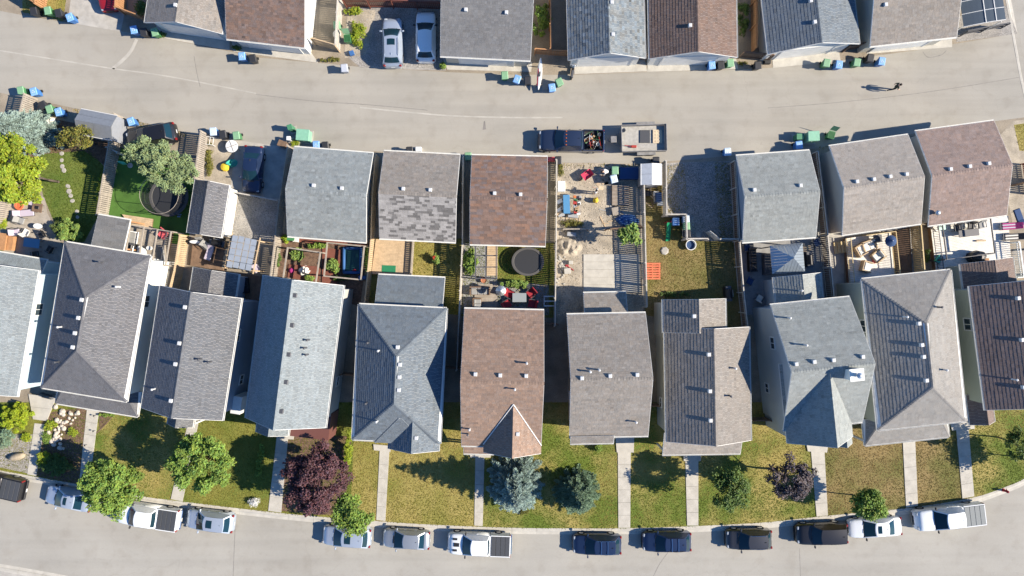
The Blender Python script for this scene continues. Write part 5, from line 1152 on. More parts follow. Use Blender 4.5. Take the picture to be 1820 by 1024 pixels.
for px, py, c, rz, lb in [
 (60,20,'black',10,'black cart below the orange fence corner at the top left'),(85,19,'green',8,'green cart with pale lid right of the top left fence corner'),(104,23,'black',12,'black cart between the green and blue carts at the top left'),(124,31,'blue',20,'blue cart tilted at the lane edge near the red car'),
 (238,53,'blue',10,'blue cart in the shade left of the taupe garage'),(255,57,'black',8,'black cart between blue and green in the taupe garage shade'),(275,57,'green',15,'green cart at the corner of the taupe garage'),
 (430,100,'blue',5,'blue cart at the lane corner of the rust-brown garage'),(449,104,'black',10,'black cart beside the blue one at the rust-brown garage'),(612,121,'grey',5,'lone grey cart standing on the lane below the enclosure'),
 (599,45,'green',4,'green cart inside the slatted enclosure'),(897,134,'green',4,'green cart below the charcoal garage corner'),(919,141,'blue',-20,'blue cart left of the black cart below the kayak'),(938,143,'black',3,'black cart right of the blue one below the kayak'),
 (981,156,'blue',8,'blue cart standing out on the lane right of the kayak'),(994,146,'green',25,'green cart behind the lone blue cart on the lane'),
 (1265,116,'blue',6,'blue cart in front of the rust and tan garage'),(1281,116,'black',4,'black cart between blue and green by the rust and tan garage'),(1298,112,'green',5,'green cart at the right corner of the rust and tan garage'),(1347,116,'black',4,'black cart at the foot of the dark grey garage'),
 (1469,112,'green',-10,'green cart in front of the cream garage wall'),(1491,115,'blue',-6,'blue cart beside the green one at the cream wall'),(1523,111,'green',-8,'green cart by the gate of the brown garage'),(1547,103,'black',-8,'black cart pushed against the brown garage'),(1567,109,'blue',-8,'blue cart at the right of the brown garage group'),
 (37,161,'green',8,'green cart at the left edge of the lane below the seam'),(60,163,'blue',14,'blue cart beside the green one at the left lane edge'),(76,187,'black',25,'black cart against the left edge fence'),(88,194,'green',18,'green cart between black and blue by the left fence'),(104,199,'blue',15,'blue cart left of the grey metal shed'),
 (233,216,'blue',18,'blue cart at the fence end right of the grey metal shed'),(379,234,'blue',4,'pale lidded blue cart at the parking pad fence'),(396,239,'black',8,'black cart between blue and green at the parking pad'),(420,241,'green',6,'green cart at the lane end of the parking pad'),
 (562,258,'blue',2,'blue cart behind the grey shingled garage'),(578,259,'black',3,'black cart behind the grey shingled garage'),(728,268,'black',2,'black cart behind the patchy shingled garage'),(832,278,'green',2,'green cart between the patchy and rusty garages'),(992,285,'black',3,'black cart at the lane corner of the dirt yard'),
 (1093,303,'green',2,'green cart inside the dirt yard'),(1166,286,'black',2,'black cart behind the small pale-roofed shed'),(1293,270,'blue',6,'white lidded blue cart at the corner of the pale grey garage'),(1420,258,'blue',10,'blue cart in the shade of the lane behind the pale grey garage'),
 (1219,390,'blue',4,'pale lidded cart by the gravel pad fence step'),(1220,402,'green',4,'green cart by the gravel pad fence step'),(1221,415,'black',3,'black cart by the gravel pad fence step'),(1201,394,'blue',3,'blue cart inside the fence step above the green slide')]:
    cart(lb, px, py, c, rz, lid='pale' if 'pale lidded' in lb or 'white lidded' in lb else None)
cart('blue cart with white lid inside the dirt yard',1091,318,'blue',15,lid='pale'); cart('green cart with its lid hanging open below the slatted enclosure',617,68,'green',6,open_=True); cart('green cart with open lid right of the lane utility box',1478,240,'green',-15,open_=True)
M_mint = mat('utility_green',(.20,.40,.27),.5,var=.08,scale=3); M_mint2 = mat('utility_green_dark',(.06,.20,.10),.5,var=.08)
def utility(label, px, py, w, d, h, m, rz=0.0):
    p = P(px, py, h); t = thing('utility_box', label, 'utility box', (p.x,p.y,.0), rz, 'utility boxes by the lane')
    MB().bbox((0,0,h/2+.04),(w,d,h),.03).build('cabinet', m, t); lb = MB(); lb.bbox((0,0,h+.06),(w+.06,d+.06,.06),.02); lb.build('lid', m, t); MB().box((0,0,.03),(w+.25,d+.25,.08)).build('plinth', M_conc2, t); MB().box((0,-d/2-.012,h*.55),(.08,.03,.14)).build('lock', M_metal, t)
utility('large mint green utility box beside the grey garage',538,240,1.15,1.0,.95,M_mint,-.08); utility('narrow green pedestal left of the mint utility box',515,226,.42,.42,1.15,M_mint2,.3); utility('small white service post below the green pedestal',513,246,.32,.32,.85,M_vinyl,0); utility('square pale green utility box by the lane above the pale grey garage',1446,242,1.0,.85,1.1,M_mint,.04); utility('dark green pedestal left of the pale utility box',1422,243,.65,.5,.8,M_mint2,.02)
b = MB(); b.bbox((0,0,.28),(.75,.55,.55),.02); b.box((0,0,.57),(.8,.6,.04)); place('storage_box','brown wooden storage box by the parking pad corner','box',b,M_wood_b,505,258,.0,-.4)
# ================================================================ YARD FURNITURE
FAB = {'red': mat('fabric_red',(.30,.018,.028),.8), 'pink': mat('fabric_coral',(.62,.10,.11),.8), 'white': mat('fabric_white',(.68,.63,.55),.85), 'grey': mat('fabric_grey',(.27,.26,.245),.85), 'mauve': mat('fabric_mauve',(.46,.39,.44),.85), 'navy': mat('fabric_navy',(.018,.05,.13),.85), 'black': M_black, 'magenta': mat('fabric_magenta',(.33,.02,.14),.8), 'teal': mat('fabric_teal',(.05,.36,.27),.8), 'yellow': mat('fabric_yellow',(.62,.42,.03),.8), 'orange': mat('fabric_orange',(.55,.13,.05),.8), 'blue': mat('fabric_blue',(.032,.11,.28),.8)}
def chair(label, px, py, rz, fab, z=0.0, group=None, w=.66, frame=M_trim_d):
    p = P(px, py, z+.5); t = thing('garden_chair', label, 'chair', (p.x,p.y,z), R(rz), group)
    MB().bbox((0,-.02,.42),(w-.08,w-.1,.10),.03).build('seat', FAB[fab], t); b = MB(); b.bbox((0,0,0),(w-.08,.10,.55),.03); o = b.build('backrest', FAB[fab], t); o.location = (0,w/2-.02,.70); o.rotation_euler = (R(-16),0,0)
    for s in (-1,1):
        MB().bbox((s*(w/2),0,.62),(.06,w-.1,.045),.01).build('armrest', frame, t)
        for v in (-1,1): MB().tube((s*(w/2),v*(w/2-.08),0),(s*(w/2),v*(w/2-.08),.60),.02).build('leg', frame, t)
    return t
def sofa(label, px, py, rz, w, fab, z=0.0, frame=None, d=.8, group=None, arms=True):
    p = P(px, py, z+.45); t = thing('garden_sofa', label, 'sofa', (p.x,p.y,z), R(rz), group); fr = frame or M_wood_b; n = max(1,round(w/.68))
    b = MB(); b.box((0,0,.17),(w,d,.26)); b.box((0,d/2-.05,.45),(w,.10,.55)); b.build('frame', fr, t)
    if arms:
        for s in (-1,1): MB().box((s*(w/2-.05),-.05,.36),(.10,d-.12,.46)).build('arm', fr, t)
    for i in range(n):
        x = -w/2+.11+(w-.22)*(i+.5)/n; MB().bbox((x,-.06,.38),((w-.24)/n-.015,d-.2,.16),.04).build('cushion', FAB[fab], t); MB().bbox((x,d/2-.17,.60),((w-.24)/n-.015,.14,.34),.04).build('back_cushion', FAB[fab], t)
    return t
def table(label, px, py, w, d, h, m, rz=0.0, z=0.0, round_=False, top_only=False):
    p = P(px, py, z+h); t = thing('garden_table', label, 'table', (p.x,p.y,z), R(rz)); b = MB()
    if round_: b.lathe((0,0,h-.03),[(.5,0),(.5,.04)],28,sx=w,sy=d)
    else: b.bbox((0,0,h),(w,d,.045),.015)
    b.build('tabletop', m, t)
    for s in (-1,1):
        for v in (-1,1): MB().tube((s*w*.32,v*d*.32,0),(s*w*.32,v*d*.32,h-.02),.025).build('leg', M_trim_d, t)
    return t
def lounger(label, px, py, rz, fab, z=0.0, L=1.8, group=None, stripes=None):
    p = P(px, py, z+.35); t = thing('sun_lounger', label, 'lounger', (p.x,p.y,z), R(rz), group)
    b = MB(); b.box((0,0,.30),(L,.66,.05)); b.build('frame', M_trim_d, t)
    if stripes:
        for i in range(5): MB().bbox((-.2,-.26+i*.13,.36),(L*.66,.115,.07),.02).build('cushion_stripe', FAB[stripes[i%2]], t)
    else: MB().bbox((-L*.15,0,.36),(L*.66,.6,.08),.03).build('cushion', FAB[fab], t)
    b = MB(); b.bbox((0,0,0),(L*.36,.6,.08),.03); o = b.build('back_cushion', FAB[fab], t); o.location = (L*.33,0,.48); o.rotation_euler = (0,R(-28),0)
    for s in (-1,1):
        for v in (-1,1): MB().tube((s*L*.4,v*.28,0),(s*L*.4,v*.28,.3),.022).build('leg', M_trim_d, t)
    return t
def trampoline(label, px, py, r, sx=1.0, sy=1.0, net=True, rz=0.0, h=.75, padm=None):
    p = P(px, py, h); t = thing('trampoline', label, 'trampoline', (p.x,p.y,0), rz); M_mat = mat('trampoline_mat',(.02,.022,.026),.8); pm = padm or mat('trampoline_pad',(.075,.07,.065),.7)
    b = MB(); b.lathe((0,0,h-.02),[(r*.84,0),(r*.84,.015)],36,sx=sx,sy=sy); b.build('jumping_mat', M_mat, t)
    b = MB(); b.lathe((0,0,h),[(r*.83,.02),(r*.85,.045),(r*.98,.045),(r,.01),(r*.98,-.05)],36,sx=sx,sy=sy,cap=False); b.build('pad', pm, t)
    for i in range(8):
        a = 2*math.pi*(i+.5)/8; x, y = r*.97*sx*math.cos(a), r*.97*sy*math.sin(a); MB().tube((x,y,0),(x,y,h),.03).build('leg', M_metal, t)
        if net:
            MB().tube((x*1.03,y*1.03,.1),(x*1.03,y*1.03,h+1.75),.028).build('net_pole', M_black, t)
    if net:
        nm = mat('safety_net',(.05,.05,.05),.9); N = nm.node_tree
        if 'Mix Shader' not in N.nodes:
            tr = N.nodes.new('ShaderNodeBsdfTransparent'); mx = N.nodes.new('ShaderNodeMixShader'); mx.inputs[0].default_value = .22; N.links.new(tr.outputs[0], mx.inputs[1]); N.links.new(N.nodes['Principled BSDF'].outputs[0], mx.inputs[2]); N.links.new(mx.outputs[0], N.nodes['Material Output'].inputs[0])
        b = MB(); b.lathe((0,0,h),[(r*.9,.03),(r*.95,1.7)],36,sx=sx,sy=sy,cap=False); b.build('net', nm, t)
        b = MB(); n_ = 36; b.path([Vector((r*.96*sx*math.cos(2*math.pi*i/n_), r*.96*sy*math.sin(2*math.pi*i/n_), h+1.7)) for i in range(n_+1)], .022, 5); b.build('top_ring', M_wood_g, t)
    return t
def parasol(label, px, py, r, h, fab, z=0.0, closed=False, m=None):
    p = P(px, py, z+h); t = thing('parasol', label, 'parasol', (p.x,p.y,z)); mm = m or FAB[fab]
    MB().tube((0,0,0),(0,0,h+.05),.025).build('pole', M_metal, t); MB().lathe((0,0,0),[(.25,0),(.25,.06),(.05,.1)],14).build('base', M_conc2, t)
    b = MB(); b.lathe((0,0,h),[(r,-.32),(r*.5,-.14),(.02,0)] if not closed else [(.05,-1.3),(.13,-.9),(.10,-.3),(.02,.05)],12); b.build('canopy', mm, t, smooth=False)
    return t
def grill(label, px, py, rz, z=0.0, cover=True, w=1.3):
    p = P(px, py, z+.9); t = thing('barbecue', label, 'barbecue', (p.x,p.y,z), R(rz)); MB().bbox((0,0,.45),(w,.6,.75),.03).build('cabinet', M_black, t)
    b = MB(); n = 7; pts = [(-.3+.6*i/(n-1), .83+.28*math.sin(math.pi*i/(n-1))) for i in range(n)]
    for i in range(n-1):
        for s in (0,): b.add([(-w*.34,pts[i][0],pts[i][1]),(w*.34,pts[i][0],pts[i][1]),(w*.34,pts[i+1][0],pts[i+1][1]),(-w*.34,pts[i+1][0],pts[i+1][1])],[(0,1,2,3)])
    for s in (-1,1): b.add([(s*w*.34,x,zz) for x,zz in pts],[tuple(range(n))])
    b.build('lid', M_black, t); MB().tube((-w*.25,-.33,.98),(w*.25,-.33,.98),.018).build('handle', M_metal, t)
    for s in (-1,1): MB().box((s*w*.45,0,.84),(w*.2,.5,.03)).build('side_shelf', M_trim_d, t)
    return t
def mound(rx, ry, h, seed, rough=.25, n=9, m=18, freq=1.6):
    """irregular heap: a disc of rings displaced by noise"""
    b = MB(); pts = [(0,0,h*(1+mnoise.noise((seed,0,0))*rough))]; fs = []
    for k in range(1, n+1):
        f = k/n
        for i in range(m):
            a = 2*math.pi*i/m; e = 1+.28*mnoise.noise((math.cos(a)*1.3+seed, math.sin(a)*1.3, 5.0)); x, y = rx*f*e*math.cos(a), ry*f*e*math.sin(a)
            z = h*max(0,(1-f**1.6))*(1+rough*1.8*mnoise.noise((x*freq+seed, y*freq, 1.0)))+.06*h*mnoise.noise((x*freq*4, y*freq*4, seed)); pts.append((x, y, max(.0,z) if k < n else 0))
    for i in range(m): fs.append((0, 1+i, 1+(i+1)%m))
    for k in range(n-1):
        for i in range(m): fs.append((1+k*m+i, 1+(k+1)*m+i, 1+(k+1)*m+(i+1)%m, 1+k*m+(i+1)%m))
    return b.add(pts, fs)
# left yard with patio
b = MB(); b.lathe((0,0,.3),[(.42,0),(.46,.06),(.42,.12),(.28,.12),(.25,.05)],20,cap=False); b.lathe((0,0,0),[(.2,0),(.3,.3)],10); place('ring_seat','orange ring seat under the big yellow-green tree','seat',b,FAB['orange'],39,366)
lounger('mauve lounger on the left patio',43,379,185,'mauve',0,1.9); table('mauve square side table beside the fire table',53,358,.9,.65,.42,FAB['mauve'],-15)
t = table('dark square fire table on the left patio',66,369,.95,.85,.5,M_wood_b,-10); MB().bbox((0,0,.54),(.4,.3,.06),.02).build('burner', M_black, t)
table('white oval table beside the round yellow-green shrub',67,402,.85,.5,.7,M_vinyl,-5,round_=True); table('blue rectangular table in the shade of the left patio',56,432,1.5,.85,.72,mat('blue_table',(.10,.22,.34),.6),-8)
for i, (x,y,rz,f,lb) in enumerate([(36,392,70,'grey','grey garden chair left of the white oval table'),(45,413,150,'white','pale garden chair above the blue table'),(74,418,-60,'black','black metal chair right of the blue table'),(88,443,-120,'black','black metal chair near the white house corner'),(62,452,190,'black','black metal chair below the blue table'),(28,413,100,'mauve','mauve garden chair by the wooden planter')]): chair(lb,x,y,rz,f,group='chairs on the left patio')
b = MB(); b.box((0,0,.35),(1.0,1.5,.7)); b.box((0,0,.72),(1.1,1.6,.05)); b.box((.8,0,.25),(.5,1.4,.5)); place('wooden_planter','orange wooden planter box at the left edge','planter',b,M_wood_o,10,430,0,-.15)
b = mound(.62,.58,.6,2.2,.7,9,18,3.0); place('bulk_bag','white bulk bag behind the left metal shed fence','bag',b,FAB['white'],89,218)
for i,(x,y) in enumerate([(110,273),(110,285),(111,296),(114,303),(121,331),(123,340),(126,348),(129,357),(137,376),(138,386)]):
    b = MB(); b.lathe((0,0,0),[(.20,0),(.23,.03),(.21,.05)],7,sx=rnd.uniform(.8,1.2),sy=rnd.uniform(.8,1.2)); o = place('stepping_stone',('topmost','second','third','fourth','fifth','sixth','seventh','eighth','ninth','lowest')[i]+' pale stepping stone down the lush lawn','stone',b,M_conc2,x,y,.008,rnd.uniform(0,3),'stepping stones on the lush lawn')
# turf yard
trampoline('round trampoline with net under the grey-green pine',300,350,1.85)
parasol('teal closed parasol at the fence above the turf',209,287,.4,2.0,'teal',closed=True)
sofa('white cushioned two-seat sofa on the grey deck',233,424,80,1.4,'grey',.4,M_vinyl); chair('coral pink armchair on the grey deck',289,416,-40,'pink',.4,w=.85); sofa('grey bench at the right edge of the grey deck',291,452,-82,1.6,'grey',.4,M_wood_g,.6)
t = table('white round table with stools on the grey deck',252,449,.9,.9,.7,M_vinyl,0,.4,True)
for k in range(4):
    a = R(45+90*k); q = P(252,449,1.1); b = MB(); b.lathe((0,0,0),[(.18,0),(.2,.42),(.17,.46)],12); o = b.build('stool', M_vinyl); o.location = (q.x+.62*math.cos(a), q.y+.62*math.sin(a), .4); tag(o,['white stool right of the round deck table','white stool above the round deck table','white stool left of the round deck table','white stool below the round deck table'][k],'stool','stools round the deck table')
grill('black grill in the corner of the grey deck',231,442,80,.4,w=1.0)
b = MB(); b.bbox((0,0,.02),(.3,.12,.05),.02); b.bbox((.1,.18,.02),(.28,.12,.05),.02); place('sandals','pale blue sandals on the dark turf','sandals',b,CART['lid_blue'],318,385)
# parking pad yard
t = table('round white patio table with cross slats',412,260,1.15,1.15,.72,M_vinyl,20,0,True); MB().box((0,0,.76),(1.05,.05,.012)).build('slat', M_wood_g, t); MB().box((0,0,.762),(.05,1.05,.012)).build('slat', M_wood_g, t)
b = mound(.62,.42,.5,6.4,.8,9,18,3.4); place('tarp_heap','teal tarp bundle on the parking pad','tarp',b,FAB['teal'],411,291,0,.3); b = MB(); b.lathe((0,0,0),[(.3,0),(.42,.2),(.36,.4),(.1,.48)],10); place('sack','yellow sack below the teal tarp bundle','sack',b,FAB['yellow'],402,298)
b = MB()
for dx in (-.5,-.17,.17,.5): b.box((dx,0,.5),(.04,.75,.04))
for dy in (-.36,.36): b.box((0,dy,.5),(1.1,.04,.04))
for dx in (-.5,.5):
    for dy in (-.36,.36): b.box((dx,dy,.24),(.04,.04,.48))
place('drying_rack','white wire rack against the parking pad fence','rack',b,M_vinyl,374,252,0,-.15)
table('long white oval table at the tan fence',346,430,.95,.32,1.0,M_vinyl,-3,round_=True); grill('black grill beside the brown deck',385,432,170,.35); lounger('grey-mauve lounger on the brown deck',372,449,70,'mauve',.35,1.5)
for i,(x,y) in enumerate([(356,430),(366,436)]): chair(['grey chair left of the grill on the brown deck','grey chair right of the white oval table'][i],x,y,10+40*i,'grey',.35)
chair('mauve chair at the corner of the grey panel pergola',456,478,30,'mauve',.35); sofa('dark wicker sofa on the shaded deck below the panels',433,508,95,1.4,'black',.35,M_black)
# vegetable garden
b = MB(); b.lathe((0,0,0),[(.5,0),(.5,.28),(.46,.3),(.44,.12)],4,sx=2.2,sy=3.0,rz=0,cap=False); b.lathe((0,0,.1),[(.44,0),(.44,.01)],4,sx=2.2,sy=3.0)
po = thing('paddling_pool','blue paddling pool inside the timber frame','pool',P(627,463)); rr = .72
b = MB(); q_ = [(-.8,-1.15),(.8,-1.15),(.8,1.15),(-.8,1.15)]
for i in range(4):
    a, c = Vector((*q_[i],.16)), Vector((*q_[(i+1)%4],.16)); b.tube(a, c, .15, .15, 10); b.lathe((a.x,a.y,.16),[(.02,-.15),(.15,0),(.02,.15)],10)
b.build('wall', FAB['blue'], po, smooth=True); MB().box((0,0,.05),(1.5,2.2,.04)).build('floor', FAB['blue'], po); MB().box((0,0,.14),(1.42,2.1,.01)).build('water', mat('pool_water',(.02,.07,.06),.05), po)
b = MB(); b.bbox((0,0,.12),(.28,.28,.22),.05); b.tube((-.2,0,.2),(.2,0,.3),.04); place('toy_car','small red toy beside the paddling pool','toy',b,FAB['red'],631,481)
b = mound(.62,.5,.45,5.2,.8,9,18,3.4); place('tarp_heap','pale tarp heaped in the left garden bed','tarp',b,FAB['white'],541,482)
b = MB(); b.lathe((0,0,0),[(.3,0),(.24,.2),(.1,.32)],8); place('flower_heap','magenta flower pot in the left garden bed','flower pot',b,FAB['magenta'],519,481)
b = MB(); b.bbox((0,0,.3),(.8,.5,.6),.04); place('storage_box','green storage box at the garden fence corner','box',b,CART['green'],520,424,0,-.08)
b = MB(); b.bbox((0,0,.3),(.5,.5,.55),.04); place('storage_box','cream box beside the green storage box','box',b,FAB['white'],528,426,0,-.08)
b = MB(); b.bbox((0,0,.25),(.7,.4,.5),.04); place('storage_box','blue box at the lower right garden corner','box',b,FAB['blue'],646,494)
# grey patio yard
trampoline('round trampoline with pale rim beside the dirt yard fence',938,465,1.42,sx=1.08,sy=.95,net=False,h=.8)
parasol('silver-white round parasol over the patio corner',890,517,.48,2.1,'white',m=M_metal)
for x,y,rz,lb in [(905,522,60,'red patio chair beside the silver parasol'),(944,521,-50,'red patio chair at the upper right of the grey table'),(901,541,120,'red patio chair at the lower left of the grey table'),(946,540,-100,'red patio chair at the lower right of the grey table')]: chair(lb,x,y,rz,'red',0,'red chairs round the patio table',.8)
table('pale grey rectangular table between four red chairs',923,529,1.3,.85,.72,mat('glass_table',(.26,.28,.28),.3),0); sofa('grey corner sofa along the patio boards',853,517,0,1.9,'grey',.12); sofa('grey side section of the patio sofa',848,540,90,1.1,'grey',.12)
t = thing('step_ladder','blue and white step ladder beside the dirt yard fence','ladder',P(976,535))
for s in (-1,1): MB().box((s*.5,0,.35),(.05,1.0,.7)).build('rail', M_vinyl, t)
for v in (-.45,0,.45): MB().box((0,v,.7),(1.0,.09,.04)).build('tread', M_vinyl, t)
b = MB(); b.lathe((0,0,0),[(.18,0),(.26,.35),(.28,.36),(.2,.3)],12); place('plant_pot','terracotta pot in front of the patio sofa','pot',b,mat('terracotta',(.35,.13,.06),.8),860,498)
# dirt yard
b = MB(); b.bbox((0,0,.35),(.68,.98,.7),.02); place('chest_freezer','white box against the left fence of the dirt yard','box',b,M_vinyl,997,333)
table('long blue trestle table in the dirt yard',1007,363,.62,1.75,.78,mat('blue_bench',(.06,.20,.36),.6),2); table('workbench of orange and grey tools right of the blue table',1026,363,.72,1.9,.8,M_wood_g,0)
rr_ = random.Random(9)
for i in range(14):
    b = MB(); b.bbox((0,0,.09),(rr_.uniform(.2,.45),rr_.uniform(.15,.35),.18),.02); x, y = rr_.uniform(1021,1032), rr_.uniform(347,382); c = i % 7; o = place('tool_case',('red','grey','black','orange','wood-brown','white','green')[c]+' tool case '+('at the top end','in the middle','at the bottom end')[min(2,int((y-347)/12))]+' of the dirt yard workbench','tool',b,TOOLM[c],x,y,.83,rr_.uniform(0,3),'tools on the dirt yard workbench')
for i in range(5):
    b = MB(); b.bbox((0,0,.2),(rr_.uniform(.35,.6),rr_.uniform(.3,.5),.4),.03); place('parts_crate',['grey','white','cardboard'][i%3]+' crate stacked left of the blue trestle table, '+('upper group' if i < 3 else 'lower group'),'crate',b,[TOOLM[1],TOOLM[5],M_card][i%3],rr_.uniform(990,1000),rr_.uniform(352,384),0,rr_.uniform(0,1),'crates by the blue trestle table')
b = MB(); b.bbox((0,0,.2),(.95,.5,.4),.02); place('concrete_block','grey sheet metal trough below the workbench','trough',b,TOOLM[1],1018,383,0,-.1)
b = MB(); b.lathe((0,0,0),[(.22,0),(.26,.35),(.2,.55),(.08,.68)],14); b.tube((0,0,.6),(.1,.25,.7),.04); place('shop_vacuum','yellow shop vacuum standing in the dirt yard','vacuum',b,FAB['yellow'],1058,357)
t = thing('wheelbarrow','red-pink wheelbarrow in the dirt yard','wheelbarrow',P(1044,311,.4)-Vector((0,0,.4)),R(35)); M_wb = mat('barrow_red',(.42,.035,.075),.5)
b = MB(); b.add([(-.55,-.36,.68),(.50,-.36,.62),(.50,.36,.62),(-.55,.36,.68),(-.2,-.2,.32),(.3,-.2,.32),(.3,.2,.32),(-.2,.2,.32)],[(4,5,6,7),(0,1,5,4),(1,2,6,5),(2,3,7,6),(3,0,4,7)]); b.build('tray', M_wb, t)
for s in (-1,1): MB().path([Vector((-.75,s*.12,.22)),Vector((.2,s*.24,.35)),Vector((1.0,s*.30,.62))],.022).build('handle', M_wood_t, t); MB().path([Vector((.25,s*.24,.33)),Vector((.35,s*.26,0))],.02).build('leg', M_metal, t)
MB().tube((-.72,-.05,.2),(-.72,.05,.2),.2,.2,14).build('wheel', M_tyre, t)
b = MB(); b.bbox((0,0,.35),(.78,.75,.06),.02); b.box((0,0,.16),(.6,.6,.3)); place('cable_drum','grey board table in the shade of the dirt yard','table',b,M_wood_g,1094,376,0,.2)
b = mound(1.1,.62,.5,8.1,.7,9,20,3.0); place('tarp_heap','blue tarp heaped against the right fence of the dirt yard','tarp',b,FAB['blue'],1115,392)
b = MB(); b.bbox((0,0,.4),(1.9,1.1,.6),.04); place('covered_load','dark blue covered stack behind the dirt yard carts','stack',b,FAB['navy'],1117,310)
b = mound(1.35,1.0,.5,3.3,.6,10,22,2.2); b2 = place('dirt_heap','pale heap of loose soil in the dirt yard','soil heap',b,M_dirt,1008,440)
b = MB(); b.bbox((0,0,.28),(.85,.4,.5),.03); place('tool_chest','grey metal chest against the timber fence','chest',b,TOOLM[1],1015,417,0,-.1)
b = MB(); b.bbox((0,0,.22),(.4,.35,.42),.02); place('paver_stack','small pale block in the dirt yard','block',b,M_conc,1014,467)
b = MB(); b.bbox((0,0,.22),(.62,.55,.42),.02); place('paver_stack','larger pale block left of the concrete pad','block',b,M_conc,1008,482,0,.1)
b = MB(); b.tube((-.3,.2,.06),(.35,-.25,.06),.05); b.bbox((-.3,.2,.09),(.3,.2,.16),.04); place('power_saw','red power tool lying by the concrete pad','tool',b,FAB['red'],1013,476)
for i in range(26):
    x, y = rr_.uniform(988,1006), rr_.uniform(450,512); b = MB(); b.lathe((0,0,0),[(.12,0),(.14,.06),(.07,.12)],6,sx=rr_.uniform(.7,1.5),sy=rr_.uniform(.6,1.2)); place('rubble_stone','rubble stone '+('at the top end','in the upper part','in the lower part','at the bottom end')[min(3,int((y-450)/15.6))]+' of the dirt yard rubble line'+(', fence side' if x < 996 else ', yard side'),'stone',b,M_conc2,x,y,0,rr_.uniform(0,3),'rubble along the dirt yard fence')
# yellow lawn yard
t = thing('slide','green plastic slide on the yellow lawn','slide',P(1187,407,.4)-Vector((0,0,.4)),R(3)); b = MB()
for i in range(6):
    y0, y1 = .55-i*.28, .55-(i+1)*.28; z0, z1 = 1.0-i*.16, 1.0-(i+1)*.16; b.add([(-.2,y0,z0),(.2,y0,z0),(.2,y1,z1),(-.2,y1,z1)],[(0,1,2,3)])
    for s in (-.2,.2): b.add([(s,y0,z0+.12),(s,y1,z1+.12),(s,y1,z1),(s,y0,z0)],[(0,1,2,3)])
b.build('chute', mat('slide_green',(.015,.24,.10),.4), t)
for s in (-1,1): MB().tube((s*.22,.62,0),(s*.2,.6,1.1),.03).build('leg', FAB['red'], t)
for k in range(3): MB().tube((-.2,.62,.25+.25*k),(.2,.62,.25+.25*k),.022).build('rung', FAB['red'], t)
t = thing('pallet_bench','red-orange slatted pallet at the fence of the yellow lawn','pallet',P(1159,482)); M_rp = mat('red_pallet',(.55,.13,.06),.8,var=.2,scale=5)
for i in range(7): MB().box((0,-.7+i*.233,.16),(1.5,.16,.03)).build('slat', M_rp, t)
for x in (-.65,0,.65): MB().box((x,0,.075),(.09,1.5,.13)).build('bearer', M_rp, t)
b = MB(); b.lathe((0,0,0),[(.36,0),(.48,.42),(.5,.46),(.44,.46),(.40,.2)],18,cap=False); po = place('tub','white plastic tub with blue liner on the yellow lawn','tub',b,M_vinyl,1226,436); MB().lathe((0,0,.22),[(.40,0),(.40,.01)],18).build('liner', FAB['navy'], po)
b = MB(); b.lathe((0,0,0),[(.35,0),(.4,.08),(.3,.14)],7); place('flat_stone','pale flat stone on the yellow lawn','stone',b,M_conc2,1181,446,.004,.4)
grill('black covered grill in the corner of the yellow lawn',1296,522,95)
b = MB(); b.bbox((0,0,.4),(.55,.9,.8),.04); place('storage_box','dark storage box in the shed yard by the gravel pad','box',b,FAB['navy'],1168,352)
for i,(x,y) in enumerate([(1165,345),(1166,355),(1150,345),(1172,362)]): b = MB(); b.bbox((0,0,.2),(.5,.45,.4),.03); place('crate',['white crate behind the pale-roofed shed','grey crate below the white one by the pale-roofed shed','dark crate at the left of the pale-roofed shed yard','small crate against the gravel pad fence'][i],'crate',b,[M_vinyl,TOOLM[1],M_black,TOOLM[5]][i],x,y)
for i,(x,y) in enumerate([(1241,418),(1264,417)]): b = MB(); b.bbox((0,0,.03),(.5,.5,.06),.02); place('paving_slab',['square paving slab left of the open gate','square paving slab right of the open gate'][i],'slab',b,M_conc2,x,y,.01)
# gazebo yard
sofa('dark wicker sofa left of the metal gazebo',1338,462,92,2.2,'black',0,M_black); chair('dark chair left of the gazebo below the sofa',1333,500,60,'navy'); chair('dark patio chair above the gazebo corner',1328,440,100,'navy')
b = MB(); b.bbox((0,0,.4),(2.0,.9,.8),.03); place('hot_tub','dark cabinet with grey top left of the gazebo','cabinet',b,M_trim_d,1362,470,0,R(92)); grill('black grill with silver lid right of the gazebo',1440,462,95)
table('small tan table right of the gazebo',1434,442,.8,.55,.5,M_wood_t,10); chair('pale chair below the shaded dark chair',1350,530,150,'white'); chair('navy and white chair at the slatted fence',1452,432,30,'navy')
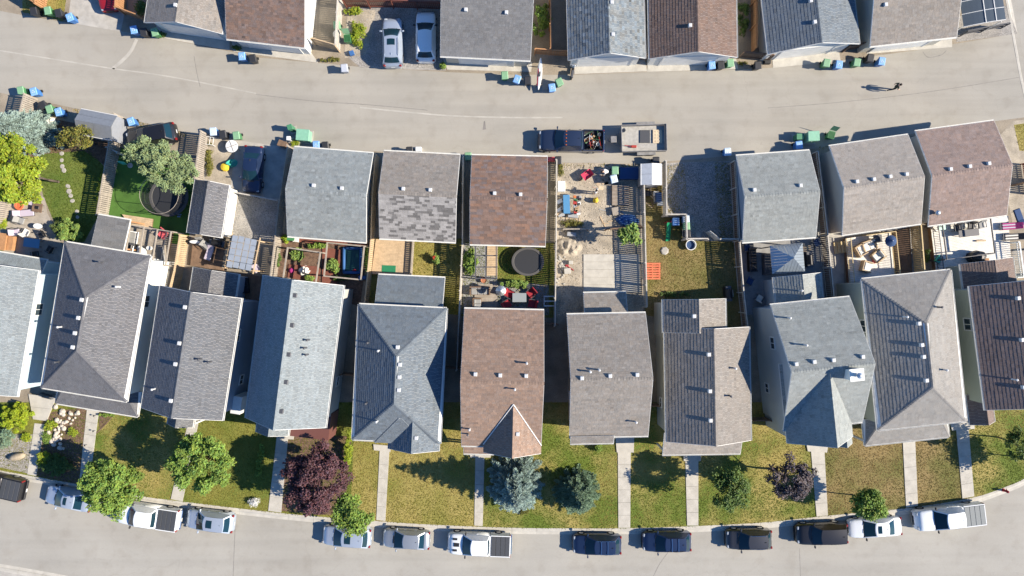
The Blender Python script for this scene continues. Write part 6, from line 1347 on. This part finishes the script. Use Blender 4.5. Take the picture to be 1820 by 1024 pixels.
# cushioned deck
for x,y,rz,w,lb in [(1530,445,120,1.05,'white cushioned wicker chair on the upper left of the pale deck'),(1561,455,-50,1.0,'white cushioned wicker chair on the right of the pale deck'),(1541,474,75,1.0,'white cushioned wicker chair at the bottom of the pale deck'),(1545,436,20,1.3,'white cushioned wicker seat at the top of the pale deck')]: sofa(lb,x,y,rz,w,'white',.55,M_wood_t,.95,'cushioned seats on the pale deck')
b = MB(); b.bbox((0,0,.12),(.42,.42,.18),.07); place('cushion','coral cushion lying between the wicker chairs','cushion',b,FAB['pink'],1554,464,.56,.4)
parasol('navy parasol above the cushioned deck rail',1587,428,.55,2.2,'navy'); table('small striped table at the top of the pale deck',1560,424,.8,.7,.6,M_trim_d,5,.55)
def railing(label, pts, z, m, h=.95, group='deck railings'):
    A = [P(x,y,z) for x,y in pts]; t = thing('railing', label, 'railing', (A[0].x,A[0].y,z), 0, group)
    for a, b in zip(A, A[1:]):
        d = b-a; L = d.length; ang = math.atan2(d.y,d.x); o = A[0]; c = (a+b)/2-o
        for zz in (.12,h): MB().box((c.x,c.y,zz),(L,.06,.05),ang).build('rail', m, t)
        k = max(2,int(L/.16))
        for i in range(k+1): q = a.lerp(b,i/k)-o; MB().box((q.x,q.y,h/2+.05),(.035,.035,h-.1),ang).build('baluster', m, t)
    return t
railing('yellow wood railing along the left of the pale deck', [(1503,424),(1510,506)], .55, M_wood_y); railing('yellow wood railing along the right of the pale deck', [(1582,413),(1590,492)], .55, M_wood_y); railing('yellow wood railing along the top of the pale deck', [(1530,420),(1582,413)], .55, M_wood_y)
railing('dark railing along the left of the whitewashed deck', [(1656,403),(1666,482)], .6, M_trim_d); railing('black railing on the grey deck edge', [(306,414),(293,475)], .4, M_trim_d); railing('white railing at the foot of the right edge deck', [(1795,494),(1850,488)], .6, M_vinyl)
t = thing('deck_steps','yellow wooden steps at the left of the pale deck','steps',P(1492,440),R(-82))
for i in range(4): MB().box((0,-.42+i*.28,.12+.11*i),(1.1,.28,.05)).build('tread', M_wood_y, t); MB().box((0,-.30+i*.28,.06+.11*i),(1.1,.03,.11)).build('riser', M_wood_y, t)
# whitewashed deck
for x,y,rz,f,lb in [(1702,405,10,'black','black dining chair at the top left of the whitewashed deck'),(1727,402,-5,'black','black dining chair at the top middle of the whitewashed deck'),(1745,400,10,'grey','grey dining chair at the top right of the whitewashed deck'),(1664,404,40,'white','pale chair in the corner by the mauve-brown garage'),(1668,462,60,'teal','blue-green chair at the left of the whitewashed deck')]: chair(lb,x,y,rz,f,.6,'chairs on the whitewashed deck')
table('long dark table on the whitewashed deck',1722,414,1.9,.65,.72,M_trim_d,6,.6); table('small mint table at the top of the whitewashed deck',1674,404,.7,.5,.5,mat('mint_top',(.45,.62,.52),.6),5,.6)
b = MB(); b.lathe((0,0,0),[(.75,0),(.8,.5),(.72,.85),(.4,1.0),(.05,1.04)],8,sx=1.0,sy=.75); place('covered_grill','large black covered grill on the whitewashed deck','covered grill',b,M_black,1729,457,.6,.1)
lounger('magenta striped sun lounger at the right edge of the whitewashed deck',1797,402,4,'magenta',.6,1.9,None,('magenta','mauve')); lounger('black sun lounger below the magenta striped one',1802,421,4,'black',.6,1.9,None,('black','white')); lounger('magenta sun lounger frame at the far right edge',1812,386,-70,'navy',.6,1.6); b = MB(); b.box((0,0,.1),(.9,.14,.14)); place('beam_offcut','timber offcut on the whitewashed deck','timber',b,M_wood_t,1742,428,.6,.05)
b = MB(); b.bbox((0,0,.14),(.5,.4,.28),.03); place('deck_box','orange box beside the covered grill','box',b,M_wood_o,1750,463,.6)
# far side of the lane
t = thing('kayak','white and red kayak leaning out over the lane','kayak',P(959,131,.9)-Vector((0,0,.9)),R(86)); b = MB(); n = 12; pts = []
for i in range(n+1):
    f = i/n; w = .24*math.sin(math.pi*min(.98,max(.02,f)))**.6; x = -1.4+2.8*f; k = 8
    for j in range(k): a = 2*math.pi*j/k; pts.append((x, w*math.cos(a), .55+.55*f+.20*math.sin(a)*(w/.24)))
b.add(pts, [(i*8+j,i*8+(j+1)%8,(i+1)*8+(j+1)%8,(i+1)*8+j) for i in range(n) for j in range(8)]); b.build('hull', M_vinyl, t, smooth=True)
b = MB(); b.add([(-1.1,.10,.80),(.4,.10,1.10),(.4,.19,1.08),(-1.1,.19,.78)],[(0,1,2,3)]); b.build('stripe', FAB['red'], t); MB().bbox((0,0,1.01),(.6,.24,.06),.03).build('cockpit', M_trim_d, t)
for x in (-.9,.9): MB().box((x,0,.3),(.08,.5,.6)).build('stand_leg', M_wood_g, t)
t = thing('motor_scooter','black and white motor scooter at the corner of the blue-grey gabled garage','scooter',P(1018,126,.5)-Vector((0,0,.5)),R(80)); M_sc = M_black
for x in (-.55,.6): MB().tube((x,-.05,.24),(x,.05,.24),.24,.24,16).build('wheel', M_tyre, t)
MB().bbox((-.3,0,.52),(.8,.26,.36),.08).build('body', M_black, t); MB().bbox((-.35,0,.75),(.7,.24,.10),.04).build('seat', M_trim_d, t); MB().bbox((.1,0,.25),(.55,.26,.08),.03).build('footboard', M_black, t); MB().bbox((.42,0,.6),(.12,.34,.6),.05).build('front_shield', M_vinyl, t); MB().path([Vector((.35,-.32,1.0)),Vector((.45,0,.95)),Vector((.35,.32,1.0))],.02).build('handlebar', M_metal, t)
b = MB(); b.bbox((0,0,.18),(.42,.4,.36),.02); place('blue_box','blue and white box at the foot of the weedy bed','box',b,FAB['blue'],626,96,0,.3)
b = MB(); b.lathe((0,0,0),[(.3,0),(.4,.25),(.3,.5),(.1,.58)],9); place('bag','white bag beside the slatted enclosure fence','bag',b,FAB['white'],600,63)
b = MB(); b.bbox((0,0,.2),(.6,.35,.4),.03); place('storage_box','grey bin behind the brown gate left of the dark grey garage','box',b,TOOLM[2],1362,112)
b = MB(); b.bbox((0,0,.3),(.55,.42,.55),.03); place('white_box','white box behind the patchy shingled garage','box',b,M_vinyl,745,267)
b = MB(); b.bbox((0,0,.2),(.9,.4,.4),.03); place('storage_box','pink and white box at the lane corner of the rusty garage','box',b,FAB['pink'],979,284)
structure(sheet('tar_patch', PL([(860,216),(862,215),(864,230),(858,231)]), M_tar, .009))
# front gardens: boulder, rock bed, hydrant, bench
b = MB(); b.lathe((0,0,0),[(.7,0),(.85,.18),(.7,.42),(.25,.55)],9,sx=1.0,sy=.42); place('boulder','long tan boulder in the gravel bed by the left kerb','boulder',b,mat('tan_rock',(.36,.29,.20),.9,var=.2,scale=3),33,811,0,.22,None,True)
rk = mat('pale_rock',(.46,.40,.33),.9,var=.2,scale=4); rr_ = random.Random(12)
for i in range(58):
    f = rr_.random(); x = 104+8*math.sin(f*7)+rr_.uniform(-9,9)-4*f+(26*(1-f)*(rr_.random() < .45)); y = 722+f*76; b = MB(); s_ = rr_.uniform(.7,1.5); b.lathe((0,0,0),[(.13*s_,0),(.17*s_,.07*s_),(.12*s_,.15*s_),(.04*s_,.19*s_)],7,sx=rr_.uniform(.8,1.3),sy=rr_.uniform(.7,1.1)); place('garden_rock',('small' if s_ < .95 else 'large' if s_ > 1.25 else 'medium')+' pale rock '+('at the top','in the upper part','in the middle','in the lower part','at the foot')[min(4,int(f*5))]+' of the dry stream bed, '+('left edge' if x < 98 else 'right edge' if x > 112 else 'centre'),'rock',b,rk,x,y,0,rr_.uniform(0,3),'rocks of the dry stream bed')
t = thing('fire_hydrant','red fire hydrant at the kerb by the right bend','hydrant',P(1783,871)); M_hy = FAB['red']
MB().lathe((0,0,0),[(.16,0),(.16,.05),(.10,.07),(.10,.5),(.13,.52),(.12,.62),(.04,.72)],12).build('barrel', M_hy, t)
for a in (0,math.pi/2,math.pi): MB().tube((0,0,.42),(.19*math.cos(a),.19*math.sin(a),.42),.055).build('outlet', M_hy, t)
t = thing('porch_bench','black metal bench on the pale blue house landing','bench',P(84,704,.4)-Vector((0,0,.4)),R(-14))
for i in range(5): MB().box((0,-.2+i*.1,.45),(.95,.05,.025)).build('seat_slat', M_black, t)
for s in (-1,1): MB().tube((s*.45,-.2,0),(s*.45,-.2,.45),.02).build('leg', M_black, t); MB().tube((s*.45,.22,0),(s*.45,.26,.9),.02).build('leg', M_black, t)
for z in (.6,.75,.9): MB().box((0,.25,z),(.92,.025,.05)).build('back_slat', M_black, t)
for i,(x,y) in enumerate([(171,738),(170,765),(155,790)]):
    b = MB(); b.tube((0,0,0),(0,0,.35),.015); b.lathe((0,0,.34),[(.06,0),(.08,.05),(.02,.12)],8); place('path_light',['small black path light at the top of the second walk','small black path light halfway down the second walk','small black path light beside the rock bed'][i],'path light',b,M_black,x,y)
ribbon('lawn_edging', [(206,733),(190,752),(172,770)], .10, M_wood_b, .05)
# ================================================================ PEOPLE
def person(label, px, py, rz, joints, cols, zref=.9):
    """joints: name -> (x,y,z,r); cols = (shirt, trousers, skin, hair)"""
    p = P(px, py, zref); t = thing('person', label, 'person', (p.x,p.y,.01), R(rz)); sk = mat('skin',(.50,.30,.21),.6)
    E = [('pelvis','spine'),('spine','chest'),('chest','neck'),('neck','head0'),('head0','head1'),('chest','shl'),('shl','ell'),('ell','wrl'),('wrl','hal'),('chest','shr'),('shr','elr'),('elr','wrr'),('wrr','har'),('pelvis','hil'),('hil','knl'),('knl','anl'),('anl','tol'),('pelvis','hir'),('hir','knr'),('knr','anr'),('anr','tor')]
    ks = list(joints); me = bpy.data.meshes.new('body'); me.from_pydata([joints[k][:3] for k in ks], [(ks.index(a), ks.index(b)) for a, b in E], []); ob = bpy.data.objects.new('body', me); COL.objects.link(ob)
    md = ob.modifiers.new('skin','SKIN'); sv = me.skin_vertices[0].data
    for i, k in enumerate(ks): sv[i].radius = (joints[k][3], joints[k][3]); sv[i].use_root = (k == 'pelvis')
    md.use_smooth_shade = True; ob.modifiers.new('sub','SUBSURF').levels = 2; ob.modifiers['sub'].render_levels = 2
    dg = bpy.context.evaluated_depsgraph_get(); m2 = bpy.data.meshes.new_from_object(ob.evaluated_get(dg)); bpy.data.objects.remove(ob)
    m2.materials.clear()
    for c in (cols[0], cols[1], sk, cols[3], M_black): m2.materials.append(c)
    J = {k: Vector(v[:3]) for k, v in joints.items()}
    seg = [('shirt',0,('pelvis','spine')),('s',0,('spine','chest')),('s',0,('chest','shl')),('s',0,('chest','shr')),('s',0,('shl','ell')),('s',0,('shr','elr')),('k',2,('ell','wrl')),('k',2,('elr','wrr')),('k',2,('wrl','hal')),('k',2,('wrr','har')),('k',2,('neck','head0')),('k',2,('head0','head1')),('t',1,('hil','knl')),('t',1,('hir','knr')),('t',1,('knl','anl')),('t',1,('knr','anr')),('b',4,('anl','tol')),('b',4,('anr','tor')),('t',1,('pelvis','hil')),('t',1,('pelvis','hir'))]
    for f in m2.polygons:
        best = None
        for _, mi, (a, b) in seg:
            A, B = J[a], J[b]; d = B-A; u = max(0,min(1,(f.center-A).dot(d)/max(1e-6,d.length_squared))); dist = (f.center-(A+d*u)).length
            if best is None or dist < best[0]: best = (dist, mi)
        f.material_index = best[1]; f.use_smooth = True
    body = bpy.data.objects.new('body', m2); COL.objects.link(body); body.parent = t
    h0, h1 = J['head0'], J['head1']; hair = MB(); up = (h1-h0).normalized(); c = h1+up*.015
    hair.lathe((c.x, c.y-.012, c.z-.06), [(.105,0),(.112,.06),(.095,.12),(.05,.16),(.01,.172)], 14); hair.build('hair', cols[3], t, smooth=True)
    for s in (-1,1): MB().lathe((h0.x*.4+h1.x*.6+s*.035, h1.y*.6+h0.y*.4+.088, h0.z*.45+h1.z*.55),[(.004,-.012),(.014,0),(.004,.012)],8).build('eye', M_black, t); MB().lathe((h0.x*.4+h1.x*.6+s*.098, h1.y*.6+h0.y*.4, h0.z*.5+h1.z*.5),[(.008,-.03),(.02,0),(.008,.03)],8,sx=.6).build('ear', sk, t)
    MB().lathe((h0.x*.4+h1.x*.6, h1.y*.6+h0.y*.4+.10, h0.z*.55+h1.z*.45-.01),[(.016,-.02),(.012,.0),(.004,.03)],8).build('nose', sk, t)
    for sd, wr, ha in (('l','wrl','hal'),('r','wrr','har')):
        a, d = J[ha], (J[ha]-J[wr]).normalized(); s = d.orthogonal().normalized(); hb = MB()
        for k in range(4): q = a+s*(-.027+.018*k); hb.tube(q, q+d*.05, .010, .009, 6); hb.tube(q+d*.05, q+d*(.085-.006*abs(k-1.5))+d.cross(s)*.02, .009, .007, 6)
        q = a-d*.03+s*.035; hb.tube(q, q+(d*.6+s*.8)*.05, .012, .009, 6); hb.build('fingers', sk, t)
    return t
STAND = dict(pelvis=(0,0,.93,.15),spine=(0,-.01,1.12,.145),chest=(0,0,1.33,.155),neck=(0,0,1.48,.065),head0=(0,.02,1.57,.085),head1=(0,.03,1.68,.10),shl=(-.19,0,1.40,.075),shr=(.19,0,1.40,.075),ell=(-.25,-.02,1.12,.05),elr=(.25,-.02,1.12,.05),wrl=(-.27,.08,.88,.035),wrr=(.27,.08,.88,.035),hal=(-.27,.11,.80,.036),har=(.27,.11,.80,.036),hil=(-.10,0,.86,.105),hir=(.10,0,.86,.105),knl=(-.10,.02,.48,.07),knr=(.10,.02,.48,.07),anl=(-.10,-.02,.09,.05),anr=(.10,-.02,.09,.05),tol=(-.11,.14,.045,.045),tor=(.11,.14,.045,.045))
WALK = dict(STAND, knl=(-.10,.20,.50,.07), anl=(-.10,.30,.10,.05), tol=(-.11,.46,.05,.045), knr=(.10,-.08,.48,.07), anr=(.10,-.36,.14,.05), tor=(.11,-.24,.05,.045), ell=(-.27,-.14,1.13,.05), wrl=(-.26,-.10,.90,.035), hal=(-.26,-.08,.82,.036), elr=(.27,.08,1.13,.05), wrr=(.25,.28,1.0,.035), har=(.25,.35,.97,.036))
BEND = dict(STAND, spine=(0,.10,1.10,.145), chest=(0,.30,1.22,.155), neck=(0,.44,1.28,.065), head0=(0,.53,1.32,.085), head1=(0,.62,1.40,.10), shl=(-.19,.32,1.25,.075), shr=(.19,.32,1.25,.075), ell=(-.26,.40,.98,.05), elr=(.26,.40,.98,.05), wrl=(-.28,.52,.78,.035), wrr=(.28,.52,.78,.035), hal=(-.28,.58,.72,.036), har=(.28,.58,.72,.036))
CLO = {n: mat('cloth_'+n, c, .9) for n, c in (('olive',(.045,.05,.028)),('dark',(.02,.022,.025)),('white',(.55,.53,.5)),('tan',(.32,.22,.14)),('hair',(.03,.02,.015)),('jeans',(.05,.075,.13)))}
person('person in dark olive clothes walking along the lane', 1592, 155, -95, WALK, (CLO['olive'],CLO['dark'],None,CLO['hair']))
person('person in a white top standing in the sunlit dirt yard', 1059, 341, 60, dict(STAND, elr=(.28,.12,1.15,.05), wrr=(.22,.36,1.16,.035), har=(.20,.44,1.17,.036)), (CLO['white'],CLO['tan'],None,CLO['hair']))
person('person in dark and white clothes bending behind the wheelbarrow', 1080, 305, 100, BEND, (CLO['white'],CLO['dark'],None,CLO['hair']))
# ================================================================ LOOSE STONES
def scatter_stones(name, label, poly, n, smin, smax, m, seed):
    r = random.Random(seed); q = PL(poly); xs = [p.x for p in q]; ys = [p.y for p in q]; b = MB(); k = 0
    while k < n:
        x, y = r.uniform(min(xs),max(xs)), r.uniform(min(ys),max(ys)); k += 1
        if not pip(x, y, q): continue
        s = r.uniform(smin,smax); a = r.uniform(0,6.28); f = r.uniform(.45,1.5); h = r.uniform(-.06,.06)
        pts = [(x+s*r.uniform(.7,1.2)*math.cos(a+i*1.57), y+s*r.uniform(.7,1.2)*math.sin(a+i*1.57), .006) for i in range(4)]+[(x,y,.006+s*r.uniform(.5,.9))]
        b.add(pts, [(0,1,4),(1,2,4),(2,3,4),(3,0,4)], (f*(1+h),f,f*(1-h)))
    o = b.build(name, m, kind='stuff'); return tag(o, label, 'gravel')
M_peb = mat('pebbles', (.27,.25,.225), .95, attr=True)
scatter_stones('gravel','loose gravel on the shaded pad right of the small shed',[(1180,292),(1298,288),(1306,426),(1216,426),(1214,386),(1181,386)],6500,.025,.075,M_peb,1)
scatter_stones('gravel','loose stones and rubble strewn over the dirt yard',[(989,292),(1138,292),(1143,560),(985,560)],5200,.02,.07,mat('dirt_pebbles',(.36,.30,.225),.95,attr=True),2)
scatter_stones('gravel','loose gravel on the parking pad across the lane',[(620,16),(785,20),(788,124),(640,118),(614,98)],4200,.02,.06,M_peb,3)
scatter_stones('gravel','loose gravel below the bar fence of the parking pad',[(424,347),(498,359),(491,428),(414,418)],1800,.02,.06,M_peb,4)
scatter_stones('gravel','fine gravel in the bed round the tan boulder',[(-5,772),(60,774),(51,840),(-5,826)],1600,.02,.06,M_peb,5)
scatter_stones('gravel','bark chips and pebbles in the rock bed',[(78,738),(158,724),(148,800),(140,858),(68,843)],2400,.02,.06,mat('bark_chips',(.20,.13,.09),.95,attr=True),6)
scatter_stones('gravel','pebbles along the dry verge of the lane',[(110,190),(235,212),(330,237),(400,249),(400,254),(330,246),(225,222),(110,203)],2200,.015,.05,mat('verge_pebbles',(.33,.28,.21),.95,attr=True),7)
for i, (poly, n) in enumerate([([(1183,294),(1215,292),(1225,380),(1184,382)],700),([(1270,290),(1296,290),(1305,424),(1278,424)],1100),([(130,192),(230,213),(330,237),(330,243),(225,220),(130,200)],900),([(990,290),(1138,292),(1138,297),(990,298)],500),([(1450,262),(1620,237),(1620,241),(1450,267)],300)]):
    grass('grass', ['dry weeds along the left of the shaded gravel pad','dry weeds along the right of the shaded gravel pad','dry weeds on the verge of the lane by the black crossover','dry weeds at the lane edge of the dirt yard','dry weeds along the lane edge behind the garages'][i], [(PL(poly),'straw')], n/14, .12, 20+i)
# timber, sheets and oddments lying in the dirt yard
rr_ = random.Random(31)
def odd(n, x0, x1, y0, y1, label, group, mats, lo, hi, h):
    for i in range(n):
        b = MB(); lg = rr_.uniform(*lo); b.bbox((0,0,h/2),(lg,rr_.uniform(*hi),h),.008); mm = rr_.choice(mats); X, Y = rr_.uniform(x0,x1), rr_.uniform(y0,y1); lb = ('long ' if lg > (lo[0]+lo[1])/2 else 'short ')+{'weathered_wood':'grey','tan_wood':'tan','brown_wood':'brown','plywood':'yellow','cardboard':'cardboard','tool_grey':'steel-grey'}.get(mm.name,'pale')+' '+label+', '+('upper ' if Y < (y0+y1)/2 else 'lower ')+('left' if X < (x0+x1)/2 else 'right'); place('timber_offcut' if hi[1] < .2 else 'board', lb, 'timber' if hi[1] < .2 else 'board', b, mm, X, Y, .006, rr_.uniform(0,3.1), group)
odd(16, 1060,1135, 372,402, 'timber in the shaded heap of the dirt yard', 'timber offcuts in the dirt yard', [M_wood_g,M_wood_t,M_wood_b,TOOLM[1]], (.6,1.6), (.06,.14), .05)
odd(9, 1062,1085, 300,345, 'board lying by the dirt yard carts', 'boards by the dirt yard carts', [M_ply,M_wood_g,M_card], (.3,.6), (.25,.4), .03)
odd(10, 990,1032, 380,398, 'timber by the dirt yard weeds', 'timber offcuts by the dirt yard weeds', [M_wood_g,M_wood_t], (.4,1.1), (.05,.12), .05)
odd(10, 1150,1174, 334,366, 'timber behind the pale-roofed shed', 'timber offcuts behind the pale-roofed shed', [M_wood_g,M_wood_t,M_wood_b], (.4,.9), (.06,.14), .06)
